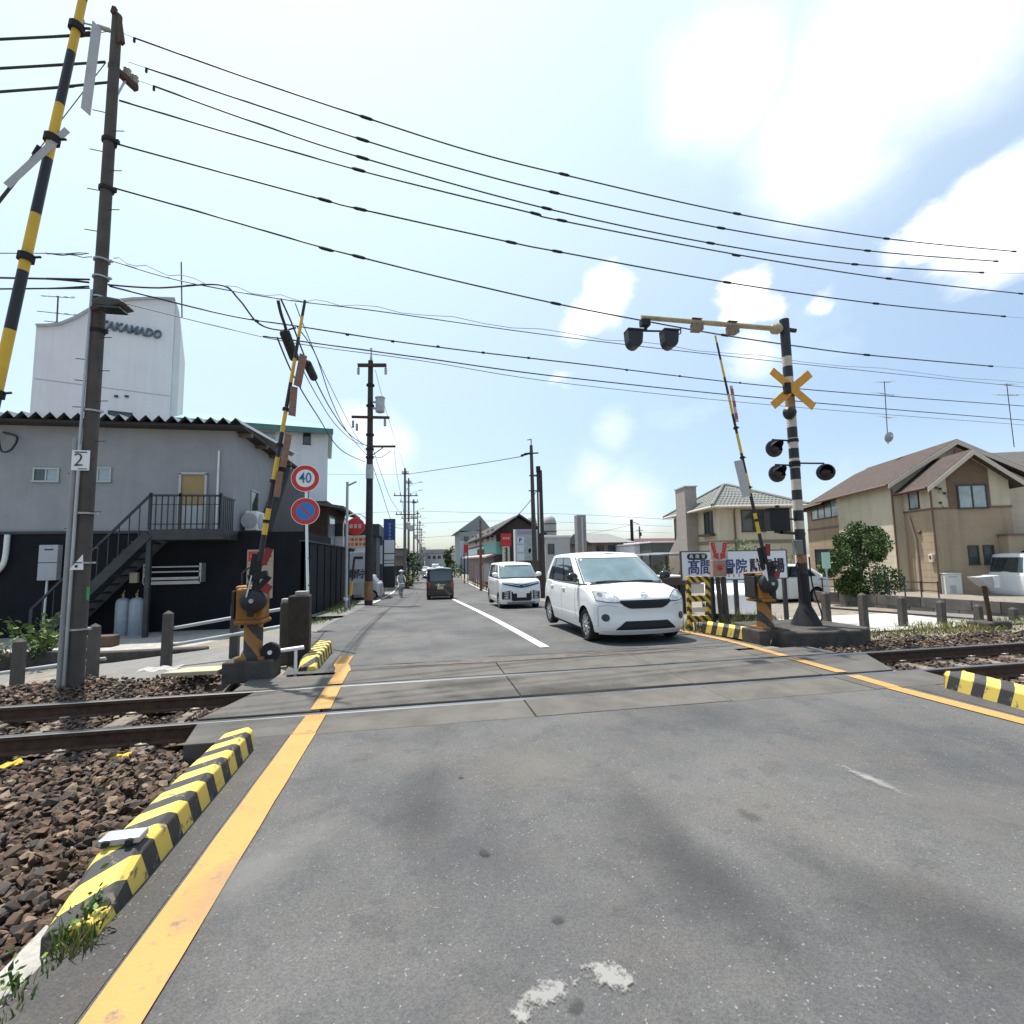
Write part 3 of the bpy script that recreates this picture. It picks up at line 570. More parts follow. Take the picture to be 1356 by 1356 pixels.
# ============================================================ RIGHT SIGNAL POST
sp=thing('signal_post','black and white banded crossing signal post with yellow cross and overhead lamp arm','crossing signal',(6.76,7.78,.18))
PX,PY=6.76,7.78
def L3(px,py,Y=PY): v=at(px,py,Y); return Vector((v.x-PX,v.y-PY,v.z-.18))
mb=MB(); mb.prism([(-1.02,-.72),(.33,-.78),(.75,-.55),(.72,.75),(-.95,.75)],.36,TR(0,0,-.36)); mb.build('foundation',M['conc_dark'],sp,bevel=.03)
mb=MB(); mb.lathe([(.25,0),(.235,.05),(.105,.33),(.095,.40),(.09,.9)],16); mb.build('post_foot',M['blackm'],sp,smooth=40)
mb=MB(); z=.9; k=0
zt=L3(1040,425).z
bands=[(800,1),(781,2),(746,1),(735,2),(701,1),(690,0),(676,1),(662,0),(649,1),(635,0),(620,1),(607,0),(594,1),(580,0),(566,1),(552,0),(540,1),(526,2),(511,1),(500,0),(486,1),(473,0),(460,1),(424,1)]
for py,mi in bands:
    z2=L3(1043,py).z
    if z2>z: mb.tube([(0,0,z),(0,0,z2)],.083 if mi!=1 else .084,16,mi); z=z2
M['postw']=mat('dirty white band',(.52,.45,.38),.6,var=.12,grime=.2); M['posto']=mat('rust streaked paint',(.27,.15,.075),.7,var=.35,vs=9,grime=.5)
mb.build('post',[M['postw'],M['black'],M['posto']],sp,smooth=40)
# overhead arm with two hooded lamps
ya=L3(1036,436).z
mb=MB(); xl=L3(850,432).x; mb.tube([(-.08,0,ya),(xl,0,ya+.02)],[.048,.042],12); mb.lathe([(.045,0),(.10,.06),(.10,.16),(.06,.22)],14,0,TR(-.30,0,ya)@RY(PI/2)); mb.build('overhead_arm',M['cream'] if 'cream' in M else mat('cream paint',(.40,.33,.20),.6,var=.15,grime=.3),sp,smooth=40)
mb=MB(); mb.tube([(.05,0,ya),(.23,0,ya-.01)],.04,10); mb.build('arm_stub',M['black'],sp,smooth=40)
for px in (922,969):
    p=L3(px,436); mb=MB(); mb.box((p.x,-.02,ya-.10),(.18,.16,.14)); mb.box((p.x,-.0,ya+.055),(.20,.14,.012)); mb.build('junction_box',mat('rusty box',(.20,.16,.12),.7,var=.3,vs=9,grime=.5),sp,bevel=.01)
def ushape(w,h,n=14): return [(-w,h*.42),(-w*.94,0)]+[(-w*.9*math.cos(PI*i/n),-h*.12-h*.46*math.sin(PI*i/n)) for i in range(n+1)]+[(w*.94,0),(w,h*.42)]
for px,py in ((832,456),(878,456)):
    p=L3(px,py); mb=MB(); mb.prism(ushape(.140,.31),.20,TR(p.x,-.12,p.z)@FACE); mb.prism([(-.148,.11),(-.148,.14),(.148,.14),(.148,.11)],.21,TR(p.x,-.135,p.z)@FACE); o=mb.build('signal_lamp',M['black'],sp,bevel=.012)
    mb=MB(); mb.lathe([(.02,0),(.11,0),(.10,.02),(.02,.035)],20,0,TR(p.x,-.122,p.z-.03)@RX(PI/2)); mb.build('lamp_lens',mat('lens dark red',(.018,.006,.007),.15,var=.1),o,smooth=60)
a=L3(832,440);b=L3(878,440)
mb=MB(); mb.tube([a+Vector((0,0,-.05)),a+Vector((0,0,.03)),b+Vector((0,0,.02)),b+Vector((0,0,-.05))],.018,8); mb.tube([((a+b)/2)+Vector((0,0,.02)),((a+b)/2)+Vector((0,0,.1))],.03,8); mb.b2((xl-.02,-.06,ya-.14),(xl+.14,.06,ya-.03)); 
q=L3(900,438); mb.tube(spline([b+Vector((0,0,.02)),b+Vector((.12,0,-.02)),q+Vector((0,0,-.06)),q+Vector((.02,0,.05))]),.011,6); mb.build('lamp_bracket',M['blackm'],sp)
# cross
X0=L3(1043,518)
for s in (1,-1):
    mb=MB(); mb.box((0,0,0),(1.06,.012,.155)); o=mb.build('cross_board',M['xing'],sp,loc=(X0.x,-.115-.014*s,X0.z),bevel=.004); o.rotation_euler=(0,s*.66,0)
mb=MB(); mb.box((X0.x-.13,-.14,X0.z+.0),(.09,.10,.19)); mb.tube([(0,0,X0.z-.07),(0,0,X0.z+.1)],.093,16,1); mb.build('cross_clamp',[M['blackm'],M['posto']],sp)
# bell
p=L3(1043,549); mb=MB(); mb.lathe([(.03,.06),(.07,.02),(.12,-.06),(.125,-.10),(.02,-.06)],18,0,TR(p.x-.03,-.16,p.z)@RX(PI/2+.1)@RZ(0)); mb.box((p.x,-.06,p.z),(.06,.12,.08)); mb.build('warning_bell',M['black'],sp,smooth=50)
# round lamps on brackets
def lamp(px,py,yaw,hood=True,r=.155):
    p=L3(px,py); X=TR(p.x,-.06,p.z)@RZ(yaw)
    mb=MB(); mb.lathe([(.02,.035),(r*.75,.03),(r,.012),(r,-.02),(r*.72,-.03),(r*.72,-.02),(.02,-.02)],26,0,X@RX(-PI/2)@RX(PI))
    n=14
    if hood:
        for i in range(n):
            a0,a1=PI*(-.12+1.24*i/n),PI*(-.12+1.24*(i+1)/n); rr=r*.72
            q=[(rr*math.cos(a0),-.02,rr*math.sin(a0)),(rr*math.cos(a1),-.02,rr*math.sin(a1)),(rr*.98*math.cos(a1),-.17*abs(math.sin(a1))-.05,rr*.98*math.sin(a1)),(rr*.98*math.cos(a0),-.17*abs(math.sin(a0))-.05,rr*.98*math.sin(a0))]
            mb.add(q,[(0,1,2,3)],0,X)
    mb.lathe([(r*.5,0),(r*.4,.07),(r*.2,.11),(.02,.115)],18,1,X@RX(-PI/2)@TR(0,0,.03))
    o=mb.build('signal_lamp',[M['black'],M['sgrey']],sp,smooth=40)
    mb=MB(); mb.ball((0,-.02,0),(r*.7,.035,r*.7),0,18,8,None); ll=mb.build('lamp_lens',MATS['lens dark red'],o,smooth=60); ll.matrix_local=X
    tz=p.z+r+.015
    mb=MB(); mb.tube([(0,0,tz),(p.x,-.03,tz),(p.x,-.05,p.z+r*.5)],.016,8); mb.tube([(0,0,tz-.03),(0,0,tz+.03)],.094,16); mb.build('lamp_bracket',M['blackm'],sp)
lamp(1022,595,-.1); lamp(1026,628,-.1); lamp(1090,626,-.62)
# direction indicator, cabinet, conduits
p=L3(1028,689); mb=MB(); mb.box((p.x,-.02,p.z),(.40,.16,.38)); mb.box((p.x,-.02,p.z+.205),(.42,.20,.02)); mb.tube([(p.x+.02,-.02,p.z+.2),(p.x+.02,-.02,p.z+.27)],.04,10); o=mb.build('direction_indicator',M['blackm'],sp,bevel=.01)
q=L3(1062,697); mb=MB(); mb.bar((p.x+.2,0,p.z+.02),(0,0,p.z+.02),.03,.03); mb.bar((p.x+.05,0,p.z-.22),(.1,0,p.z-.25),.05,.05); mb.bar((p.x-.04,0,p.z-.2),(p.x+.1,0,p.z-.22),.05,.05); mb.build('indicator_bracket',M['black'],sp)
p=L3(1056,725); mb=MB(); mb.box((p.x-.02,-.03,p.z),(.13,.12,.26)); mb.build('control_box',mat('dull green grey box',(.16,.17,.155),.6,var=.15,grime=.3),sp,bevel=.01)
mb=MB(); a=L3(1059,740); mb.tube(spline([a,L3(1054,750),L3(1060,755),L3(1067,742)]),.012,6); mb.tube([(-.13,-.05,.45),(-.15,-.05,1.0)],.014,6); mb.tube(spline([(.1,-.1,.05),(.22,-.12,.15),(.13,-.06,.7),(.12,-.04,1.2)]),.012,6); mb.build('conduit',M['blackm'],sp)
q=at(1094,742,11.2); gn=thing('notice_stand','pale green notice on a thin stake behind the signal post','notice',(q.x,11.2,-.36)); mb=MB(); mb.box((0,0,q.z+.36),(.24,.015,.42)); mb.build('notice_plate',mat('pale green notice',(.35,.55,.45),.5,var=.05),gn); mb=MB(); mb.tube([(0,.02,-.05),(0,.02,q.z+.3)],.02,8); mb.build('stake',M['galv'],gn)
# ============================================================ EMERGENCY BUTTON POST with red V arrows
v=grd(966,834,-.05); 
eb=thing('emergency_button','emergency button post with red V shaped arrows above a worn box','emergency button',(v.x,v.y,-.08))
def Le(px,py): q=at(px,py,v.y); return Vector((q.x-v.x,0,q.z+.08))
mb=MB(); t=Le(958,764); mb.tube([(0,.06,0),(t.x+.03,.06,t.z)],.055,12); mb.tube([(-.09,.1,0),(t.x-.07,.1,t.z)],.045,12); mb.build('post',M['pole'],eb,smooth=40)
a,b=Le(941,742),Le(960,763); mb=MB(); mb.b2((a.x,-.07,b.z),(b.x,.05,a.z)); o=mb.build('button_box',mat('faded pinkish box',(.36,.24,.19),.6,var=.2,vs=8,grime=.4),eb,bevel=.015)
mb=MB(); c_=(a+b)/2; mb.lathe([(.055,0),(.055,.02),(.02,.035)],16,0,TR(c_.x,-.07,c_.z+.02)@RX(PI/2)); mb.build('button',M['red'],o,smooth=40)
a,b=Le(939,718),Le(963,741); cx=(a.x+b.x)/2; mb=MB(); mb.b2((a.x,-.03,b.z),(b.x,-.015,a.z)); mb.build('arrow_board',mat('board tan',(.50,.44,.38),.6,var=.1,grime=.25),eb)
w_=(b.x-a.x)/2; h_=a.z-b.z
for s in (1,-1):
    mb=MB(); P=[(s*w_*.10,.02*h_),(s*w_*.12,.40*h_),(s*w_*.28,.34*h_),(s*w_*.52,.97*h_),(s*w_*.98,.97*h_),(s*w_*.62,.24*h_),(s*w_*.80,.16*h_)]
    if s<0: P=P[::-1]
    mb.prism(P,.006,TR(cx,-.031,b.z)@FACE); o=mb.build('arrow',M['red'],eb)
    for q in range(4): 
        mb=MB(); mb.box((0,0,0),(.018,.004,.022)); mb.build('letter',M['pl_w'],o,loc=(cx+s*w_*(.40+.09*q),-.039,b.z+h_*(.40+.14*q)))
mb=MB(); mb.b2((b.x-.03,-.05,Le(960,760).z),(b.x+.06,.03,Le(960,752).z)); mb.build('latch',M['black'],eb)
# ============================================================ STRIPED GUARD FRAME
fr=thing('striped_barrier','yellow and black striped ladder shaped guard frame beside the white car','guard frame',(5.26,9.15,-.10))
ms=stripes('frame stripes',YEL,(.03,.03,.032),(1.0,.2,.9),.16,.5,.6,.25)
W_=.50
for x in (0.05,W_-.03): mb=MB(); mb.bar((x-.02,0,0),(x,0,1.12),.085,.07); mb.build('upright',ms,fr,bevel=.005)
for z in (1.06,.68,.28): mb=MB(); mb.b2((.08,-.03,z-.06),(W_-.06,.03,z+.06)); mb.build('rung',ms,fr,bevel=.005)
mb=MB(); mb.b2((.10,.05,.78),(W_-.08,.06,.96)); mb.build('white_plate',M['wmetal'],fr)
mb=MB(); mb.b2((.12,.05,.40),(W_-.06,.06,.50)); mb.build('white_plate',M['wmetal'],fr)
mb=MB(); mb.bar((W_+.1,.05,0),(W_+.1,.05,1.1),.07,.07); mb.build('rear_post',M['black'],fr,bevel=.005)
# ============================================================ LEFT: dark stump posts
st=thing('guard_post','thick dark concrete stump post behind the left crossing gate','post',(-1.72,7.78,0))
mb=MB(); mb.prism([(-.15,-.13),(.15,-.13),(.13,.13),(-.13,.13)],1.02,TR(0,0,-.05)); mb.build('post',mat('dark old timber',(.045,.036,.03),.9,var=.3,vs=8,bump=.4),st,bevel=.02)
mb=MB(); mb.box((.02,-.02,1.0),(.16,.16,.06)); mb.build('cap',M['conc'],st,bevel=.01)
st2=thing('guard_post','slimmer second stump post just left of the thick dark stump post','post',(-1.98,8.0,-.05))
mb=MB(); mb.box((0,0,.45),(.13,.13,.9)); mb.build('post',M['pole'],st2,bevel=.015); mb=MB(); mb.box((0,0,.93),(.11,.11,.07)); mb.build('cap',M['conc'],st2,bevel=.02)
# guard fence along the side lane
gf=thing('guard_fence','low guard fence of square concrete posts and steel rails along the left lane','guard fence',(-4.5,9.6,0))
PT=[]
for px,pt,pb in ((22,845,910),(122,825,893),(220,808,880),(310,796,872)):
    a=at(px,pb,9.6); b=at(px,pt,9.6); PT.append((a,b)); mb=MB()
    x=a.x+4.5; mb.add([(x-.07,-.07,a.z-.2),(x+.07,-.07,a.z-.2),(x+.07,.07,a.z-.2),(x-.07,.07,a.z-.2),(x-.065,-.065,b.z-.06),(x+.065,-.065,b.z-.06),(x+.065,.065,b.z-.06),(x-.065,.065,b.z-.06),(x,0,b.z)],[(0,1,5,4),(1,2,6,5),(2,3,7,6),(3,0,4,7),(4,5,8),(5,6,8),(6,7,8),(7,4,8)])
    mb.build('fence_post',M['pole'],gf,bevel=.01)
for (x0,y0,x1,y1) in ((218,834,393,803),(218,856,393,826),(-60,900,140,872)):
    a=at(x0,y0,9.66);b=at(x1,y1,9.66 if x1<300 else 9.2); mb=MB(); o=Vector((-4.5,9.6,0)); mb.tube([a-o,b-o],.03,10); mb.build('fence_rail',M['galv'],gf,smooth=40)
# concrete trough lid and litter beside the gate base
mb=MB(); mb.prism([(-.62,-.13),(.02,-.13),(.05,.17),(-.45,.17)],.05); o=mb.build('cable_trough_lid',mat('sandy concrete',(.42,.37,.26),.9,var=.15,grime=.25),bevel=.008,loc=(-2.50,7.0,.08)); tag(o,'sandy concrete cable trough lid beside the left gate base','lid')
mb=MB(); mb.grid(lambda u,v:(.5*u+.03*math.sin(v*8),.3*v,.03+.04*abs(math.sin(u*7+v*5))),8,6); o=mb.build('litter_sheet',mat('dirty sheet',(.34,.33,.31),.8,var=.3,vs=8),loc=(-3.75,7.55,-.02)); tag(o,'torn pale sheet of litter on the soil behind the ballast','litter')
# obstacle detector post at right
ps=at(1312,835,8.6); od=thing('obstacle_detector','obstacle detector head on a thin rusty post by the right fence','detector',(ps.x,ps.y,-.15))
mb=MB(); mb.box((-.02,0,.0),(.62,.45,.16)); mb.build('foundation',M['conc_dark'],od,bevel=.03)
zt=at(1300,770,8.6).z+.15
mb=MB(); mb.tube([(.02,0,.05),(-.05,0,zt-.1)],.042,10); mb.build('post',M['rust'],od,smooth=40)
mb=MB(); mb.prism([(-.30,.10),(-.05,-.09),(.05,-.12),(.12,-.10),(.12,.12),(-.02,.11)],.22,TR(-.05,.11,zt)@FACE); o=mb.build('detector_head',M['sgrey'],od,bevel=.01)
mb=MB(); mb.box((.12,-.02,zt),(.14,.24,.26)); mb.build('white_cover',M['wmetal'],od,bevel=.012)
# ============================================================ UTILITY POLES
X1,YP=-4.22,7.2
p1=thing('utility_pole','tall weathered concrete utility pole in the ballast with a square plate reading 2','utility pole',(X1,YP,-.1))
def Lp(px,py,Y=YP): v=at(px,py,Y); return Vector((v.x-X1,v.y-YP,v.z+.1))
ztop=Lp(152,20).z
mb=MB(); mb.tube([(0,0,-.3),(0,0,ztop*.5),(0,0,ztop)],[.090,.076,.060],20); mb.build('pole',M['pole'],p1,smooth=40)
mb=MB(); mb.tube([(-.135,-.06,-.1),(-.125,-.06,3.2)],.034,12); mb.build('conduit',M['pipe'],p1,smooth=40)
mb=MB(); mb.tube([(-.06,-.105,-.1),(-.055,-.10,3.1)],.018,8); mb.tube([(-.07,-.09,3.),(-.045,-.085,5.2)],.016,8); mb.build('small_conduit',M['galv'],p1,smooth=40)
def ring(z,r,h,m,nm='band'):
    mb=MB(); mb.lathe([(r,-h/2),(r+.008,-h/2),(r+.008,h/2),(r,h/2)],20,0,TR(0,0,z)); mb.box((r+.02,-.01,0+z),(.05,.04,h*1.1)); return mb.build(nm,m,p1)
for py in (188,252,440): ring(Lp(150,py).z,.080,.05,M['blackm'])
for py in (345,368,395,545,680,745,832): ring(Lp(130,py).z,.086 if py<600 else .098,.022,M['galv'])
mb=MB()
for k,py in enumerate((150,173,202,226,254,278,308,448,478,492,506,532,541,585,628,678,700,726)):
    z=Lp(130,py).z; s=1 if k%2 else -1; mb.tube([(s*.06,-.03,z),(s*.20,-.05,z)],.006,6)
mb.build('step_bolts',M['rust'],p1)
# crossarm with insulators, reaching towards the tracks
za=Lp(150,60).z-.35; zc=za-.1
e=grd(181,118,zc); e=Vector((e.x-X1,e.y-YP,zc+.1)); d=e.normalized(); d.z=0; d.normalize(); ln=min(1.5,Vector((e.x,e.y,0)).length)
mb=MB(); mb.bar(Vector((0,0,zc+.1))-d*.06,Vector((0,0,zc+.1))+d*ln,.075,.075); mb.build('crossarm',M['rust'],p1)
mb=MB(); mb.bar((0,0,zc-.45),Vector((0,0,zc+.08))+d*ln*.5,.03,.02); mb.build('arm_brace',M['galv'],p1)
M['porc']=mat('porcelain',(.33,.32,.30),.25,var=.1)
for f in (.55,.88):
    q=Vector((0,0,zc+.14))+d*ln*f; mb=MB(); mb.lathe([(.02,0),(.05,.02),(.035,.05),(.055,.07),(.035,.10),(.05,.12),(.02,.16)],12,0,TR(q)); mb.build('insulator',M['porc'],p1,smooth=40)
mb=MB(); mb.bar((.02,-.02,ztop-.03),(.12,-.08,ztop-.5),.06,.06); mb.bar((-.02,-.06,ztop-.05),(.0,-.06,ztop+.05),.05,.05); mb.build('top_bracket',M['rust'],p1)
mb=MB(); mb.tube([(-.08,0,ztop-.25),(-.22,-.02,ztop-.24)],.03,8); mb.tube([(-.22,-.02,ztop-.24),(-.42,-.03,ztop-.23)],.012,6); mb.tube([(-.40,-.03,ztop-.28),(-.40,-.03,ztop-.18)],.02,8); mb.build('strain_insulator',M['porc'],p1)
# street lamp head
q=Lp(155,414); mb=MB(); mb.prism([(-.14,.02),(.0,.075),(.18,.05),(.25,.0),(.08,-.06),(-.12,-.04)],.26,TR(q.x,-.05,q.z)@FACE); o=mb.build('street_lamp',mat('lamp housing',(.06,.055,.05),.6,var=.2),p1,bevel=.02)
mb=MB(); mb.box((q.x+.06,-.2,q.z-.065),(.26,.2,.02)); mb.build('lamp_glass',M['glass'],o)
mb=MB(); mb.bar((-.02,-.1,q.z-.02),(q.x-.1,-.15,q.z),.05,.05); mb.build('lamp_arm',M['rust'],p1)
# number plate and triangle
q=Lp(115,612); mb=MB(); mb.box((q.x,-.118,q.z),(.20,.01,.26)); pl=mb.build('number_plate',M['white'],p1,bevel=.004)
text('2',.24,'numeral',M['ink'],pl,(q.x-.02,-.127,q.z),bold=-.004)
mb=MB(); mb.box((q.x,-.126,q.z+.105),(.14,.003,.014)); mb.box((q.x+.03,-.126,q.z-.11),(.1,.003,.01)); mb.build('small_print',M['ink'],pl)
q=Lp(111,745); mb=MB(); mb.prism([(-.075,-.09),(.075,-.09),(.06,.10)],.008,TR(q.x,-.128,q.z)@FACE); o=mb.build('triangle_plate',M['white'],p1); mb=MB(); mb.box((q.x,-.140,q.z-.045),(.03,.003,.03)); mb.box((q.x+.01,-.140,q.z),(.10,.003,.012)); mb.build('small_print',M['ink'],o)
mb=MB(); mb.box((Lp(121,785).x+.02,-.10,Lp(121,785).z),(.02,.02,.16)); mb.build('green_tape',mat('green reflective tape',(.02,.35,.06),.4,var=.05),p1)
# ---- wires
def onplane(A,d,px,py):
    n=Vector((-d[1],d[0],0)); r=ray(px,py); o=Vector((0,0,CAM_H)); t=((Vector((A[0],A[1],0))-o).dot(n))/r.dot(n); return o+r*t
def wire(label,A,d,pix,r,m='wire',joints=(),thin=None,group='overhead cables',jr=2.0,name='overhead_cable',jl=.11,wob=0,lead=None):
    pts=[onplane(A,d,*p) for p in pix]
    if pix[0][0]<0: pts.insert(0,pts[0]+(pts[0]-pts[1]).normalized()*14)      # runs on to the next pole out of frame
    if pix[-1][0]>1390: pts.append(pts[-1]+(pts[-1]-pts[-2]).normalized()*14)
    path=spline(pts,7)
    if wob:
        for i,p in enumerate(path): p.z+=wob*math.sin(i*1.9)
    c=sum(path,Vector())/len(path)
    t=thing(name,label,'cable',c,0,group); mb=MB(); mb.tube([p-c for p in path],r,6); mb.build('cable',M[m],t,smooth=60)
    if thin:
        q=[path[-1],onplane(A,d,*thin)]; q+=[q[1]+(q[1]-q[0]).normalized()*14] if thin[0]>1390 else []; mb=MB(); mb.tube([p-c for p in q],r*.3,5); mb.build('bare_wire',M['wire_l'],t)
        mb=MB(); dd=(path[-1]-path[-2]).normalized(); mb.tube([path[-1]-c-dd*.12,path[-1]-c+dd*.03],[r*1.5,r*1.9],8); mb.build('end_sleeve',M['blackm'],t)
    if lead:
        q=[onplane(A,d,*lead),path[0]]; mb=MB(); mb.tube([p-c for p in q],r*.35,5); mb.build('bare_wire',M['wire_l'],t); mb=MB(); mb.tube([path[0]-c+Vector((0,0,.0)),path[0]-c+Vector((0,0,-.07))],r*1.3,6); mb.build('end_hook',M['blackm'],t)
    for j in joints:
        p=onplane(A,d,*j)-c; i=min(range(len(path)-1),key=lambda i:(path[i]-c-p).length); dd=(path[i+1]-path[i]).normalized()
        mb=MB(); mb.tube([p-dd*jl,p-dd*jl*.6,p+dd*jl*.6,p+dd*jl],[r,r*jr,r*jr,r],8); mb.build('cable_joint',M['blackm'],t)
    return t
A1=(X1,YP); DA=(15.9,1.8)
for lab,pix,js,th in (
 ('topmost thick cable leaving the tip of the tall left pole',[(178,50),(330,104),(485,156),(620,199),(745,231),(974,283),(1174,316),(1344,333)],[(485,156),(747,231),(976,283),(1174,316)],(1420,336)),
 ('second thick cable down from the tip of the left pole',[(194,90),(340,139),(480,185),(590,218),(733,255),(955,302),(1149,332),(1320,346)],[(480,185),(734,255),(955,302),(1149,332)],(1420,348)),
 ('third thick cable down, from the crossarm end of the left pole',[(204,114),(340,163),(480,209),(723,276),(941,322),(1132,350),(1301,361)],[(480,209),(724,276),(941,322),(1132,350)],(1420,364)),
 ('fourth thick cable down, with a hanger near its left third',[(158,133),(320,181),(474,225),(600,257),(708,283),(742,292),(975,337),(1176,369),(1353,389)],[(475,225),(709,283),(744,292),(975,338),(1177,369)],(1420,396)),
 ('fifth thick cable down, second lowest of the six',[(153,190),(300,230),(430,265),(477,277),(677,321),(738,333),(963,374),(1160,402),(1330,419)],[(430,265),(477,277),(677,321),(738,333),(963,374),(1160,402)],(1420,427)),
 ('lowest of the six thick cables, passing behind the overhead lamp arm',[(152,249),(280,285),(400,320),(475,340),(600,371),(736,402),(848,424),(959,444),(1060,459),(1148,470),(1313,485)],[(432,330),(475,340),(736,402),(960,444),(1148,470)],(1420,492))):
    wire(lab,A1,DA,pix,.0125,'wire',js,th,'six thick cables above the tracks',lead={178:(160,43),194:(170,82),204:(182,106),153:(148,188),152:(147,247)}.get(pix[0][0]))
for lab,pix,r,th in (('thick cable at the top left corner, upper one of three',[(-60,55),(60,49),(118,45)],.017,(148,41)),('middle thick cable of the three at the top left corner',[(-60,94),(60,87),(140,82)],.017,None),('lowest thick cable of the three at the top left corner',[(-60,126),(60,117),(143,109)],.017,None),('stay wire slanting down left past the near gate pole',[(-30,303),(20,240),(52,197)],.022,(139,84))):
    wire(lab,A1,(1.0,.05) if 'stay' not in lab else (1,-.2),pix,r,'wire',(),th,'cables left of the tall pole')
DB=(21,4.5)
wire('upper looped pair cable behind the lamp arm',A1,DB,[(150,346),(240,372),(372,396),(500,412),(760,448),(1060,482),(1400,517)],.008,'wire_l',(),None,'thinner cables crossing the road',wob=.0)
wire('thin twisted cable looping along the upper pair cable',A1,DB,[(150,342),(240,366),(372,393),(500,408),(760,443),(1060,478),(1400,512)],.005,'wire_l',(),None,'thinner cables crossing the road',wob=.035)
wire('middle cable of the thinner ones with small ties',A1,DB,[(145,379),(300,417),(395,432),(560,457),(760,481),(1060,515),(1400,541)],.011,'wire',[(340,425),(460,443),(520,452),(580,459),(640,467),(700,474),(830,490),(900,498),(980,507)],None,'thinner cables crossing the road',2.0,jl=.03)
wire('lowest double cable of the thinner ones, upper strand',A1,DB,[(348,445),(400,452),(560,474),(760,501),(1075,533),(1400,560)],.011,'wire',(),None,'thinner cables crossing the road')
wire('lowest double cable of the thinner ones, lower strand',A1,DB,[(150,398),(300,435),(400,456),(560,478),(760,509),(1075,541),(1400,566)],.006,'wire_l',(),None,'thinner cables crossing the road')
wire('sagging cable between the tall pole and the hanging splice tubes',A1,DB,[(143,377),(210,381),(290,377),(316,396),(342,428),(372,437),(392,434)],.013,'wire',(),None,'thinner cables crossing the road')
wire('cable left of the tall pole at lamp height',A1,(1,.08),[(-40,367),(60,369),(118,374)],.013,'wire',(),None,'cables left of the tall pole')
wire('lower cable left of the tall pole at lamp height',A1,(1,.08),[(-40,383),(60,382),(118,379)],.010,'wire',(),None,'cables left of the tall pole')
wire('faint looped cable left of the tall pole at roof height',A1,(1,.08),[(-40,336),(60,336),(122,341)],.006,'wire_l',(),None,'cables left of the tall pole',wob=.012)
# span along the road: second pole back to the mid-span joint
P2=at(488,800,23.5); P2.z=zr(23.5)
J=onplane(A1,DB,385,440); DC=(P2.x-J.x,P2.y-J.y)
for lab,pix,r in (('road cable from the far pole carrying the lower black splice tube',[(372,396),(388,432),(410,487),(440,545),(465,577),(488,592)],.013),('road cable beside the lower splice tube',[(393,432),(418,470),(440,533),(462,575),(488,605)],.010),('road cable carrying the upper black splice tube',[(367,447),(390,500),(420,550),(452,596),(484,612)],.012),('thin tied cable sagging under the splice tubes',[(391,470),(420,525),(445,563),(470,585),(488,590)],.009),('thin service cable to the pole top',[(391,402),(405,438),(432,500),(470,575),(487,600)],.008)):
    wire(lab,(J.x,J.y),DC,pix,r,'wire',(),None,'cables along the road to the second pole')
for lab,a,b in (('upper black splice tube hanging on the road cable',(378,443),(389,472)),('lower black splice tube hanging on the road cable',(405,478),(417,503))):
    pa,pb=[onplane((J.x,J.y),DC,*p) for p in (a,b)]; mid=(pa+pb)/2; h=(pb-pa).normalized()*.34
    mb=MB(); mb.tube([-h,-h*.9,h*.9,h],[.03,.075,.075,.03],12); o=mb.build('splice_tube',M['blackm'],smooth=40,loc=mid); tag(o,lab,'splice tube','black splice tubes')
wire('slim vertical cable bundle hanging at the mid-span joint',(J.x,J.y),DC,[(368,397),(372,415),(377,430),(380,441)],.022,'wire',(),None,'cables along the road to the second pole')
# ---- second pole by the road
p2=thing('utility_pole','dark concrete utility pole with transformer beside the clinic sign','utility pole',(P2.x,P2.y,P2.z))
def L2(px,py): v=at(px,py,23.5); return Vector((v.x-P2.x,0,v.z-P2.z))
zt=L2(492,478).z
mb=MB(); mb.tube([(0,0,-.3),(0,0,zt)],[.19,.115],16); mb.build('pole',mat('dark pole',(.045,.038,.036),.9,var=.2),p2,smooth=40)
mb=MB(); mb.tube([(.02,0,zt-.5),(.02,0,L2(492,462).z)],.03,8); mb.box((.02,0,L2(492,462).z),(.12,.05,.06)); mb.bar((.1,0,zt-.3),(.03,0,zt+.45),.03,.03); mb.bar((-.06,0,zt-.3),(.02,0,zt+.45),.03,.03); mb.build('top_bracket',M['galv'],p2)
def arm(pa,pb,w=.11,nm='crossarm'):
    a,b=L2(*pa),L2(*pb); mb=MB(); mb.bar(a+Vector((0,-.12,0)),b+Vector((0,-.12,0)),w,w); return mb.build(nm,M['rust'],p2)
arm((474,485),(512,485),.14); arm((466,553),(516,554)); arm((490,592),(524,592),.09)
for px,py in ((475,492),(511,492),(468,562),(473,566),(510,560)):
    q=L2(px,py); mb=MB(); mb.lathe([(.03,-.2),(.07,-.15),(.05,-.08),(.07,-.02),(.05,.05),(.07,.10),(.03,.16)],10,0,TR(q.x,-.12,q.z)); mb.build('insulator',M['porc'],p2,smooth=40)
q=L2(503,536); mb=MB(); mb.lathe([(.12,-.42),(.21,-.38),(.21,.25),(.24,.28),(.22,.34),(.1,.4)],18,0,TR(q.x+.02,-.1,q.z)); mb.box((q.x-.2,-.05,q.z+.1),(.25,.1,.08)); mb.box((q.x-.2,-.05,q.z-.2),(.25,.1,.08)); mb.build('transformer',M['sgrey'],p2,smooth=40)
q=L2(496,592); mb=MB(); mb.bar((.0,-.1,q.z-.5),(.6,-.12,q.z-.05),.04,.04); mb.tube(spline([(.1,-.1,q.z-.45),(.5,-.1,q.z-.5),(.95,-.1,q.z-.2)]),.015,6)
for z in (zt-1.2,zt-2.2,zt-3.6,q.z-.1,q.z-.5): mb.lathe([(.14,-.04),(.19,-.04),(.19,.04),(.14,.04)],14,0,TR(0,0,z))
mb.build('pole_hardware',M['blackm'],p2)
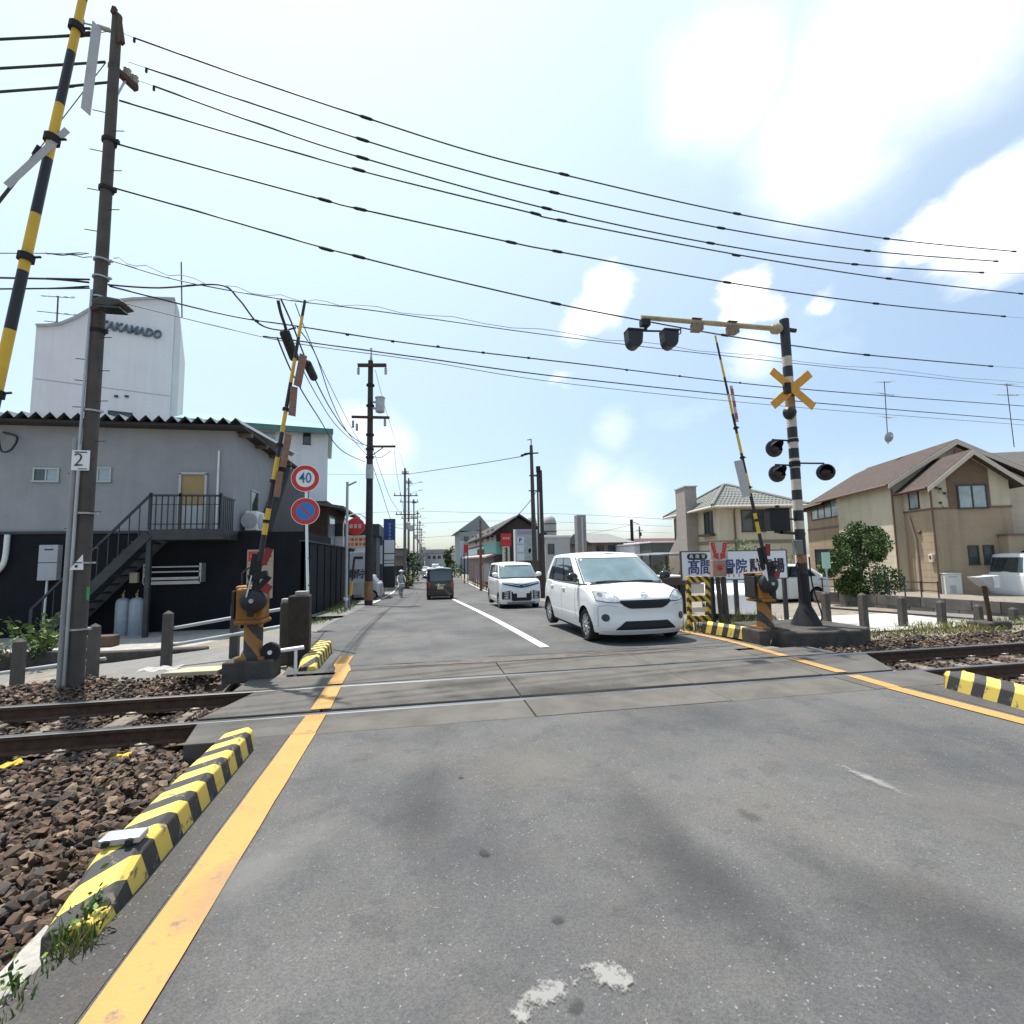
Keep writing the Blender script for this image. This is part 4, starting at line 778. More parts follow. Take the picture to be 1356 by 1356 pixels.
q=L2(489,625); mb=MB(); mb.lathe([(.172,-.33),(.178,-.33),(.172,.33),(.165,.33)],18,0,TR(0,0,q.z)); mb.build('plastic_guard',mat('pole wrap',(.42,.45,.45),.5,var=.2,vs=8),p2,smooth=40)
q=L2(488,780); mb=MB(); mb.lathe([(.195,-.5),(.197,-.5),(.193,.35),(.191,.35)],18,0,TR(0,0,q.z)); mb.build('rusty_guard',M['posto'],p2,smooth=40)
# ---- poles farther along the road, left row
pp=None
def farpole(x,y,h,label,proto=None):
    if proto is not None:
        c=copytree(proto,(x,y,zr(y)),None,label); c.scale=(1,1,h/12.); return c
    t=thing('utility_pole',label,'utility pole',(x,y,zr(y)),0,'utility poles receding along the left of the road')
    mb=MB(); mb.tube([(0,0,-.2),(0,0,12)],[.18,.11],10); mb.build('pole',mat('far pole grey',(.16,.155,.15),.9,var=.15),t,smooth=40)
    for z,w in ((11.4,.3),(9.2,1.1),(7.3,.9)):
        mb=MB(); mb.bar((-w,-.12,z),(w+.2,-.12,z),.09,.09); mb.build('crossarm',M['rust'],t)
        for s in (-.9,-.4,.5,1): mb=MB(); mb.lathe([(.03,0),(.07,.05),(.04,.12),(.06,.2),(.03,.28)],8,0,TR(w*s,-.12,z+.04)); mb.build('insulator',M['porc'],t)
    mb=MB(); mb.lathe([(.1,-.4),(.2,-.36),(.2,.3),(.1,.36)],12,0,TR(.35,-.05,6.2)); mb.build('transformer',M['sgrey'],t,smooth=40)
    mb=MB(); mb.tube(spline([(0,0,9.6),(.6,0,10.3),(1.5,0,10.6)]),.03,6); mb.box((1.55,0,10.6),(.4,.12,.06)); mb.build('lamp_arm',M['galv'],t)
    return t
f3=at(536,770,50); pp=farpole(f3.x,50,12.3,'tall grey utility pole just right of the blue totem')
for px,Y,h,lab in ((541,64,13.3,'utility pole right behind the tall grey one, with a curved lamp arm'),(548,84,13,'third receding utility pole, half way to the far houses'),(553,104,13,'fourth receding utility pole, right of the third'),(556,130,13,'fifth receding utility pole, small and far'),(558,160,13,'last tiny receding utility pole by the far houses')):
    q=at(px,750,Y); farpole(q.x,Y,h,lab,pp)
# right pair behind the white kei car
q=at(716,790,26); pr=thing('utility_pole','slim dark utility pole with top hook, left of the pair behind the white van','utility pole',(q.x-.12,26.6,zr(26)))
ztp=at(711,590,26.6).z-zr(26); mb=MB(); mb.tube([(0,0,-.2),(-.08,0,ztp)],[.16,.09],12); mb.build('pole',M['pole'],pr,smooth=40)
mb=MB(); mb.bar((-.5,-.1,ztp-.5),(.3,-.1,ztp-.45),.07,.07); mb.bar((-.25,-.1,ztp-1.75),(.35,-.1,ztp-1.7),.06,.06); mb.bar((-.3,-.1,ztp-2.6),(.35,-.1,ztp-2.6),.06,.06); mb.tube([(-.08,0,ztp),(-.07,0,ztp+.35)],.03,6); mb.bar((-.3,0,ztp+.3),(-.05,0,ztp+.35),.04,.04); mb.build('crossarm',M['rust'],pr)
mb=MB(); mb.bar((-.7,-.1,ztp-.62),(-.2,-.1,ztp-.48),.10,.10); mb.build('insulator',M['blackm'],pr)
q=at(718,790,25.5); pr2=thing('utility_pole','thicker dark pole, right of the pair behind the white van','utility pole',(q.x+.02,25.5,zr(26)))
ztp=at(717,623,25.5).z-zr(26); mb=MB(); mb.tube([(0,0,-.2),(-.02,0,ztp)],[.20,.15],14); mb.build('pole',mat('dark pole',(.06,.05,.045),.9,var=.2),pr2,smooth=40)
mb=MB(); mb.tube([(-.1,-.15,ztp-3.4),(-.1,-.14,ztp-1.2)],.03,8); mb.build('white_pipe',M['white'],pr2); mb=MB(); mb.box((-.1,-.1,ztp+.05),(.2,.2,.3)); mb.tube([(-.3,0,ztp-.3),(.1,0,ztp-.3)],.04,6); mb.build('pole_cap',M['blackm'],pr2)
# distant thin spans
for lab,A,d,pix,r in (('thin span from the tall grey pole to the hooked pole',(f3.x,50),(10,-24),[(540,628),(580,622),(640,613),(693,604)],.03),('faint high span across the road left of the tall grey pole',(f3.x,50),(1,0),[(350,622),(440,628),(536,628)],.018),('faint low span crossing the road at roof height',(0,60),(1,.05),[(440,682),(540,677),(640,679),(760,681),(890,688)],.022),('second faint low span crossing the road',(0,66),(1,.05),[(440,700),(560,693),(690,690),(890,697)],.022),('third faint low span far down the road',(0,80),(1,.05),[(560,712),(640,707),(760,702),(890,706)],.024),('stay wire down left from the hooked pole',(pr.location.x,26.6),(-1,.7),[(712,648),(700,666),(682,686)],.02),('sloping span to the single pole right of the chimney',(15,55),(1,.05),[(776,707),(810,701),(836,695)],.02),
   ('road span leaving the second pole, outer strand',(P2.x,P2.y),(.9,26),[(497,490),(510,540),(524,585),(536,620)],.012),('road span leaving the second pole, middle strand',(P2.x,P2.y),(.9,26),[(494,595),(504,625),(517,660),(530,680)],.014),('road span leaving the second pole, inner strand',(P2.x,P2.y),(.9,26),[(522,595),(526,630),(532,662),(536,690)],.014),('low road span leaving the second pole',(P2.x,P2.y),(.9,26),[(492,612),(505,650),(516,684),(524,698),(536,700)],.016)):
    wire(lab,A,d,pix,r,'wire_l',(),None,'distant spans of wire')
# slender pole right of the chimney with lamp
q=at(838,735,52); t=thing('utility_pole','plain dark pole standing before the dark red roof','utility pole',(q.x,52,zr(52))); z=at(838,688,52).z-zr(52); mb=MB(); mb.tube([(0,0,0),(0,0,z)],[.2,.17],10); mb.build('pole',M['blackm'],t,smooth=40)
mb=MB(); mb.bar((0,-.1,z-.3),(.8,-.1,z-.5),.03,.03); mb.build('bracket',M['blackm'],t)
q=at(848,730,70); t=thing('utility_pole','small far pole with lamp and transformer right of the plain dark pole','utility pole',(q.x,70,zr(70))); z=at(848,697,70).z-zr(70); mb=MB(); mb.tube([(0,0,0),(0,0,z)],[.16,.12],8); mb.build('pole',mat('far pole grey',(.16,.155,.15)),t)
mb=MB(); mb.bar((-.6,0,z-.6),(.6,0,z-.6),.08,.08); mb.lathe([(.1,-.3),(.22,-.25),(.22,.25),(.1,.3)],10,0,TR(.1,0,z-1.2)); mb.bar((0,0,z+.2),(-.9,0,z+.7),.06,.06); mb.build('pole_hardware',M['rust'],t)
# ============================================================ ROAD SIGN 40 / NO PARKING
q=grd(408,831,zr(11.4)-.03); rs=thing('road_sign','round 40 speed limit sign above a no parking sign on a white post','road sign',(q.x,q.y,zr(q.y)-.03))
def Ls(px,py): v=at(px,py,q.y); return Vector((v.x-q.x,0,v.z-rs.location.z))
c1,c2=Ls(404.5,633.5),Ls(404.5,677)
mb=MB(); mb.tube([(0,.04,0),(c2.x+.02,.04,c2.z-.2),(c1.x,.04,c1.z+.28)],.034,14); mb.build('post',M['white'],rs,smooth=40)
for py in (739,775,787): mb=MB(); z=Ls(408,py).z; mb.tube([(.0,.04,z-.015),(0,.04,z+.015)],.037,14); mb.build('band',M['blackm'],rs)
def disc(c,kind):
    mb=MB(); r=.34
    def ann(r0,r1,y,mi,n=40):
        vs=[(c.x+rr*math.cos(2*PI*k/n),y,c.z+rr*math.sin(2*PI*k/n)) for rr in (r0,r1) for k in range(n)]
        mb.add(vs,[(k,(k+1)%n,n+(k+1)%n,n+k) for k in range(n)],mi)
    mb.lathe([(r,0),(r,.012),(r-.001,.014),(.001,.014)],40,0,TR(c.x,0,c.z)@RX(PI/2))
    ann(.223,.327,-.0165,1); 
    if kind=='np': ann(.0,.223,-.0165,2); mb.add([(c.x-.16,-.0185,c.z+.125),(c.x-.125,-.0185,c.z+.16),(c.x+.16,-.0185,c.z-.125),(c.x+.125,-.0185,c.z-.16)],[(3,2,1,0)][:1],1)
    return mb.build('sign_plate',[M['white'],M['red'],mat('sign sky blue',(.02,.19,.50),.45,var=.04)],rs)
d1=disc(c1,'40'); d2=disc(c2,'np')
text('40',.37,'numeral',mat('numeral blue',(.03,.16,.32),.5,var=0),d1,(c1.x,-.02,c1.z),bold=.003,sx=.80,sp=1.02)
for c in (c1,c2):
    for s in (-.1,.1): mb=MB(); mb.box((c.x,.02,c.z+s),(.12,.03,.03)); mb.build('clamp',M['galv'],rs)
# slim white street lamp
q=at(458,800,20.5); sl_=thing('street_lamp','slim pale street lamp pole at the end of the black wall','street lamp',(q.x,20.5,zr(20.5)-.1)); z=at(458,640,20.5).z-sl_.location.z
mb=MB(); mb.tube([(0,0,0),(0,0,z)],[.075,.05],12); mb.build('pole',M['galv'],sl_,smooth=40); mb=MB(); mb.bar((0,0,z-.1),(.36,-.1,z+.06),.1,.05); mb.tube([(0,0,z),(0,0,z+.06)],.06,8); mb.build('lamp_head',M['galv'],sl_,bevel=.01); mb=MB(); mb.lathe([(.09,0),(.09,.1),(.06,.12)],12,0,TR(0,0,.45)); mb.build('collar',M['wmetal'],sl_)
q=at(463,795,21.3); st_=thing('striped_stake','thin leaning yellow and black stake by the clinic sign','stake',(q.x,21.3,zr(21))); a=at(469,740,21.3)-st_.location
mb=MB(); mb.tube([(0,0,0),a*.25],.05,8,1); mb.tube([a*.25,a*.55],.05,8,0); mb.tube([a*.55,a],.045,8,1); mb.build('stake',[M['yellow'],M['black']],st_)
mb=MB(); mb.tube([(.0,0,0),(.0,0,.5)],.055,8); mb.build('foot',M['galv'],st_)
# ============================================================ BUILDINGS
M['gwall']=mat('grey render',(.285,.292,.305),.85,var=.09,vs=1.2,bump=.15,streak=.15,grime=.12,gcol=(.16,.165,.17)); M['bwall']=mat('black cladding',(.006,.007,.011),.75,spec=.25,streak=.3,var=.4,vs=2)
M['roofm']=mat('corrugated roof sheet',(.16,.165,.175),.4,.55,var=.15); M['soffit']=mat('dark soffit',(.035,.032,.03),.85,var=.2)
M['iron']=mat('dark iron',(.045,.05,.055),.5,.3,var=.2)
def window(parent,x,z,w,h,y=0.,panes=2,fr='alu',gl='glass',t=.05,face='y',rz=None,glaz=None):
    """window: frame > panes; lies on the plane y (facing -y) of the parent, or facing -x when face='x' (x is then the y position)"""
    mb=MB(); e=.03
    for a in ((-w/2-t/2,0,t,h+2*t),(w/2+t/2,0,t,h+2*t)): mb.box((a[0],0,a[1]),(a[2],e*2,a[3]))
    mb.box((0,0,h/2+t/2),(w,e*2,t)); mb.box((0,-.01,-h/2-t/2),(w+2*t+.04,e*2+.03,t))
    for k in range(1,panes): mb.box((-w/2+w*k/panes,-.004,0),(t*.8,e*1.6,h))
    o=mb.build('window',M[fr],parent)
    o.location=(x,y-e*.5,z) if face=='y' else (y-e*.5 if face=='x' else y+e*.5,x,z)
    if face=='x': o.rotation_euler=(0,0,-PI/2)
    if face=='X': o.rotation_euler=(0,0,PI/2)
    for k in range(panes):
        mb=MB(); mb.box((-w/2+w*(k+.5)/panes,.006,0),(w/panes-.002,.012,h)); mb.build('pane',M[(glaz or [gl]*9)[k]],o)
    return o
# ---------- black and grey two-storey building with outside stair
YB=17.2; OB=Vector((-8,YB,-.68))
b=thing('workshop_building','two-storey building, black below and grey above, with corrugated roof and outside stair','building',OB)
def Lb(px,py,Y=YB): return at(px,py,Y)-OB
zs=Lb(240,705).z; zt=Lb(240,560).z; xr=Lb(309,640).x
mb=MB(); mb.b2((-14,0,-.4),(Lb(404,720).x,4.8,zs)); mb.build('ground_floor_wall',M['bwall'],b)
mb=MB(); mb.b2((-14,.02,zs),(xr,6.0,zt-.16)); mb.build('upper_wall',M['gwall'],b)
mb=MB(); mb.b2((xr+.05,.0,zs-.02),(xr-13,-.05,zs+.06)); mb.build('band',M['iron'],b)
# corrugated roof with overhang
x0=-14; x1=xr+.55; pitch=.365; n=int((x1-x0)/pitch*2); mb=MB(); rows=[(-.55,zt-.02),(7.2,zt+.55)]
for thick in (0,-.012):
    for (y,z) in rows:
        for i in range(n+1): mb.v.append((x0+i*pitch/2,y,z+(.10 if i%2 else -.10)+thick))
for i in range(n):
    mb.f.append((i,i+1,n+1+i+1,n+1+i)); mb.m.append(0); o=2*(n+1); mb.f.append((o+i+1,o+i,o+n+1+i,o+n+1+i+1)); mb.m.append(0); mb.f.append((i+1,i,o+i,o+i+1)); mb.m.append(0)
mb.build('corrugated_roof',M['roofm'],b)
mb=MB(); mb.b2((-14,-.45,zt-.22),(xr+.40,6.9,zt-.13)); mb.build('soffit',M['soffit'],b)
for k in range(4): mb=MB(); mb.b2((xr+.02,.3+k*1.7,zt-.34),(xr+.42,.42+k*1.7,zt-.221)); mb.build('rafter',M['wood'],b)
# windows, door, balcony
for (pa,pb) in (((45,620),(77,638)),((113,619),(146,638))):
    a,c=Lb(*pa),Lb(*pb); window(b,(a.x+c.x)/2,(a.z+c.z)/2,c.x-a.x-.06,a.z-c.z-.06,0.02,2,'alu','glass',glaz=['glass','glass_l'])
a,c=Lb(240,627),Lb(271,700); mb=MB(); cx,cz=(a.x+c.x)/2,(a.z+c.z)/2; w,h=c.x-a.x,a.z-c.z
for s in (-1,1): mb.box((cx+s*w/2,-.02,cz),(.07,.10,h))
mb.box((cx,-.02,a.z),(w+.07,.10,.07)); d=mb.build('door',M['alu'],b)
mb=MB(); mb.b2((cx-w/2+.036,-.02,cz-.15),(cx+w/2-.036,.015,a.z-.036)); mb.build('door_panel',mat('ochre door panel',(.34,.235,.10),.5,var=.08),d)
mb=MB(); mb.b2((cx-w/2+.036,-.03,c.z),(cx+w/2-.036,.015,cz-.15)); mb.build('door_kick_panel',mat('pale door panel',(.42,.43,.44),.5,var=.05),d)
a=Lb(262,606+50); mb=MB(); mb.tube([(xr-.45,-.03,zs+.1),(xr-.45,-.03,zt-.9)],.035,8); mb.build('downpipe',M['wmetal'],b,smooth=40)
window(b,2.1,zs+1.05,.75,1.05,xr,1,'alu','glass',face='X')
mb=MB(); mb.box((xr+.35,1.1,zs+.42),(.36,.85,.66)); o=mb.build('air_conditioner',M['wmetal'],b,bevel=.02); mb=MB(); mb.lathe([(.02,0),(.26,0),(.26,.02),(.02,.03)],20,0,TR(xr+.30,.675,zs+.42)@RX(PI/2)@TR(0,0,0)); mb.lathe([(.02,0),(.26,0),(.26,.02),(.02,.03)],20,0,TR(xr+.53,1.1,zs+.42)@RY(PI/2)); mb.build('fan_grille',M['sgrey'],o,smooth=40)
mb=MB(); mb.b2((xr+.0,.6,zs+.0),(xr+.7,1.6,zs+.08)); mb.build('air_conditioner_shelf',M['iron'],b)
# dark stepped enclosure against the side wall
mb=MB(); y1=9.4; mb.prism([(2.3,zs),(5.1,zt-.45),(8.6,zt-.45),(8.6,zt-1.9),(7.6,zt-1.9),(7.6,zs+.3),(7.0,zs+.3),(7.0,zs)],.5,TR(xr+.02,0,0)@RY(0)@Matrix(((0,0,1,0),(1,0,0,0),(0,1,0,0),(0,0,0,1)))); mb.build('stair_enclosure',mat('charcoal sheet',(.05,.05,.052),.7,var=.15),b)
# balcony
YS=-1.25
def Lst(px,py): return Lb(px,py,YB+YS)
a,c=Lst(199,655),Lst(291,702); bx0,bx1=a.x,c.x; bz=Lst(240,700).z; rz_=Lst(240,656).z
mb=MB(); mb.b2((bx0,YS,bz-.32),(bx1+.1,-.06,bz-.02)); mb.build('balcony_floor',M['iron'],b)
mb=MB(); mb.b2((bx0,YS,rz_-.03),(bx1,YS+.05,rz_+.03)); mb.b2((bx1-.05,YS,rz_-.03),(bx1,-.06,rz_+.03)); mb.b2((bx0,YS,bz+.12),(bx1,YS+.03,bz+.15)); mb.b2((bx0,YS,rz_-.28),(bx1,YS+.02,rz_-.26)); mb.build('balcony_rail',M['iron'],b)
nb=12; p0=None
for k in range(nb+1):
    x=bx0+(bx1-bx0)*k/nb; mb=MB(); w=.035 if k in (0,5,nb) else .014; mb.b2((-w,0,0),(w,w*2,rz_-bz+(.1 if w>.02 else 0))); mb.build('baluster',M['iron'],b,loc=(x,YS,bz-.02))
for k in range(8): mb=MB(); mb.b2((bx1-.04,YS+.15*k,bz),(bx1-.01,YS+.15*k+.03,rz_)); mb.build('baluster',M['iron'],b)
mb=MB(); mb.b2((bx0-.04,YS,0),(bx0+.08,YS+.12,bz-.3)); mb.build('balcony_post',M['iron'],b)
# stair
s0=Lst(38,825); s1=Vector((bx0,YS,bz)); zlow=.0
xlow=Lst(40,830).x; ns=13
for k in range(ns):
    t=(k+.5)/ns; x=xlow+(bx0-xlow)*t; z=zlow+(bz-zlow)*t; mb=MB(); mb.b2((x-.14,YS+.05,z-.03),(x+.14,-.15,z+.02)); mb.build('tread',M['iron'],b)
for y in (YS,-.12): mb=MB(); mb.bar((xlow,y,zlow-.05),(bx0,y,bz-.15),.05,.26); mb.build('stringer',M['iron'],b)
mb=MB(); hr=rz_-bz; mb.bar((xlow,YS,zlow+hr),(bx0,YS,bz+hr),.05,.06); mb.b2((xlow-.04,YS-.02,-.1),(xlow+.04,YS+.04,zlow+hr)); mb.build('handrail',M['iron'],b)
for k in range(1,11):
    t=k/11; x=xlow+(bx0-xlow)*t; z=zlow+(bz-zlow)*t; mb=MB(); mb.b2((x-.012,YS,z-.05),(x+.012,YS+.02,z+hr)); mb.build('baluster',M['iron'],b)
# meter box, vent pipe, rack
a,c=Lb(59,722),Lb(81,768); mb=MB(); mb.b2((a.x,-.22,c.z),(c.x,-.004,a.z)); o=mb.build('meter_box',mat('meter box grey',(.38,.40,.43),.5,var=.06,grime=.1),b,bevel=.015); mb=MB(); mb.b2((a.x+.15,-.226,a.z-.16),(c.x-.12,-.221,a.z-.12)); mb.b2((a.x,-.224,(a.z+c.z)/2-.01),(c.x,-.221,(a.z+c.z)/2+.01)); mb.build('seam',M['black'],o)
mb=MB(); mb.tube([((a.x+c.x)/2-.05,-.1,c.z),((a.x+c.x)/2-.08,-.1,0)],.03,8); mb.build('meter_pipe',M['wmetal'],b,smooth=40)
q=Lb(6,735); mb=MB(); mb.tube(spline([(q.x+.12,-.12,q.z+.6),(q.x+.1,-.12,q.z-.1),(q.x,-.12,q.z-.4),(q.x-.2,-.12,q.z-.6)]),.07,10); mb.build('vent_pipe',M['wmetal'],b,smooth=60)
q=Lb(5,588); mb=MB(); mb.tube(spline([(q.x-.4,-.1,q.z),(q.x-.1,-.15,q.z+.25),(q.x+.1,-.2,q.z-.25),(q.x+.35,-.2,q.z-.2),(q.x+.4,-.1,q.z+.2),(q.x,-.05,q.z+.35)]),.03,6); mb.build('cable_loop',M['iron'],b,smooth=60)
a,c=Lb(199,751),Lb(271,768); r=thing('wall_rack','pale metal rack of rails fixed on the black wall under the balcony','rack',OB+Vector((a.x,-.1,c.z)))
w=c.x-a.x;h=a.z-c.z
for z in (.0,h*.6,h*.95): mb=MB(); mb.b2((0,-.25,z),(w,-.22,z+.04)); mb.build('rail',M['galv'],r)
mb=MB(); mb.b2((0,-.25,-.1),(w,-.23,.12)); mb.build('front_plate',M['sgrey'],r)
for x in (0,w): mb=MB(); mb.b2((x-.03,-.25,-.05),(x+.03,.09,h+.1)); mb.build('end_bracket',M['galv'],r)
# gas cylinders
M['cyl']=mat('cylinder grey',(.36,.40,.46),.45,.2,var=.08,grime=.2)
for px,lab in ((161,'left one of two grey gas cylinders under the stair'),(179,'right one of two grey gas cylinders under the stair')):
    q=at(px,835,16.7); g=thing('gas_cylinder',lab,'gas cylinder',(q.x,16.7,OB.z),0,'gas cylinders under the stair')
    mb=MB(); mb.lathe([(.15,0),(.17,.02),(.17,.06),(.185,.08),(.185,1.02),(.16,1.12),(.10,1.17),(.04,1.18)],20); mb.build('body',M['cyl'],g,smooth=40)
    mb=MB(); mb.lathe([(.035,1.18),(.03,1.24),(.045,1.25),(.045,1.29),(.01,1.3)],10); mb.tube([(0,-.03,1.23),(.02,-.1,1.24),(.06,-.05,1.4)],.012,6); mb.build('valve',mat('brass',(.35,.26,.12),.4,.8,var=.1),g,smooth=40)
    mb=MB(); mb.lathe([(.186,.55),(.189,.55),(.189,.57),(.186,.57)],20); mb.lathe([(.186,.85),(.189,.85),(.189,.87),(.186,.87)],20); mb.build('strap',M['sgrey'],g)
q=at(177,765,16.9); o=tag(MB().box((0,0,0),(.22,.15,.32)).build('gas_regulator',mat('regulator beige',(.42,.37,.28),.5,var=.15),loc=(q.x,16.95,q.z),bevel=.02),'beige gas regulator box on the wall above the cylinders','regulator')
# black boundary wall along the road side
x0=Lb(404,720).x
bw=thing('boundary_wall','long black sheet wall running back along the left roadside','wall',OB+Vector((x0,0,0)))
zt2=at(450,727,28).z-OB.z
mb=MB(); mb.b2((-.12,0,-.5),(0,12.5,zt2)); mb.build('wall',M['bwall'],bw)
for k in range(9): mb=MB(); mb.b2((.002,.6+k*1.4,-.4),(.03,.66+k*1.4,zt2-.03)); mb.build('batten',M['bwall'],bw)
mb=MB(); mb.b2((-.18,-.02,zt2),(.06,12.55,zt2+.05)); mb.build('coping',M['iron'],bw)
# terrace kerb and planter
mb=MB(); mb.b2((-26,12.0,-1.0),(-6.8,12.25,-.30)); mb.b2((-6.8,12.0,-1.0),(-4.6,12.25,-.36)); tag(mb.build('retaining_kerb',M['conc_dark'],bevel=.03),'low dark blotchy concrete kerb between the side lane and the black building','kerb')
mb=MB(); mb.b2((-26,12.25,-1.0),(-3.9,17.19,-.60)); struct(mb.build('pavement',M['conc']))
q=at(130,835,14.6); mb=MB(); mb.prism([(-.42,-.18),(.42,-.18),(.42,.18),(-.42,.18)],.30); o=mb.build('planter',mat('brown planter',(.10,.065,.045),.8,var=.2),loc=(q.x,14.6,-.62),bevel=.03); tag(o,'brown rectangular planter box behind the tall pole','planter')
# arrow sign on black wall
a,c=at(328,728,YB-.02),at(361,792,YB-.02); sg=thing('arrow_sign','tan sign board with a red arrow band on the black wall behind the left gate','sign',(a.x,YB-.02,c.z))
w=c.x-a.x;h=a.z-c.z
mb=MB(); mb.b2((0,-.04,0),(w,0,h)); mb.build('board',mat('tan sign board',(.40,.33,.24),.6,var=.06),sg,bevel=.005)
mb=MB(); mb.prism([(.04,h*.77),(w*.72,h*.77),(w*.72,h*.74),(w*.96,h*.865),(w*.72,h*.99),(w*.72,h*.96),(.04,h*.96)],.004,TR(0,-.04,0)@FACE); mb.b2((0,-.043,h*.755),(w,-.041,h*.765)); mb.build('arrow',M['red'],sg)
for k in range(4): mb=MB(); s=.05; mb.box((0,0,0),(s,.003,.012)); mb.box((0,0,.03),(s,.003,.012)); mb.box((-.012,0,.01),(.01,.003,.07)); mb.build('print_mark',M['pl_w'],sg,loc=(.12+.085*k,-.047,h*.855))
r3=random.Random(5)
for k in range(7):
    mb=MB(); pts=[(r3.uniform(-.09,.09),0,r3.uniform(-.08,.08)) for _ in range(5)]; mb.tube(spline(pts,4),.011,4); mb.build('brush_stroke',M['ink'],sg,loc=(w*(.3 if k%2 else .62)+r3.uniform(-.05,.05),-.043,h*(.68-.095*k)))
# ---------- white building with green roof
YW=34.; TW=R(10); OW=Vector((at(434,600,YW).x,YW,zr(34)))
w_=thing('white_building','white building with pale green metal roof behind the black and grey one','building',OW,TW)
def Lw(px,py):
    d=Vector((math.cos(TW),math.sin(TW),0)); q=onplane((OW.x,OW.y),(d.x,d.y),px,py)-OW; return Vector((q.dot(d),0,q.z))
M['wwall']=mat('white render',(.72,.72,.73),.8,streak=.2,var=.05,vs=1,grime=.08,gcol=(.4,.4,.42)); M['groof']=mat('pale green roof',(.16,.33,.32),.4,.2,var=.08); M['groof_d']=mat('green gutter',(.09,.19,.18),.5,var=.1)
xR=Lw(434,600).x; xL=Lw(236,560).x; zE=Lw(434,571).z
mb=MB(); mb.b2((xL,0,-.5),(xR,9,zE-.02)); mb.build('wall',M['wwall'],w_)
mb=MB(); zR=Lw(300,548).z+1.0; mb.add([(xL-.3,-.5,zE+.06),(xR+.3,-.5,zE+.02),(xR-.6,4.5,zR),(xL-.3,4.5,zR+.1),(xR+.3,9.5,zE+.02),(xL-.3,9.5,zE+.06)],[(0,1,2,3),(3,2,4,5),(1,4,2)]); mb.add([(xL-.3,-.5,zE+.05),(xR+.3,-.5,zE+.01),(xR+.3,9.5,zE+.01),(xL-.3,9.5,zE+.05)],[(3,2,1,0)]); mb.build('roof',M['groof'],w_)
mb=MB(); mb.bar((xL-.3,-.55,zE-.12),(xR+.32,-.55,zE-.15),.14,.36); mb.build('gutter',M['groof_d'],w_)
for (pa,pb,fr,gl) in (((402,571),(411,587),'bronze','glass'),((341,570),(364,584),'alu','glass_l'),((368,590),(380,606),'alu','glass')):
    a,c=Lw(*pa),Lw(*pb); window(w_,(a.x+c.x)/2,(a.z+c.z)/2-.1,c.x-a.x-.08,a.z-c.z-.08,0,1,fr,gl,.06)
# ---------- tower block with lettering
YT=40.; OT=Vector((-18.31,YT,-1.2)); TA=R(21); t=thing('tower_building','tall white building with a wave shaped parapet and large capital letters','building',OT,TA)
def Lt(px,py):
    d=Vector((math.cos(TA),math.sin(TA),0)); q=onplane((OT.x,OT.y),(d.x,d.y),px,py)-OT; return Vector((q.dot(d),0,q.z))
M['tw']=mat('pale tower render',(.78,.755,.775),.85,streak=.16,var=.05,vs=.4,grime=.06,gcol=(.4,.38,.4))
P=[Lt(46,545),Lt(48,433),Lt(62,433),Lt(80,431),Lt(100,423),Lt(122,410),Lt(150,401),Lt(175,398),Lt(205,397),Lt(232,398),Lt(228,545)]
poly=[(p.x,p.z) for p in P]; poly[0]=(poly[1][0],0); poly[-1]=(poly[-2][0],0)
xe=poly[-2][0]
mb=MB(); mb.prism(poly[::-1],8.,FACE@TR(0,0,-8)); mb.build('wall',M['tw'],t)
# curved side: quarter-round corner falling to the right
ztop=poly[-2][1]; mb=MB(); mb.prism([(xe+.01,0),(xe+.45,0),(xe+.45,ztop-2.2),(xe+.38,ztop-1.4),(xe+.27,ztop-.7),(xe+.14,ztop-.25),(xe+.01,ztop-.02)],7.5,FACE@TR(0,0,-7.7)); mb.build('corner_bay',M['wwall'],t)
mb=MB(); 
for i in range(1,9): a,c=P[i],P[i+1]; mb.bar((a.x,.05,a.z+.08),(c.x,.05,c.z+.08),.5,.16)
mb.build('parapet_cap',M['sgrey'],t)
mb=MB(); z=Lt(120,511).z; mb.b2((poly[1][0]+.1,-.012,z-.03),(xe-.05,.0,z+.03)); mb.build('joint_line',M['sgrey'],t)
a,c=Lt(131,437),Lt(214,438); text('TAKAMADO',.88,'lettering',mat('slate lettering',(.10,.14,.17),.5,var=0),t,((a.x+c.x)/2,-.1,(a.z+c.z)/2),bold=.02,shear=.25,ext=.08,sx=((c.x-a.x)/5.0))
a,c=Lt(145,545),Lt(173,562); window(t,(a.x+c.x)/2,(a.z+c.z)/2,c.x-a.x,a.z-c.z,0,2,'bronze','glass',.08)
for px in (154,168): q=Lt(px,525); mb=MB(); mb.box((q.x,-.05,q.z),(.22,.1,.14)); mb.build('vent',M['iron'],t)
def antenna(label,px,pt,pb,Y,arms,dish=False,th=.025):
    a,c=at(px[0],pb,Y),at(px[1],pt,Y); an=thing('antenna',label,'antenna',a); d=c-a
    mb=MB(); mb.tube([(0,0,0),d],th,6); mb.build('mast',M['iron'],an)
    for (f,w,hh) in arms:
        p=d*f; mb=MB(); mb.tube([p+Vector((-w,-.1,0)),p+Vector((w,.1,hh))],th*.6,5)
        for k in range(5): q=p+Vector((-w+2*w*k/4,0,hh*k/4)); mb.tube([q+Vector((0,-.2,-.05)),q+Vector((0,.2,.12))],th*.45,4)
        mb.build('antenna_element',M['iron'],an)
    if dish:
        mb=MB(); mb.lathe([(.02,.06),(.2,.02),(.28,-.03),(.29,-.03),(.2,.04)],20,0,TR(0,-.12,.35)@RX(PI/2+.3)); mb.ball((-.02,-.3,.35),.05); mb.build('dish',M['sgrey'],an,smooth=50)
    return an
antenna('tall whip antenna behind the wave shaped parapet',(241,240),347,420,44,(),th=.05)
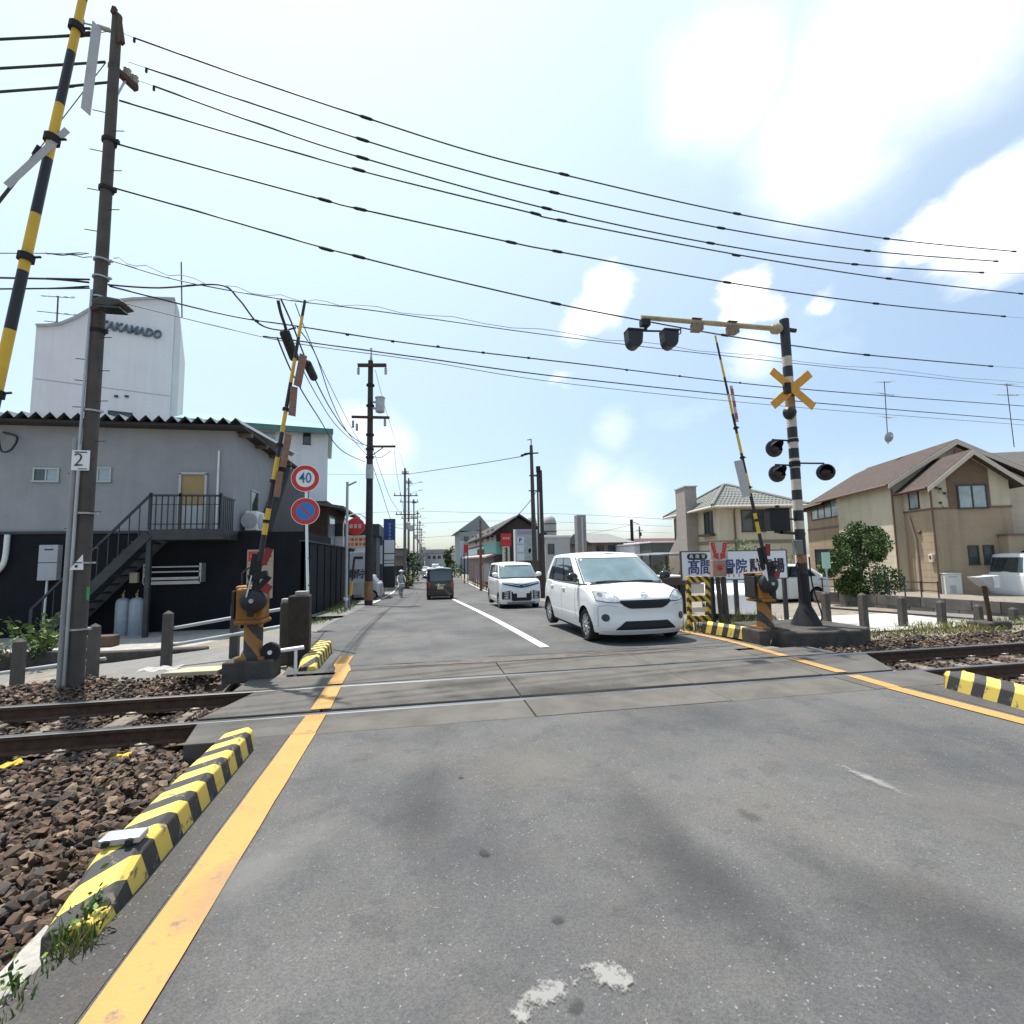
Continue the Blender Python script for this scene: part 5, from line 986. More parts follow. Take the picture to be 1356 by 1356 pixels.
antenna('small television antenna at the left end of the tower roof',(75,77),392,433,41,((.95,1.0,.1),(.45,1.2,-.05),(.15,.7,0)),th=.05)
# ---------- brown timber house between
YH=30.; OH=Vector((-6,YH,zr(30))); h_=thing('timber_house','small brown timber house with tiled eaves beyond the black wall','house',OH)
def Lh(px,py): return at(px,py,YH)-OH
xa,xb=Lh(388,700).x,Lh(433,700).x; ze=Lh(430,668).z; z2=Lh(430,730).z
M['bw']=mat('brown boards',(.055,.032,.026),.8,var=.2,vs=5); M['tile']=mat('grey roof tile',(.10,.10,.105),.7,var=.25,vs=6,bump=.4)
mb=MB(); mb.b2((xa,0,-.5),(xb,7,ze+.2)); mb.build('wall',M['bw'],h_)
for k in range(8): x=xa+(xb-xa)*(k+.5)/8; mb=MB(); mb.b2((x-.02,-.03,z2),(x+.02,-.002,ze)); mb.build('batten',M['bw'],h_)
mb=MB(); mb.add([(xa-.4,-.6,ze+.35),(xb+1.0,-.6,ze-.15),(xb+1.0,7.4,ze-.15),(xa-.4,7.4,ze+.75),(xa-.4,-.6,ze+.20),(xb+1.0,-.6,ze-.30),(xb+1.0,7.4,ze-.30),(xa-.4,7.4,ze+.6)],[(0,1,2,3),(7,6,5,4),(0,4,5,1),(1,5,6,2)]); mb.build('roof',M['tile'],h_)
mb=MB(); mb.prism([(xb-.2,z2+.1),(xb+1.5,z2-.25),(xb+1.5,z2-.4),(xb-.2,z2-.1)],7,FACE@TR(0,0,-6.6)); mb.build('lower_eave',M['tile'],h_)
mb=MB(); mb.b2((xb+.02,.3,z2+.3),(xb+.10,2,ze-.6)); mb.build('side_window',M['glass_l'],h_)
mb=MB(); mb.b2((xa-2.2,-.3,z2-.1),(xb+.3,-.02,z2+.02)); mb.build('white_ledge',M['wwall'],h_)
# ---------- roadside signs left
def board(name,label,px0,py0,px1,py1,Y,m,th=.15,legs=True,cat='sign',group=None):
    a,c=at(px0,py0,Y),at(px1,py1,Y); t=thing(name,label,cat,((a.x+c.x)/2,Y,zr(Y)),0,group); w=c.x-a.x; z0=c.z-zr(Y); z1=a.z-zr(Y)
    mb=MB(); mb.b2((-w/2,0,z0),(w/2,th,z1)); o=mb.build('board',m,t,bevel=.01)
    if legs:
        for s in (-1,1): mb=MB(); mb.tube([(s*w*.4,th/2,-.1),(s*w*.4,th/2,z0)],.05,8); mb.build('leg',M['iron'],t)
    return t,o,w,z0,z1
q=at(471,697,26); t=thing('round_sign','round red sign in a white arch above an orange strip board','sign',(q.x,26,zr(26)))
zc=q.z-zr(26); mb=MB(); mb.lathe([(.01,-.1),(.44,-.1),(.44,.08),(.40,.1),(.01,.1)],28,0,TR(0,0,zc)@RX(PI/2)); d=mb.build('disc',M['red'],t,smooth=40)
mb=MB(); mb.tube([(.60*math.cos(PI*k/16),.05,zc+.05+.60*math.sin(PI*k/16)) for k in range(17)]+[(-.60,.05,zc-1.1)],.03,6); mb.tube([(.6,.05,zc+.05),(.6,.05,zc-1.1)],.03,6); mb.build('arch',M['wmetal'],t)
for k in range(3):
    mb=MB(); s=.075; mb.box((0,0,.08),(s*2,.01,.03)); mb.box((0,0,0),(s*2.2,.01,.03)); mb.box((0,0,-.08),(s*1.8,.01,.03)); mb.box((-.03,0,0),(.025,.01,.2)); mb.box((.04,0,0),(.025,.01,.2)); mb.build('print_mark',M['white'],d,loc=(-.21+.21*k,-.105,zc))
a,c=at(457,709,26),at(486,725,26); mb=MB(); mb.b2((a.x-q.x,0,c.z-zr(26)),(c.x-q.x,.15,a.z-zr(26))); o=mb.build('strip_board',mat('pale cream panel',(.60,.53,.40),.5,var=.05),t,bevel=.02)
for k in range(5):
    for r_ in range(2): mb=MB(); mb.box((0,0,0),(.14,.01,.15)); mb.build('print_mark',mat('orange print',(.62,.17,.02),.5) if (k+r_)%2 else M['redink'],o,loc=(a.x-q.x+.16+.2*k,-.006,c.z-zr(26)+.17+.24*r_))
mb=MB(); mb.tube([(.6,.1,0),(.6,.1,zc-1.1)],.06,8); mb.tube([(-.6,.1,0),(-.6,.1,zc-1.1)],.06,8); mb.build('leg',M['iron'],t)
t,o,w,z0,z1=board('clinic_sign','tall pale standing sign with large black characters left of the second pole',463,731,484,787,24.5,mat('pale sign panel',(.50,.51,.53),.5,var=.04),.3,False)
text('院',.46,'character',M['ink'],o,(.16,-.012,z0+(z1-z0)*.47),bold=.008); text('骨',.46,'character',M['ink'],o,(-.22,-.012,z0+(z1-z0)*.47),bold=.006)
mb=MB(); mb.box((.03,-.008,z1-.28),(.42,.01,.12)); mb.build('print_mark',M['ink'],o); mb=MB(); mb.b2((-w/2+.02,-.012,z0+.02),(w/2-.02,-.002,z0+(z1-z0)*.28)); mb.build('lower_panel',M['sgrey'],o)
t,o,w,z0,z1=board('totem_sign','tall totem sign with blue top panel and pale panels below',508,687,523,778,39,M['iron'],.5,False)
hh=z1-z0; mb=MB(); mb.b2((-w/2+.03,-.02,z0+hh*.70),(w/2-.03,0,z1-.12)); bp=mb.build('blue_panel',M['dblue'],o)
for k in range(5): mb=MB(); mb.box((0,0,.06),(.20,.01,.03)); mb.box((0,0,-.06),(.20,.01,.03)); mb.box((0,0,0),(.03,.01,.2)); mb.box((.06,0,0),(.09,.01,.03)); mb.build('print_mark',mat('pale blue print',(.25,.4,.75),.5),bp,loc=(.02,-.025,z1-.42-.27*k))
for (f0,f1) in ((.50,.69),(.40,.485),(.355,.39),(.31,.345)): mb=MB(); mb.b2((-w/2+.05,-.02,z0+hh*f0),(w/2-.05,0,z0+hh*f1)); mb.build('pale_panel',M['wwall'],o)
t,o,w,z0,z1=board('notice_board','pale square notice board on two dark legs behind the second pole',492,722,506,747,36,M['wwall'],.15,True)
mb=MB(); mb.b2((-w/2,-.02,z1-.02),(w/2,.1,z1+.55)); mb.build('blue_header',mat('muted blue header',(.07,.11,.19),.5,var=.1),o)
# low shop row behind the signs
def simple(label,name,px0,py0,px1,py1,Y,depth,m,roof=None,cat='building',rh=.15,ov=.2):
    a,c=at(px0,py0,Y),at(px1,py1,Y); o=Vector(((a.x+c.x)/2,Y,zr(Y))); t=thing(name,label,cat,o); w=c.x-a.x; h=a.z-o.z
    mb=MB(); mb.b2((-w/2,0,-.5),(w/2,depth,h)); mb.build('wall',m,t)
    if roof: mb=MB(); mb.b2((-w/2-ov,-ov,h),(w/2+ov,depth+ov,h+rh)); mb.build('roof',roof,t,bevel=.02)
    return t,w,h
t,w,h=simple('dark fascia shop with white band behind the round red sign','shop_building',436,710,498,780,33,8,mat('shop wall',(.07,.07,.075),.7,var=.2),None)
mb=MB(); mb.b2((-w/2,-.3,h),(w/2+.2,4,h+.75)); mb.build('fascia',M['iron'],t); mb=MB(); mb.b2((-w/2,-.2,h-1.1),(w/2-.6,-.02,h-.02)); mb.build('white_band',M['wwall'],t)
t,w,h=simple('small grey roofed house right of the blue totem','house',522,728,536,775,58,8,mat('dim house wall',(.25,.22,.19),.8,var=.15),M['tile'],'house'); window(t,0,1.6,1.,1.2,0,1); mb=MB(); mb.b2((-w/2-.3,-1.,h-.9),(w/2+.3,-.01,h-.75)); mb.build('lower_eave',M['tile'],t)
t,w,h=simple('pale block with dark roof behind the notice board','house',490,712,512,760,48,8,mat('pale house wall',(.36,.36,.36),.8,var=.1),M['tile'],'house'); window(t,-.2,2.4,1.,.8,0,2)
# ============================================================ RIGHT SIDE: yard, board, fence, houses
def flat(name,pts,m,z,kind='structure'):
    mb=MB(); mb.add([(x,y,z(x,y) if callable(z) else z) for x,y in pts],[tuple(range(len(pts)))]); return struct(mb.build(name,m),kind)
flat('yard',[(6.1,9.6),(13.5,9.6),(14.5,17.0),(8.0,24.0),(6.1,24.0)],M['lot'],lambda x,y:-.335-.012*(y-9.6))
flat('lane',[(13.5,9.6),(40,9.6),(40,13.2),(14.0,14.6)],M['asph_l'],lambda x,y:-.335-.012*(y-9.6)+.004)
# white signboard
YS_=11.6; a,c=at(902,730,YS_),at(1043,767,YS_); SBo=Vector((a.x,YS_,-.36)); sb=thing('parking_signboard','wide white signboard lettered in black on black posts behind the orange gate mechanism','signboard',SBo)
w=c.x-a.x; z0=at(970,767,YS_).z-SBo.z; z1=at(970,730,YS_).z-SBo.z
tl=-.012
mb=MB(); mb.b2((0,0,z0),(w,.03,z1)); bd=mb.build('board',mat('signboard white',(.66,.67,.72),.4,var=.03,grime=.05),sb)
mb=MB(); e=.025; mb.b2((-e,-.01,z1),(w+e,.05,z1+e)); mb.b2((-e,-.01,z0-e),(w+e,.05,z0)); mb.b2((-e,-.01,z0),(0,.05,z1)); mb.b2((w,-.01,z0),(w+e,.05,z1)); mb.build('frame',M['bronze'],sb)
for px in (978,1043): x=at(px,790,YS_).x-SBo.x; mb=MB(); mb.b2((x-.045,.05,-.3),(x+.045,.13,z1-.03)); mb.build('leg',M['black'],sb)
H=z1-z0; fx=lambda px:at(px,745,YS_).x-SBo.x
zm=z0+H*.42
for ch,px in (('髙',918),('間',934),('接',950),('骨',965.5),('院',981)): text(ch,.40,'character',M['navy'],bd,(fx(px),-.006,zm),bold=.006,shear=.05,sx=.86)
for ch,px in (('駐',1000),('車',1015),('場',1031)): text(ch,.40,'character',M['ink'],bd,(fx(px),-.006,zm),bold=.011,sx=.86)
mb=MB(); n=10; rr=H*.115; xa,xb=fx(910)+rr,fx(937)-rr; zc=z1-H*.17; P=[(xa-rr*math.sin(PI*k/n),zc+rr*math.cos(PI*k/n)) for k in range(n+1)]+[(xb+rr*math.sin(PI*k/n),zc-rr*math.cos(PI*k/n)) for k in range(n+1)]
mb.prism(P,.004,TR(0,-.001,0)@FACE); pill=mb.build('name_pill',M['ink'],bd)
for ch,px in (('髙',915.5),('間',923.5),('堂',931.5)): text(ch,.105,'character',M['white'],pill,(fx(px),-.012,zc),bold=.0)
for k in range(11):
    if k in (0,): continue
    mb=MB(); r4=random.Random(k); mb.box((0,0,0),(.05,.004,.014)); mb.box((0,0,.035),(.05,.004,.012)); mb.box((r4.uniform(-.015,.015),0,.015),(.012,.004,.08)); mb.build('small_print',mat('faint red print',(.50,.16,.17),.5) if k!=5 else M['redink'],bd,loc=(fx(950+7*k),-.004,z0+H*.11))
# fence on the right
f2=thing('guard_fence','row of old concrete posts with a thin rail along the right side of the tracks','guard fence',(10.5,10,-.3))
m0=None
for k,(px,pt,pb) in enumerate(((1096,783,834),(1145,785,831),(1197,789,834),(1249,795,837),(1298,800,836),(1345,804,842),(1400,808,846))):
    a=at(px,pb,10.1); b=at(px,pt,10.1); 
    mb=MB(); x=a.x-10.5; q=.075; zb,zt=-.35,b.z+.3; mb.add([(x-q,.1-q,zb),(x+q,.1-q,zb),(x+q,.1+q,zb),(x-q,.1+q,zb),(x-q*.9,.1-q*.9,zt-.05),(x+q*.9,.1-q*.9,zt-.05),(x+q*.9,.1+q*.9,zt-.05),(x-q*.9,.1+q*.9,zt-.05),(x-q*.3,.1-q*.3,zt),(x+q*.3,.1-q*.3,zt),(x+q*.3,.1+q*.3,zt),(x-q*.3,.1+q*.3,zt)],[(0,1,5,4),(1,2,6,5),(2,3,7,6),(3,0,4,7),(4,5,9,8),(5,6,10,9),(6,7,11,10),(7,4,8,11),(8,9,10,11)]); mb.build('fence_post',M['pole'],f2,bevel=.008)
a,b=at(1096,805,10.2),at(1400,828,10.2); mb=MB(); o=Vector((10.5,10,-.3)); mb.tube([a-o,b-o],.022,8); mb.build('fence_rail',M['rust'],f2,smooth=40)
# ---------------- brown two-storey house
M['beige']=mat('beige siding',(.56,.49,.37),.85,siding=.30,streak=.35,var=.06,vs=1.5,bump=.2,grime=.08,gcol=(.28,.23,.16)); M['tan']=mat('tan siding',(.37,.28,.19),.85,siding=.30,streak=.4,var=.07,vs=1.5,bump=.2,grime=.1,gcol=(.18,.13,.09)); M['brownp']=mat('brown panel',(.17,.115,.075),.85,var=.07,bump=.2)
M['slate']=mat('brown slate roof',(.085,.066,.06),.95,spec=.15,var=.2,vs=5,bump=.5,bs=22,grime=.2); M['fascia']=mat('cream fascia',(.55,.48,.40),.6,var=.06); M['gutter']=mat('brown gutter',(.15,.085,.06),.5,var=.1)
H1=thing('house','brown and beige two-storey house with twin gables and cream fascias','house',(21.6,17.28,-.62),R(-20))
XA=-.42; YM=1.98; ZE=5.3
mb=MB(); mb.b2((0,0,-.2),(2.93,YM,3.86)); mb.build('bay_lower_wall',M['tan'],H1)
mb=MB(); mb.prism([(.002,3.9),(2.928,3.9),(2.928,5.05),(1.465,6.2),(.002,5.05)],YM,FACE@TR(0,0,-YM)); mb.build('bay_upper_wall',M['beige'],H1)
mb=MB(); mb.b2((-.03,-.03,3.82),(2.96,YM,3.90)); mb.build('band',M['brownp'],H1)
mb=MB(); mb.prism([(.62,3.92),(2.2,3.92),(2.2,5.5),(1.465,6.08),(.62,5.42)],.02,TR(0,-.001,0)@FACE); mb.build('brown_panel',M['brownp'],H1)
window(H1,1.52,4.32,1.0,.92,-.02,2,'bronze','glass_l',.06)
def gable(x0,x1,xm,ze,zr_,y0,y1,ov=.38,name='gable_roof',th=.12,fas=True):
    sl=(zr_-ze)/(xm-x0); sr=(zr_-ze)/(x1-xm)
    A=(x0-ov,ze-ov*sl); C_=(x1+ov,ze-ov*sr)
    mb=MB(); mb.prism([A,(xm,zr_),C_,(C_[0],C_[1]-th),(xm,zr_-th*1.1),(A[0],A[1]-th)],y1-y0,TR(0,y0,0)@FACE@TR(0,0,-(y1-y0))); o=mb.build(name,M['slate'],H1)
    if fas:
        mb=MB(); t_=.2; mb.prism([(A[0],A[1]-.03),(xm,zr_-.03),(C_[0],C_[1]-.03),(C_[0],C_[1]-.03-t_),(xm,zr_-.03-t_*1.1),(A[0],A[1]-.03-t_)],.03,TR(0,y0-.002,0)@FACE); mb.build('fascia',M['fascia'],H1)
    return A,C_
gable(0,2.93,1.465,5.08,6.3,-.45,YM+2)
A_,C_=gable(XA,5.2,2.2,5.45,7.15,YM-.45,9.0)
# main walls
mb=MB(); mb.prism([(XA+.002,5.2),(XA,-.2),(5.2,-.2),(5.2,5.2),(2.2,7.0)],.2,TR(0,YM,0)@FACE@TR(0,0,-.2)); mb.build('front_wall',M['beige'],H1)
mb=MB(); mb.b2((XA,YM+.2,-.2),(5.2,7.3,5.25)); mb.build('side_wall',M['beige'],H1)
mb=MB(); mb.b2((XA+.35,7.3,-.2),(5.2,12.3,5.0)); mb.build('rear_wall',M['tan'],H1)
mb=MB(); mb.b2((XA+.0,YM+.25,-.2),(XA-.02,7.3,.05)); mb.b2((XA+.33,7.3,-.2),(XA+.349,12.3,3.6)); mb.build('dado',M['tan'],H1)
# hipped rear roof
mb=MB(); e0=4.95; mb.add([(XA-.2,8.9,e0+.1),(2.2,8.9,7.12),(5.6,8.9,e0+.1),(5.6,12.8,e0),(XA-.2,12.8,e0),(2.2,10.6,7.0)],[(0,1,5,4),(1,2,3,5),(4,5,3)]); mb.add([(XA-.2,8.9,e0),(5.6,8.9,e0),(5.6,12.8,e0-.1),(XA-.2,12.8,e0-.1)],[(3,2,1,0)]); mb.build('hip_roof',M['slate'],H1)
mb=MB(); mb.tube([(C_[0]*0+A_[0]-.02,YM-.4,A_[1]-.06),(A_[0]-.02,9.0,A_[1]-.06)],.06,8); mb.tube([(-.42,-.4,4.72),(-.42,YM-.1,4.72)],.05,8); mb.build('gutter',M['gutter'],H1,smooth=40)
for x,y,z0,z1 in ((XA-.05,YM-.05,0,5.0),(-.05,-.05,0,4.75),(XA+.1,7.25,0,5.0)): mb=MB(); mb.tube([(x,y,z0),(x,y,z1)],.04,8); mb.build('downpipe',M['gutter'],H1,smooth=40)
mb=MB(); mb.tube([(-.06,1.2,0),(-.06,1.2,2.6),(-.05,1.55,3.6)],.045,8); mb.build('pale_pipe',mat('faded pink pipe',(.42,.31,.24),.6,var=.1),H1,smooth=40)
window(H1,1.15,4.42,.60,.85,0,1,'bronze','glass_l',face='x')
window(H1,9.7,4.72-.02,3.6,.92,XA+.34,4,'bronze','glass_l',face='x'); window(H1,9.7,1.68,3.4,1.15,XA+.34,4,'bronze','glass',face='x')
mb=MB(); mb.b2((XA+.30,7.35,3.55),(XA+.36,12.25,3.66)); mb.build('band',M['gutter'],H1)
for x in (1.36,1.92): window(H1,x,1.85,.30,.72,-.0,1,'bronze','glass',.05)
# porch with door recess
mb=MB(); mb.b2((2.33,-.5,2.0),(7,-.02,2.62)); mb.b2((2.33,-.5,-.2),(2.75,-.02,2.0)); mb.b2((3.2,-.5,-.2),(7,-.02,2.0)); mb.b2((2.94,-.02,-.2),(7,1.5,2.6)); mb.build('porch',M['tan'],H1)
mb=MB(); mb.b2((2.28,-.55,2.62),(7,1.5,2.70)); mb.build('porch_cap',M['brownp'],H1); mb=MB(); mb.b2((2.75,-.1,-.2),(3.2,-.04,2.0)); mb.build('door',mat('dark door',(.05,.035,.025),.5,var=.1),H1)
mb=MB(); mb.box((.35,-.14,.55),(.62,.26,1.05)); mb.box((.35,-.14,1.10),(.66,.28,.05)); o=mb.build('water_heater',mat('heater white',(.62,.60,.57),.4,var=.04,grime=.1),H1,bevel=.02); mb=MB(); mb.b2((.2,-.276,.3),(.42,-.271,.62)); mb.build('label_panel',M['sgrey'],o); mb=MB(); mb.b2((.18,-.276,.95),(.5,-.271,1.0)); mb.build('vent_slot',M['sgrey'],o)
mb=MB(); mb.box((-.06,.25,1.75),(.12,.26,.36)); o=mb.build('power_meter',mat('meter ivory',(.60,.52,.40),.4,var=.05),H1,bevel=.02); mb=MB(); mb.ball((-.12,.25,1.78),(.02,.07,.09)); mb.build('meter_glass',M['glass'],o)
for x,y,z in ((-.05,.95,2.9),(-.05,.9,5.0)): mb=MB(); mb.lathe([(.03,0),(.10,0),(.10,.05),(.05,.09)],14,0,TR(x+.04,y,z)@RY(-PI/2)); mb.build('vent_hood',M['gutter'],H1)
mb=MB(); mb.tube([(2.2,YM-.43,6.55),(2.2,YM-.36,6.55)],.13,16); mb.build('gable_vent',M['gutter'],H1)
mb=MB(); 
for x,z in ((.2,4.75),(.34,4.7),(.5,4.5),(.3,4.1)): mb.box((x,-.05,z),(.07,.09,.08)); mb.tube([(x,-.05,z),(x+.12,-.04,z-.25)],.008,5)
mb.build('wall_hardware',M['iron'],H1)
q=H1.matrix_basis@Vector((1.0,5.6,6.5)); antenna('television antenna mast with a small dish on the brown roof',(1176,1171),505,588,q.y,((.97,.5,.1),(.8,.7,-.05),(.42,.45,0)),True,.022)
# ---------------- farther house, right edge
H2=thing('house','tan house with dark grey roof cut off by the right edge','house',(27.4,18.6,-.7),R(-20))
mb=MB(); mb.b2((0,0,-.3),(9,7,5.3)); mb.build('wall',M['tan'],H2); mb=MB(); mb.b2((-.02,-.03,3.3),(9,-.001,5.28)); mb.build('upper_cladding',M['beige'],H2)
mb=MB(); mb.add([(-1.6,-.7,5.3),(9,-.7,5.3),(9,3.5,7.4),(1.5,3.5,7.4),(-1.6,7.5,5.3),(9,7.5,5.3)],[(0,1,2,3),(3,2,5,4),(0,3,4)]); mb.add([(-1.6,-.7,5.22),(9,-.7,5.22),(9,7.5,5.22),(-1.6,7.5,5.22)],[(3,2,1,0)]); mb.build('roof',mat('dark grey slate',(.09,.082,.078),.8,var=.2,vs=5,bump=.5,bs=22),H2)
mb=MB(); mb.tube([(-1.6,-.75,5.22),(9,-.75,5.22)],.07,8); mb.build('gutter',M['gutter'],H2,smooth=40)
window(H2,1.25,4.2,1.5,1.1,-.03,2,'bronze','glass_l',.06)
antenna('second roof antenna near the right picture edge',(1343,1333),508,592,21,((.97,.5,.08),(.8,.9,.1)),False,.022)
# ---------------- beige house with green-grey tiles
def rooftile():
    m=bpy.data.materials.new('green grey tiles'); m.use_nodes=True; t=m.node_tree; b=t.nodes['Principled BSDF']; b.inputs['Roughness'].default_value=.6
    tcn=t.nodes.new('ShaderNodeTexCoord'); n=t.nodes.new('ShaderNodeTexNoise'); n.inputs['Scale'].default_value=3; n.inputs['Detail'].default_value=8; t.links.new(tcn.outputs['Object'],n.inputs['Vector'])
    mx=t.nodes.new('ShaderNodeMix'); mx.data_type='RGBA'; mx.inputs[6].default_value=(.115,.12,.11,1); mx.inputs[7].default_value=(.165,.17,.155,1); t.links.new(n.outputs['Fac'],mx.inputs['Factor']); t.links.new(mx.outputs[2],b.inputs['Base Color']); return m
M['gtile']=rooftile()
B0=Vector((16.9,25.5,-1.0)); H3=thing('house','beige two-storey house with green grey tiled roof and outside chimney','house',B0,R(-9))
# local x: along the right face, local y: back along the left face
ZE3=5.15; LX,LY=4.3,7.0
mb=MB(); mb.b2((0,0,-.3),(LX,LY,ZE3)); mb.build('wall',M['beige'],H3)
mb=MB(); mb.b2((-.03,-.03,3.05),(LX+.03,LY+.03,3.25)); mb.build('band',mat('greenish band',(.21,.20,.14),.8,var=.1),H3)
# tiled hip roof: real tile courses as stepped rows with rolls
def tiled(P0,U,V,nu,nv,tap=(0,0)):
    """courses of tiles on the plane P0 + U*u + V*v; tap shortens the top row at both ends"""
    mb=MB(); N_=U.cross(V).normalized()
    for j in range(nv):
        a0=tap[0]*j/nv; b0=1-tap[1]*j/nv; v0=j/nv; v1=(j+1)/nv; a1=tap[0]*(j+1)/nv; b1=1-tap[1]*(j+1)/nv
        k=max(1,round(nu*(b0-a0))); seg=2
        rows=[]
        for (va,aa,bb,off) in ((v0,a0,b0,.04),(v1,a1,b1,.015)):
            rows.append([P0+U*(aa+(bb-aa)*i/(k*seg))+V*va+N_*(off+(.026 if i%2 else 0)) for i in range(k*seg+1)])
        rows.append([p-N_*.05 for p in rows[0]])
        n=k*seg+1; mb.add(rows[0]+rows[1]+rows[2],[(i,i+1,n+i+1,n+i) for i in range(n-1)]+[(2*n+i,2*n+i+1,i+1,i) for i in range(n-1)])
    return mb
o_=.6; rise=1.75; hx=LY/2+o_
f0=Vector((-o_,-o_,ZE3)); U=Vector((LX+2*o_,0,0)); V=Vector((0,hx,rise)); lx=U.length
tiled(f0,U,V,24,12,(.48,.48)).build('tiled_roof',M['gtile'],H3)
f1=Vector((-o_,LY+o_,ZE3)); U2=Vector((0,-(LY+2*o_),0)); V2=Vector((LX/2-.1+o_,0,rise)); tiled(f1,U2,V2,24,12,(.5,.5)).build('tiled_roof',M['gtile'],H3)
mb=MB(); mb.add([(-o_,-o_,ZE3-.02),(LX+o_,-o_,ZE3-.02),(LX+o_,LY+o_,ZE3-.02),(-o_,LY+o_,ZE3-.02),(LX/2-.1,LY/2,ZE3+rise-.03),(LX/2+.1,LY/2,ZE3+rise-.03)],[(3,2,1,0),(2,3,4,5),(1,2,5)]); mb.build('roof_underside',M['fascia'],H3)
mb=MB(); mb.tube([(-o_,-o_,ZE3+.08),(LX/2-.1,LY/2,ZE3+rise+.08),(LX/2+.1,LY/2,ZE3+rise+.08),(LX+o_,-o_,ZE3+.08)],.10,8); mb.tube([(-o_,LY+o_,ZE3+.08),(LX/2-.1,LY/2,ZE3+rise+.08)],.10,8); mb.build('ridge_tiles',M['gtile'],H3,smooth=40)
mb=MB(); mb.tube([(-o_-.03,-o_-.03,ZE3-.02),(LX+o_,-o_-.03,ZE3-.02)],.07,8); mb.tube([(-o_-.03,-o_-.03,ZE3-.02),(-o_-.03,LY+o_,ZE3-.02)],.07,8); mb.build('gutter',M['fascia'],H3,smooth=40)
mb=MB(); mb.tube([(.9,-.06,0),(.9,-.06,ZE3-.4),(.7,-.55,ZE3-.05)],.045,8); mb.tube([(-.06,6.9,0),(-.06,6.9,ZE3-.1)],.05,8); mb.build('downpipe',M['gutter'],H3,smooth=40)
window(H3,2.0,4.35,1.25,1.15,0,2,'bronze','glass',.07); window(H3,3.7,4.35,.7,1.15,0,1,'bronze','glass',.07)
wn=window(H3,1.35,4.35,1.05,1.2,0,2,'bronze','glass',.08,face='x'); mb=MB(); mb.b2((-.38,.5,3.55),(-.02,2.2,3.68)); mb.build('window_box',M['bronze'],H3)
window(H3,5.8,4.3,.4,1.3,0,1,'bronze','glass',.06,face='x')
M['chim']=mat('pinkish stone cladding',(.33,.285,.255),.9,var=.12,vs=4,bump=.3)
mb=MB(); mb.prism([(2.95,0),(6.4,0),(6.4,2.9),(4.6,4.0),(4.6,7.1),(2.95,7.1)],.75,Matrix(((0,0,1,-.75),(1,0,0,0),(0,1,0,-.3),(0,0,0,1)))); mb.build('chimney',M['chim'],H3)
mb=MB(); mb.box((-.375,3.77,6.82),(.86,1.78,.08)); mb.build('chimney_cap',M['sgrey'],H3)
# ---------------- block wall with railing in front of the brown house
WA=grd(1078,800,-.42); WB=grd(1400,826,-.42)
d=(WB-WA).normalized(); lw=(WB-WA).length; wl_=thing('block_wall','low grey block wall with thin railing in front of the brown house','wall',WA,math.atan2(d.y,d.x))
hw=.46; nb_=int(lw/.62)
for r_ in range(2):
    for k in range(nb_+1):
        x0=k*.62-(.31 if r_ else 0); x0=max(0,x0); x1=min(lw,k*.62+.61-(.31 if r_ else 0))
        if x1-x0<.05: continue
        mb=MB(); mb.b2((x0+.004,0,-.15+r_*(hw/2+.08)),(x1-.004,.15,-.15+(r_+1)*(hw/2+.08)-.008)); mb.build('block',mat('old wall block',(.15,.135,.118),.95,var=.25,vs=3,grime=.5,streak=.4) if (k*3+r_)%4 else M['pole'],wl_)
for k in range(9): mb=MB(); mb.b2((.3+k*lw*.07,.06,hw),(.33+k*lw*.07,.09,hw+.5)); mb.build('rail_post',M['iron'],wl_)
mb=MB(); mb.b2((.2,.06,hw+.44),(lw*.62,.09,hw+.47)); mb.b2((.2,.06,hw+.2),(lw*.62,.09,hw+.22)); mb.build('rail',M['iron'],wl_)
# ---------------- middle distance, right side of the road
YG=44.; q=at(658,760,YG); GO=Vector((q.x,YG,zr(YG))); g=thing('gabled_shop','dark gabled two-storey shop with turquoise lower wall and many signs','building',GO)
def Lg(px,py,Y=YG): return at(px,py,Y)-GO
xa,xm,xb=0,Lg(687,700).x,Lg(716,700).x; ze=Lg(658,705).z; zp=Lg(687,684).z; dp=26
M['dbrown']=mat('dark brown gable',(.06,.042,.036),.8,var=.12); M['turq']=mat('turquoise wall',(.17,.40,.36),.7,var=.06); M['turq_l']=mat('pale turquoise wall',(.48,.66,.66),.7,var=.05)
mb=MB(); mb.prism([(xa,-.4),(xb,-.4),(xb,ze),(xm,zp-.1),(xa,ze)],dp,FACE@TR(0,0,-dp)); mb.build('wall',M['dbrown'],g)
mb=MB(); 
for (x0,z0,x1,z1) in ((xa-.5,ze-.25,xm,zp+.05),(xm,zp+.05,xb+.5,ze-.25)):
    mb.add([(x0,-.5,z0),(x1,-.5,z1),(x1,dp+.5,z1),(x0,dp+.5,z0),(x0,-.5,z0+.16),(x1,-.5,z1+.16),(x1,dp+.5,z1+.16),(x0,dp+.5,z0+.16)],[(3,2,1,0),(4,5,6,7),(0,1,5,4),(1,2,6,5),(2,3,7,6),(3,0,4,7)])
mb.build('roof',mat('dark shop roof',(.05,.043,.042),.75,var=.15),g)
zt1=Lg(658,717).z; zb1=Lg(658,734).z
mb=MB(); mb.b2((-.03,-.02,zb1),(.6,9,zt1)); mb.build('corner_panel',M['turq'],g)
mb=MB(); mb.b2((-.02,9,zb1),(.5,dp,zt1-.2)); mb.build('side_panel',M['turq_l'],g)
mb=MB(); mb.b2((-.02,.2,zt1),(.3,dp,ze-.2)); mb.build('upper_side_wall',mat('cream shop wall',(.44,.41,.36),.8,var=.06),g)
for y in (2.2,5.2,10,16): window(g,y,zt1+.75,1.3,.9,-.02,2,'bronze','glass',.08,face='x')
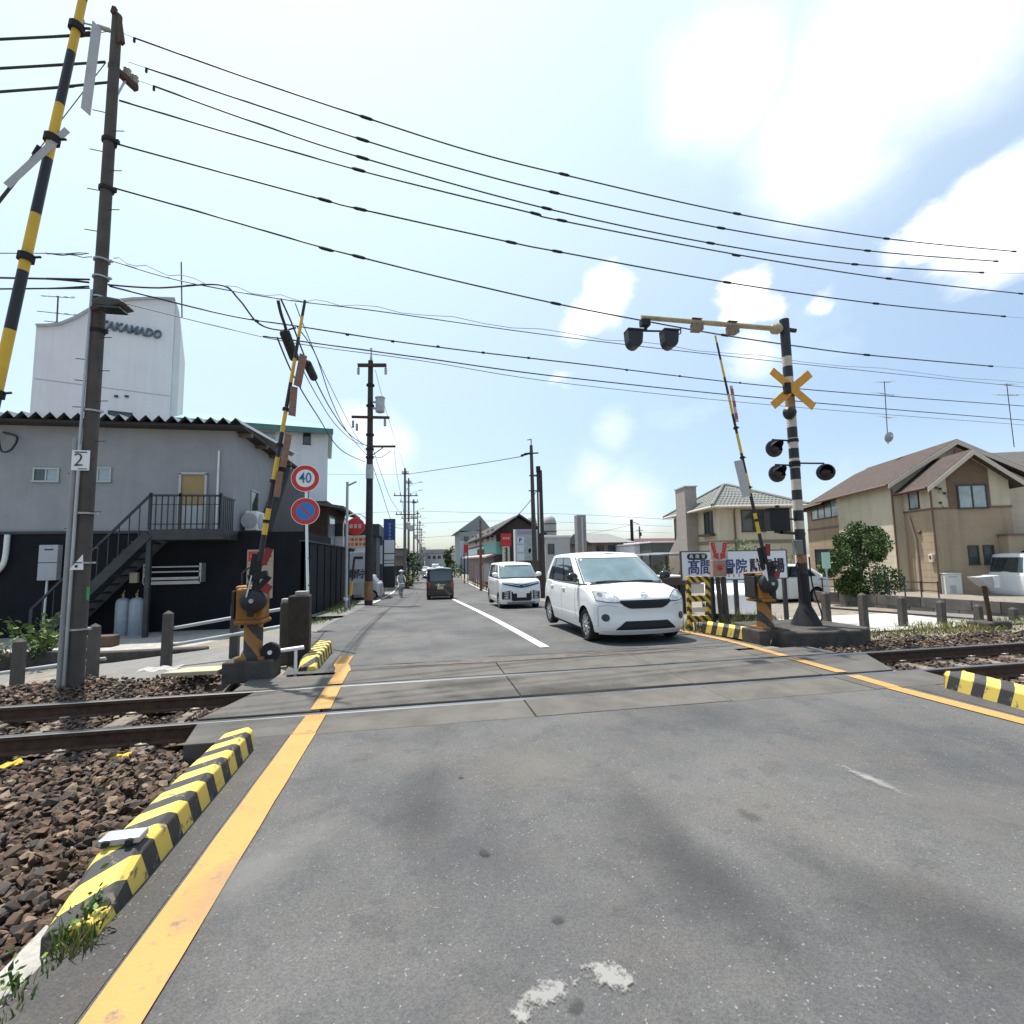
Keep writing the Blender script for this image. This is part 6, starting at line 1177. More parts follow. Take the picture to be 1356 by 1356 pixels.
mb=MB(); mb.prism([(-.9,zb1-.15),(0,zb1+.1),(0,zb1-.1),(-.9,zb1-.3)],dp-.5,FACE@TR(0,0,-dp)); mb.build('awning',mat('faded awning',(.42,.31,.29),.7,var=.2),g)
mb=MB(); mb.b2((-.05,1.,-.3),(-.01,dp-1,zb1-.1)); mb.build('shop_front',mat('dim shop front',(.10,.075,.065),.5,var=.3,vs=1.5),g)
for k,m in enumerate(('white','redink','wmetal','sgrey','white','redink')): mb=MB(); mb.b2((-.4-.1*(k%2),2.+k*2.6,.2),(-.12,2.9+k*2.6,1.5+.3*(k%3))); mb.build('shop_poster',M[m],g)
a,c=Lg(664,709),Lg(674,745); mb=MB(); mb.b2((a.x,-.5,c.z),(c.x,-.2,a.z)); sgn=mb.build('vertical_sign',mat('cream sign',(.60,.57,.48),.5,var=.04),g)
mb=MB(); mb.b2((a.x-.15,-.55,a.z-1.0),(c.x+.15,-.15,a.z+.15)); mb.build('red_header',M['red'],g)
for k in range(4): mb=MB(); s=.13; mb.box((0,0,.1),(s*2.2,.02,.06)); mb.box((0,0,-.05),(s*2,.02,.06)); mb.box((0,0,0),(.07,.02,.36)); mb.box((.09,0,-.14),(.06,.02,.16)); mb.build('print_mark',M['ink'],sgn,loc=((a.x+c.x)/2,-.52,a.z-1.28-k*.36))
for k in range(3): mb=MB(); mb.box((0,0,0),(.16,.02,.05)); mb.box((0,0,.12),(.16,.02,.05)); mb.box((0,0,.06),(.05,.02,.2)); mb.build('print_mark',M['white'],sgn,loc=(a.x+.12+.22*k,-.57,a.z-.35))
# billboard right of the vertical sign
a,c=at(682,701,40),at(713,742,40); bb=thing('billboard','large grey billboard with a white letter panel before the dark gable','billboard',(a.x,40,zr(40))); w=c.x-a.x; z0=c.z-zr(40); z1=a.z-zr(40)
mb=MB(); mb.b2((0,0,z0),(w,.3,z1)); o=mb.build('board',mat('billboard grey blue',(.36,.40,.44),.5,var=.06),bb); mb=MB(); mb.b2((-.08,-.03,-.2),(0.02,.33,z1)); mb.build('edge',M['white'],bb)
mb=MB(); mb.b2((.2,-.02,z1-.42),(w-.25,0,z1-.12)); mb.build('header',mat('dull mauve',(.33,.24,.33),.5,var=.1),o)
mb=MB(); mb.b2((.14,-.02,z1-1.2),(.72,0,z1-.62)); pp_=mb.build('letter_panel',mat('light panel',(.55,.60,.64),.5,var=.05),o); text('P',.5,'letter',M['dblue'],pp_,(.43,-.03,z1-.92),bold=.01)
for k in range(2): mb=MB(); mb.b2((.14,-.02,z1-1.9-k*.7),(.72,0,z1-1.3-k*.7)); mb.build('text_panel',mat('light panel',(.55,.60,.64)),o)
for k,(dx,dz,r_) in enumerate(((1.25,-1.0,.38),(1.05,-1.75,.30),(1.4,-1.8,.34),(1.1,-2.35,.25))): mb=MB(); mb.lathe([(.01,0),(r_,0),(r_*.9,.02),(.01,.02)],18,0,TR(dx,-.001,z1+dz)@RX(PI/2)); mb.build('picture_patch',mat('faded green print',(.30,.36,.33),.6,var=.2,vs=8),o)
# far gabled building left of it, shed, storage domes
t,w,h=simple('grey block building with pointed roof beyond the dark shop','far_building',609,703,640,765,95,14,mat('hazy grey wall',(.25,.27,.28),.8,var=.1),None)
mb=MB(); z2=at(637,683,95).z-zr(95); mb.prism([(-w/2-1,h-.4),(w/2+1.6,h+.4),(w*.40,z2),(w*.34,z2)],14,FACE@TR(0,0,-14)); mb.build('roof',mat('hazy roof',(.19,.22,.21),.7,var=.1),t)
for k in range(3): window(t,-w/2+1.2+1.6*k,h-1.6,1,1.1,0,1)
for k,px in enumerate((617,612)):
    t,o,w,z0,z1=board('shop_sign',('red square shop sign on a pole by the dark shop','slim pale blue shop sign farther than the red one')[k],px-3+k,721-4*k,px+3+k,732+6*k,(56,72)[k],M['red'] if k==0 else mat('pale blue sign',(.45,.58,.68),.5),.3,True)
M['shed']=mat('pale shed wall',(.46,.46,.46),.7,var=.05,vs=2)
t,w,h=simple('pale flat-roofed shed between the pole pair and the chimney','shed',722,712,756,760,42,9,M['shed'],M['wwall'],'shed',.2,.1); window(t,-w/2+.5,h-1,.5,.8,0,1,'bronze','glass')
q=at(727,712,70); 
for k,(px,pt,w_,Y) in enumerate(((727,682,16,74),(704,683,14,78))):
    a=at(px,pt,Y); wd_=w_*Y/FPX; t=thing('storage_silo',('tall grey silo with domed top behind the pole pair','pale domed silo with ring frame, left of the tall silo')[k],'silo',(a.x,Y,zr(Y))); z=a.z-zr(Y); r_=wd_/2*(1.2 if k==0 else 1)
    mb=MB(); mb.lathe([(r_,0),(r_,z-1.6),(r_*.97,z-1.0),(r_*.8,z-.45),(r_*.45,z-.1),(.02,z)],24); mb.build('shell',mat('silo grey',(.36,.36,.34),.7,var=.1,grime=.2),t,smooth=40)
    mb=MB(); 
    for zz in (z-1.4,z-2.6): mb.lathe([(r_+.02,-.06),(r_+.08,-.06),(r_+.08,.06),(r_+.02,.06)],24,0,TR(0,0,zz))
    mb.build('ring',M['iron'],t)
a,c=at(764,682,40),at(777,722,40); t=thing('chimney_tower','grey concrete chimney tower with a pale stripe beside a grey roofed house','tower',((a.x+c.x)/2,40,zr(40))); w=c.x-a.x; h=a.z-zr(40)
mb=MB(); mb.b2((-w/2,0,-.3),(w/2,w,h)); mb.build('shaft',mat('tower concrete',(.25,.235,.225),.9,var=.15),t); mb=MB(); mb.b2((-.06,-.04,.5),(.12,-.001,h-.15)); mb.build('stripe',M['sgrey'],t)
t,w,h=simple('house with plain grey pitched roof right of the chimney tower','house',783,718,832,735,42,7,mat('brownish wall',(.22,.18,.155),.8,var=.15),None,'house')
zrf=at(800,707,42).z-zr(42); mb=MB(); mb.add([(-w/2-.3,-.5,h-.05),(w/2+.5,-.5,h-.05),(w/2-.5,3.5,zrf+.2),(-w/2-.5,3.5,zrf+.2),(w/2+.5,7.5,h),(-w/2-.3,7.5,h)],[(0,1,2,3),(3,2,4,5),(1,4,2),(0,3,5)]); mb.build('roof',mat('mid grey roof',(.20,.195,.19),.7,var=.1),t)
for k in range(3): window(t,-w/2+.8+1.1*k,h-.6,.6,.5,0,1,'bronze','glass')
t,w,h=simple('long building with dark red roof at the back right','long_building',812,722,900,735,58,8,mat('dark wall',(.08,.07,.065),.8,var=.1),None)
mb=MB(); mb.add([(-w/2-.3,-.5,h),(w/2+3,-.5,h),(w/2+3,4,h+.95),(-w/2-.3,4,h+.95)],[(0,1,2,3)]); mb.b2((-w/2-.3,4,h),(w/2+3,4.2,h+.95)); mb.build('roof',mat('dark red roof',(.085,.022,.028),.6,var=.12),t)
t,w,h=simple('low white garage with open dark carport behind the white car','garage',840,722,862,752,38,6,M['wwall'],M['sgrey'],'garage',.12,.1)
t,w,h=simple('flat grey carport roof beside the beige house','carport',862,719,900,731,36,5,mat('dark carport',(.10,.11,.11),.7,var=.15),M['wwall'],'carport',.12,.1)
q=at(880,740,29); t=thing('carport','low dark sloping carport roof on posts left of the beige house','carport',(q.x,29,zr(29))); z=at(880,733,29).z-zr(29)
mb=MB(); mb.add([(-1.0,0,z-.1),(1.4,0,z+.05),(1.4,4,z+.1),(-1.0,4,z-.05)],[(0,1,2,3)]); mb.b2((-1.0,-.02,z-.14),(1.4,.03,z-.06)); mb.build('roof',mat('carport sheet',(.14,.16,.17),.4,var=.1),t)
for x in (-.9,.2,1.3): mb=MB(); mb.b2((x-.05,.1,-.2),(x+.05,.2,z-.05)); mb.build('post',M['iron'],t)
a,c=at(862,756,14.5),at(906,764,14.5); t=thing('cargo_frame','dark maroon frame structure with pale top beside the white car','frame',(a.x,14.5,zr(14.5))); w=c.x-a.x; 
mb=MB(); mb.b2((0,0,c.z-t.location.z-.25),(w,.8,c.z-t.location.z)); mb.build('beam',mat('maroon steel',(.05,.025,.025),.6,var=.15),t); mb=MB(); mb.b2((.1,-.02,c.z-t.location.z),(w,.82,c.z-t.location.z+.05)); mb.build('top_plate',M['wwall'],t)
for x in (w*.72,w-.07): mb=MB(); mb.b2((x-.09,0,-.3),(x+.09,.2,c.z-t.location.z-.25)); mb.build('post',M['blackm'],t)
# far end of the road
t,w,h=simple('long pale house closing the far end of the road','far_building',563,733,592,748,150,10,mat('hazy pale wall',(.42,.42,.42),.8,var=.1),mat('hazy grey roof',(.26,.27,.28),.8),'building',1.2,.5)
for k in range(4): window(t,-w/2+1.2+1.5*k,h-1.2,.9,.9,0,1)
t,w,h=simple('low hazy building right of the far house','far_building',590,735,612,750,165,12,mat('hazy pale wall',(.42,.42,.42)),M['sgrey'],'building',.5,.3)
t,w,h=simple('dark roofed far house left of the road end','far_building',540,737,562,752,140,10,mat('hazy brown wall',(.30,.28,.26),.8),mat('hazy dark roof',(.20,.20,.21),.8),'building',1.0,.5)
for k,(px,Y,hh) in enumerate(((628,50,1.0),(641,44,1.0))):
    q=at(px,768,Y); t=thing('shop_banner',('white shop banner on a thin pole at the right kerb, farther one','white shop banner on a thin pole at the right kerb, nearer one')[k],'banner',(q.x,Y,zr(Y)),0,'banners in front of the dark shop'); mb=MB(); mb.tube([(0,0,0),(0,0,2.4)],.025,6); mb.build('pole',M['galv'],t); mb=MB(); mb.b2((.03,-.01,.7),(.5,.01,2.3)); mb.build('cloth',M['pl_w'],t)
q=at(637,772,42); ut=thing('utility_pole','thin brown pole standing at the kerb before the dark shop','utility pole',(q.x,42,zr(42))); z=at(636,688,42).z-zr(42); mb=MB(); mb.tube([(0,0,-.1),(0,0,z)],[.13,.10],10); mb.build('pole',M['gutter'],ut,smooth=40); mb=MB(); mb.b2((-.3,-.15,z*.5),(.3,.0,z*.58)); mb.build('small_plate',M['gutter'],ut)
g2=thing('guard_rail','brown guard rail along the right kerb in front of the shops','guard rail',(5.75,30,zr(30)))
for k in range(12): mb=MB(); y=k*2.2; mb.b2((-.04,y-.04,zr(30+y)-zr(30)-.1),(.04,y+.04,zr(30+y)-zr(30)+.8)); mb.build('post',M['gutter'],g2)
mb=MB(); mb.tube([(0,0,.75),(0,12,zr(42)-zr(30)+.75),(0,24.2,zr(54)-zr(30)+.75)],.035,8); mb.tube([(0,0,.4),(0,12,zr(42)-zr(30)+.4),(0,24.2,zr(54)-zr(30)+.4)],.03,8); mb.build('rail',M['gutter'],g2)
# ============================================================ VEHICLES
M['carw']=mat('white car paint',(.76,.76,.755),.28,var=.015,coat=.5,spec=.5); M['card']=mat('dark car paint',(.030,.024,.026),.25,var=.1,coat=.6); M['cars']=mat('silver car paint',(.42,.43,.45),.3,.5,var=.04,coat=.5)
M['cglass']=mat('car glass',(.030,.042,.05),.04,var=.1,spec=.9,coat=.3); M['cglass_f']=mat('windscreen glass',(.10,.155,.175),.05,var=.25,vs=2.5,spec=.9,coat=.3); M['trim']=mat('black trim',(.018,.018,.02),.5,var=.1); M['gloss']=mat('gloss black trim',(.012,.012,.014),.12,var=0,spec=.6)
M['chrome']=mat('chrome',(.66,.67,.69),.25,.75,var=.04); M['lampg']=mat('headlamp glass',(.33,.36,.39),.08,var=.3,vs=14,spec=.8,coat=.5); M['taill']=mat('tail lamp red',(.30,.012,.012),.12,var=.1,spec=.7); M['rim']=mat('alloy rim',(.50,.51,.52),.35,.7,var=.06); M['gap']=mat('panel gap',(.10,.10,.10),.7,var=0)
def lerp(a,b,t): return a+(b-a)*t
def car(label,cat,loc,rz,P,paint,group=None,name='car'):
    L_,W_,H_=P['L'],P['W'],P['H']; Lc,pc,Lr,pr_=P.get('Lc',.55),P.get('pc',2.5),P.get('Lr',.3),P.get('pr',4.)
    fz,fu=zip(*P['nose']); rzz,ru=zip(*P['tail']); su,szz=zip(*P['sh'])
    wz,wv=zip(*P.get('side',[(.16,.93),(.3,.975),(.5,1.),(.75,.997),(.95,.965),(1.1,.95)]))
    f=lambda z:float(np.interp(z,fz,fu)); r=lambda z:float(np.interp(z,rzz,ru)); zs=lambda u:float(np.interp(u,su,szz)); w=lambda z:W_/2*float(np.interp(z,wz,wv))
    off=lambda s,l,p:l*(1-max(0,1-min(1,abs(s))**p)**(1/p))
    a1,a2,ra=P['ax'][0],P['ax'][1],P['ra']; zb0=P.get('sill',.19)
    cols=[]
    for i in range(14): cols.append(('f',math.sin(i/13*PI/2)**.85))
    n=int((L_-Lc-Lr)/.045)
    for i in range(1,n): cols.append(('s',Lc+(L_-Lc-Lr)*i/n))
    for i in range(9): cols.append(('r',math.sin((1-i/8)*PI/2)))
    def pos(c,z,ins=0.):
        k,q=c
        if k=='f': return (q*(w(z)-ins),f(z)+off(q,Lc,pc)+ins*.6)
        if k=='s': return (w(z)-ins,q+f(z)*max(0,1-(q-Lc)/.5)-r(z)*max(0,1-(L_-Lr-q)/.4))
        return (q*(w(z)-ins),L_-r(z)-off(q,Lr,pr_)-ins*.6)
    ts=[0,.08,.2,.32,.44,.56,.68,.78,.86,.92,.965,1.]
    t_=thing(name,label,cat,loc,rz,group)
    mb=MB(); ring=[]
    for c in cols:
        x,u=pos(c,.45); zb=zb0
        for a in (a1,a2):
            if abs(u-a)<ra and x>W_*.3: zb=max(zb,P['rt']+math.sqrt(ra*ra-(u-a)**2))
        if c[0]!='s': zb=max(zb,P.get('fb',.16) if c[0]=='f' and x<W_*.3 else zb)
        top=zs(u); row=[]
        for t in ts:
            z=lerp(zb,top,t); ins=0 if t<.9 else .05*((t-.9)/.1)**2
            if t>.96: z-= .0
            x2,u2=pos(c,z,ins); row.append((x2,u2,z))
        ring.append(row)
    nT=len(ts)
    for sg in (1,-1):
        o=len(mb.v); mb.v+=[(sg*x,u,z) for row in ring for (x,u,z) in row]
        for i in range(len(ring)-1):
            for j in range(nT-1):
                q=(o+i*nT+j,o+(i+1)*nT+j,o+(i+1)*nT+j+1,o+i*nT+j+1); mb.f.append(q if sg>0 else q[::-1]); mb.m.append(0)
    m=10; o=len(mb.v); cw=P.get('crown',.07)
    for i,row in enumerate(ring):
        x,u,z=row[-1]; cr=cw*min(1,max(0,(u-.02)/.7))
        for k in range(m+1): s=k/m*2-1; mb.v.append((s*x,u,z+cr*(1-s*s)))
    for i in range(len(ring)-1):
        for k in range(m): mb.f.append((o+i*(m+1)+k,o+i*(m+1)+k+1,o+(i+1)*(m+1)+k+1,o+(i+1)*(m+1)+k)); mb.m.append(0)
    me=mb.mesh('body',paint,60); bm=bmesh.new(); bm.from_mesh(me); bmesh.ops.remove_doubles(bm,verts=bm.verts,dist=.0008); bmesh.ops.recalc_face_normals(bm,faces=bm.faces); bm.to_mesh(me); bm.free()
    me.polygons.foreach_set('use_smooth',[True]*len(me.polygons)); me.set_sharp_from_angle(angle=R(42))
    body=bpy.data.objects.new('body',me); COL.objects.link(body); body.parent=t_
    # ---- greenhouse
    uA,uB,uC,uD=P['gh']; Lg,pg,Lgr,pgr=P.get('Lg',.38),2.6,.22,4.
    zr0=H_-.05
    gw=lambda t:W_/2*lerp(P.get('gb',.955),P.get('gt',.80),t**1.25)-(0 if t<.9 else .07*((t-.9)/.1)**2)
    gf=lambda t:lerp(uA,uB,t**P.get('gc',1.08)); gr=lambda t:lerp(uC,uD,t**1.3)
    zc=P.get('cowl',zs(uA+.15))
    def gpos(c,t,o_=0.):
        k,q=c
        if k=='f': x,u,b=q*gw(t),gf(t)+off(q,Lg,pg)-o_,zc
        elif k=='s': x,u=gw(t)+o_,lerp(gf(t)+Lg,gr(t)-Lgr,q); b=lerp(zc,zs(lerp(uA+Lg,uC-Lgr,q)),min(1,q*2))
        else: x,u,b=q*gw(t),gr(t)-off(q,Lgr,pgr)+o_,zs(uC-.1)
        vv=(u-uB)/(uD-uB); top=zr0+P.get('rc',.03)*(1-(2*min(1,max(0,vv))-1)**2)
        z=lerp(b-.02,top,t); 
        if t>.9: z=lerp(b-.02,top,.9)+(top-lerp(b-.02,top,.9))*math.sin((t-.9)/.1*PI/2)
        return (x,u,z)
    gcols=[('f',math.sin(i/11*PI/2)) for i in range(12)]+[('s',i/18) for i in range(1,18)]+[('r',math.sin((1-i/8)*PI/2)) for i in range(9)]
    gts=[0,.12,.25,.4,.55,.7,.8,.88,.92,.95,.98,1.]; mb=MB(); rr=[[gpos(c,t) for t in gts] for c in gcols]; nT=len(gts)
    for sg in (1,-1):
        o=len(mb.v); mb.v+=[(sg*x,u,z) for row in rr for (x,u,z) in row]
        for i in range(len(rr)-1):
            for j in range(nT-1):
                q=(o+i*nT+j,o+(i+1)*nT+j,o+(i+1)*nT+j+1,o+i*nT+j+1); mb.f.append(q if sg>0 else q[::-1]); mb.m.append(0)
    o=len(mb.v)
    for row in rr:
        x,u,z=row[-1]
        for k in range(9): s=k/8*2-1; mb.v.append((s*x,u,z+.035*(1-s*s)))
    for i in range(len(rr)-1):
        for k in range(8): mb.f.append((o+i*9+k,o+i*9+k+1,o+(i+1)*9+k+1,o+(i+1)*9+k)); mb.m.append(0)
    me=mb.mesh('roof',paint,60); bm=bmesh.new(); bm.from_mesh(me); bmesh.ops.remove_doubles(bm,verts=bm.verts,dist=.0008); bmesh.ops.recalc_face_normals(bm,faces=bm.faces); bm.to_mesh(me); bm.free(); me.polygons.foreach_set('use_smooth',[True]*len(me.polygons)); me.set_sharp_from_angle(angle=R(50))
    o=bpy.data.objects.new('roof',me); COL.objects.link(o); o.parent=t_
    def patch(fn,nu,nv,name,m,par=t_,flip=False):
        b=MB(); b.grid(fn,nu,nv,0,flip); return b.build(name,m,par,smooth=60)
    def fcol(s,t,o_): x,u,z=gpos(('f',abs(s)),t,o_); return (math.copysign(x,s),u,z)
    def rcol(s,t,o_): x,u,z=gpos(('r',abs(s)),t,o_); return (math.copysign(x,s),u,z)
    patch(lambda a,b:fcol(lerp(-.955,.955,a),lerp(.0,.885,b),.004),20,8,'windscreen_seal',M['gloss'])
    patch(lambda a,b:fcol(lerp(-.925,.925,a),lerp(.045,.855,b),.009),20,8,'windscreen',M['cglass_f'])
    patch(lambda a,b:rcol(lerp(-.86,.86,a),lerp(.06,.84,b),.006),14,6,'rear_window',M['cglass'])
    for sg in (1,-1):
        def sp_(q0,q1,t0,t1,o_,sl=0.): return lambda a,b:(lambda p:(sg*p[0],p[1],p[2]))(gpos(('s',lerp(q0+sl*(1-b),q1,a)),lerp(t0,t1,b),o_))
        patch(sp_(P['win'][0],P['win'][-1],.03,.87,.004,.0),12,6,'window_surround',M['gloss'] if P.get('dkwin',1) else paint)
        ww=P['win']
        for k in range(0,len(ww)-1,2): patch(sp_(ww[k]+.012,ww[k+1]-.012,.07,.83,.008),8,6,'side_window',M['cglass'])
        # doors, handles, sill
        for u in P['doors']:
            patch(lambda a,b:(sg*(w(lerp(.3,zs(u)-.03,b))+.0025),u+.008*(a-.5),lerp(.3,zs(u)-.03,b)),1,8,'door_gap',M['gap'],body)
        for u in P['handles']:
            b=MB(); b.box((sg*(w(.88)+.012),u,zs(u)-.14),(.03,.19,.035)); b.build('door_handle',paint,t_,bevel=.01)
        # mirror
        mu=uA+Lg+.02; b=MB(); b.ball((sg*(W_/2+.07),mu,zc+.10),(.115,.075,.085),0,14,8); b.bar((sg*(W_/2-.06),mu+.02,zc+.03),(sg*(W_/2+.05),mu,zc+.06),.06,.05); b.build('door_mirror',P.get('mirm',M['gloss']),t_,smooth=60)
        # wheels
        for k,a in enumerate((a1,a2)):
            rt=P['rt']; whl=MB(); X=TR(sg*(W_/2-.115),a,rt)@RY(PI/2*sg)
            whl.lathe([(rt*.60,-.09),(rt*.9,-.095),(rt*.985,-.07),(rt,-.03),(rt,.03),(rt*.985,.07),(rt*.9,.095),(rt*.68,.088),(rt*.66,.05)],30,0,X); wo_=whl.build('wheel',M['rub'],t_,smooth=40)
            b=MB(); b.lathe([(.02,.035),(rt*.66,.045),(rt*.665,.08),(rt*.62,.082),(rt*.58,.05)],28,0,X); b.lathe([(.02,.075),(.05,.075),(.06,.06),(.02,.06)],14,0,X)
            for q in range(10):
                an=2*PI*q/10; e=.022 if q%2 else .026
                p0=X@Vector((.04*math.cos(an),.04*math.sin(an),.07)); p1=X@Vector((rt*.63*math.cos(an),rt*.63*math.sin(an),.075)); b.bar(p0,p1,e,.022)
            b.build('rim',M['rim'],wo_,smooth=40)
            b=MB(); b.lathe([(.02,.03),(rt*.60,.04),(.02,.042)],24,0,X); b.build('brake_disc',M['blackm'],wo_)
            b=MB(); b.grid(lambda p,q:(sg*lerp(W_/2-.36,W_/2-.012,q),a+ (ra-.003)*math.cos(PI*p),rt*.96+(ra-.003)*math.sin(PI*p)),16,1); b.build('arch_liner',M['blackm'],t_)
    b=MB(); b.b2((-W_/2+.24,.22,.16),(W_/2-.24,L_-.2,.62)); b.b2((-W_/2+.06,a1+ra-.02,.15),(W_/2-.06,a2-ra+.02,.23)); b.build('underbody',M['blackm'],t_)
    def fpos(x,z,o_): s=min(.999,abs(x)/w(z)); return (x,f(z)+off(s,Lc,pc)-o_,z)
    def rpos(x,z,o_): s=min(.999,abs(x)/w(z)); return (x,L_-r(z)-off(s,Lr,pr_)+o_,z)
    def rib(name,m,x0,x1,lo,hi,o_=.005,nx=14,nz=4,par=t_,rear=False,both=False):
        p=rpos if rear else fpos; out=None
        for sg in ((1,-1) if both else (1,)):
            def fn(a,b): x=lerp(x0,x1,a); l=lo(x) if callable(lo) else lo; h=hi(x) if callable(hi) else hi; q=p(x,lerp(l,h,b),o_); return (sg*q[0],q[1],q[2])
            out=patch(fn,nx,nz,name,m,par)
        return out
    def spot(name,m,x,z,rx,rz_,o_=.008,par=t_,rear=False,both=False): return rib(name,m,x-rx,x+rx,lambda q:z-rz_*math.sqrt(max(0,1-((q-x)/rx)**2)),lambda q:z+rz_*math.sqrt(max(0,1-((q-x)/rx)**2)),o_,14,4,par,rear,both)
    return dict(t=t_,body=body,rib=rib,spot=spot,fpos=fpos,gpos=gpos,fcol=fcol,rcol=rcol,patch=patch,w=w,zs=zs,rpos=rpos)
HATCH=dict(L=3.65,W=1.665,H=1.525,ax=(.72,3.20),ra=.335,rt=.285,nose=[(.15,.10),(.22,.03),(.30,.0),(.42,.015),(.52,.035),(.60,.02),(.72,.025),(.80,.085),(.9,.2)],tail=[(.15,.1),(.3,.02),(.5,0),(.7,.03),(1.0,.06),(1.1,.10)],
  sh=[(0,.80),(.08,.83),(.25,.885),(.55,.925),(.9,.965),(1.3,.985),(2.6,1.0),(3.65,1.03)],gh=(.72,1.62,3.60,3.30),cowl=1.01,gb=.95,gt=.80,win=[.03,.36,.40,.74,.79,.93],doors=[1.22,2.12,2.98],handles=[1.98,2.84],crown=.085,Lc=.52,pc=2.7)
c=car('white hatchback waiting at the far side of the rails, facing the viewer','car',(3.77,7.84,zr(8.4)),R(.3),dict(HATCH,W=1.75,H=1.575),M['carw'])
rib,spot=c['rib'],c['spot']
# face of the hatchback
rib('grille',M['blackm'],-.50,.50,lambda x:.600+.135*max(0,(abs(x)-.27)/.23)**1.6,.742,.006,20,4)
g=rib('grille_bar',M['chrome'],-.50,.50,.742,lambda x:.775-.012*(abs(x)/.5),.010,20,2)
for k in range(3): rib('grille_slat',M['trim'],-.40,.40,.645+.03*k,.655+.03*k,.012,16,1)
rib('lower_intake',M['blackm'],-.54,.54,.25,lambda x:.262+.135*min(1,max(0,(.54-abs(x))/.16)),.006,20,4)
for k in range(4): rib('intake_slat',M['trim'],-.48+.02*k,.48-.02*k,.28+.028*k,.288+.028*k,.011,12,1)
for s in (1,-1):
    hl=rib('headlight',M['gloss'],.445*s,.812*s,lambda x:.70+.03*max(0,(abs(x)-.6)/.2),lambda x:.735+.15*min(1,max(0,(abs(x)-.445)/.20))**.6,.006,16,6)
    rib('headlight_glass',M['lampg'],.46*s,.806*s,lambda x:.712+.03*max(0,(abs(x)-.6)/.2),lambda x:.742+.135*min(1,max(0,(abs(x)-.46)/.20))**.6,.011,16,6,hl)
    spot('headlight_bulb',M['chrome'],.60*s,.80,.062,.045,.015,hl); spot('headlight_bulb',M['sgrey'],.60*s,.80,.035,.028,.019,hl); spot('headlight_bulb',M['gap'],.735*s,.835,.038,.034,.015,hl)
    spot('fog_lamp_recess',M['white'],.69*s,.455,.082,.082,.004); spot('fog_lamp',M['gloss'],.69*s,.455,.062,.062,.010)
    rib('bumper_crease_shade',mat('crease shade paint',(.50,.50,.51),.4,var=0),.50*s,.79*s,lambda x:.628+.03*math.sin((abs(x)-.5)/.29*PI),lambda x:.640+.03*math.sin((abs(x)-.5)/.29*PI),.004,12,1)  # thin grey strip paints the shading of a crease not modelled in the bumper
for s in (1,-1): rib('bumper_crease_shade',MATS['crease shade paint'],.785*s,.797*s,.30,.62,.004,2,8)
rib('bumper_seam',MATS['crease shade paint'],-.74,.74,.218,.224,.006,24,1)
rib('bumper_lip',M['carw'],-.76,.76,.165,.215,.018,20,2)
rib('hood_gap',M['gap'],-.50,.50,.782,.787,.012,16,1)
e=MB()
def oval(rx,rz_,cx,cz,o_=.014): return [Vector(c['fpos'](cx+rx*math.cos(2*PI*k/18),cz+rz_*math.sin(2*PI*k/18),o_)) for k in range(19)]
for q in ((.062,.042,0,.823),(.019,.040,0,.824),(.042,.015,0,.838)): e.tube(oval(*q),.006,5)
e.build('emblem',M['chrome'],c['t'],smooth=60)
# wipers, sticker, interior shade
for a0,a1 in ((-.05,.62),(-.72,-.02)): e=MB(); P_=[Vector(c['fcol'](lerp(a0,a1,k/8),.055+.03*math.sin(k/8*PI),.02)) for k in range(9)]; e.tube(P_,.010,5); e.build('wiper',M['trim'],c['t'])
e=MB(); e.grid(lambda a,b:c['fcol'](lerp(-.86,-.82,a),lerp(.80,.84,b),.013),2,1); e.build('sticker',M['white'],c['t'])
KEI=dict(L=3.39,W=1.475,H=1.64,ax=(.62,3.05),ra=.32,rt=.275,nose=[(.15,.08),(.3,.0),(.5,.0),(.7,.0),(.9,.03),(1.0,.07),(1.1,.2)],tail=[(.15,.08),(.3,.01),(.6,0),(1.1,.02)],sh=[(0,.98),(.15,1.01),(.6,1.06),(1.0,1.08),(3.4,1.08)],gh=(.46,1.02,3.36,3.25),cowl=1.10,gb=.96,gt=.84,win=[.03,.34,.38,.70,.74,.93],doors=[.98,1.85,2.7],handles=[1.7,2.55],crown=.05,Lc=.30,pc=3.0,Lr=.18,Lg=.28,side=[(.16,.95),(.3,.985),(.5,1.),(.85,1.),(1.1,.97)])
c2=car('white tall kei wagon with chrome winged face behind the white hatchback','car',(3.50,17.0,zr(18)),0,dict(KEI,mirm=M['carw']),M['carw'])
rib,spot=c2['rib'],c2['spot']
rib('grille',M['gloss'],-.66,.66,lambda x:.74+.13*(abs(x)/.66)**1.1,lambda x:.86+.10*(abs(x)/.66),.006,20,3)
for s in (1,-1):
    rib('chrome_wing',M['chrome'],.08*s,.68*s,lambda x:.695+.16*(abs(x)/.68)**1.2,lambda x:.725+.165*(abs(x)/.68)**1.2,.014,14,2); rib('chrome_wing',M['chrome'],.05*s,.64*s,lambda x:.80+.12*(abs(x)/.66),lambda x:.815+.12*(abs(x)/.66),.014,14,1)
    rib('headlight',M['lampg'],.28*s,.66*s,lambda x:.83+.09*(abs(x)/.66),lambda x:.885+.085*(abs(x)/.66),.012,12,2)
    rib('lower_mesh',M['gloss'],.30*s,.42*s,.34,.62,.005,4,3)
    h=rib('fog_recess',M['gloss'],.40*s,.68*s,lambda x:.36,lambda x:.66-.05*(abs(x)-.4)/.28,.006,10,4); 
    for k in range(3): spot('fog_lamp',M['lampg'],.53*s,.42+.085*k,.085,.033,.012,h)
    rib('silver_fin',M['chrome'],.36*s,.40*s,lambda x:.30,lambda x:.68,.012,3,6)
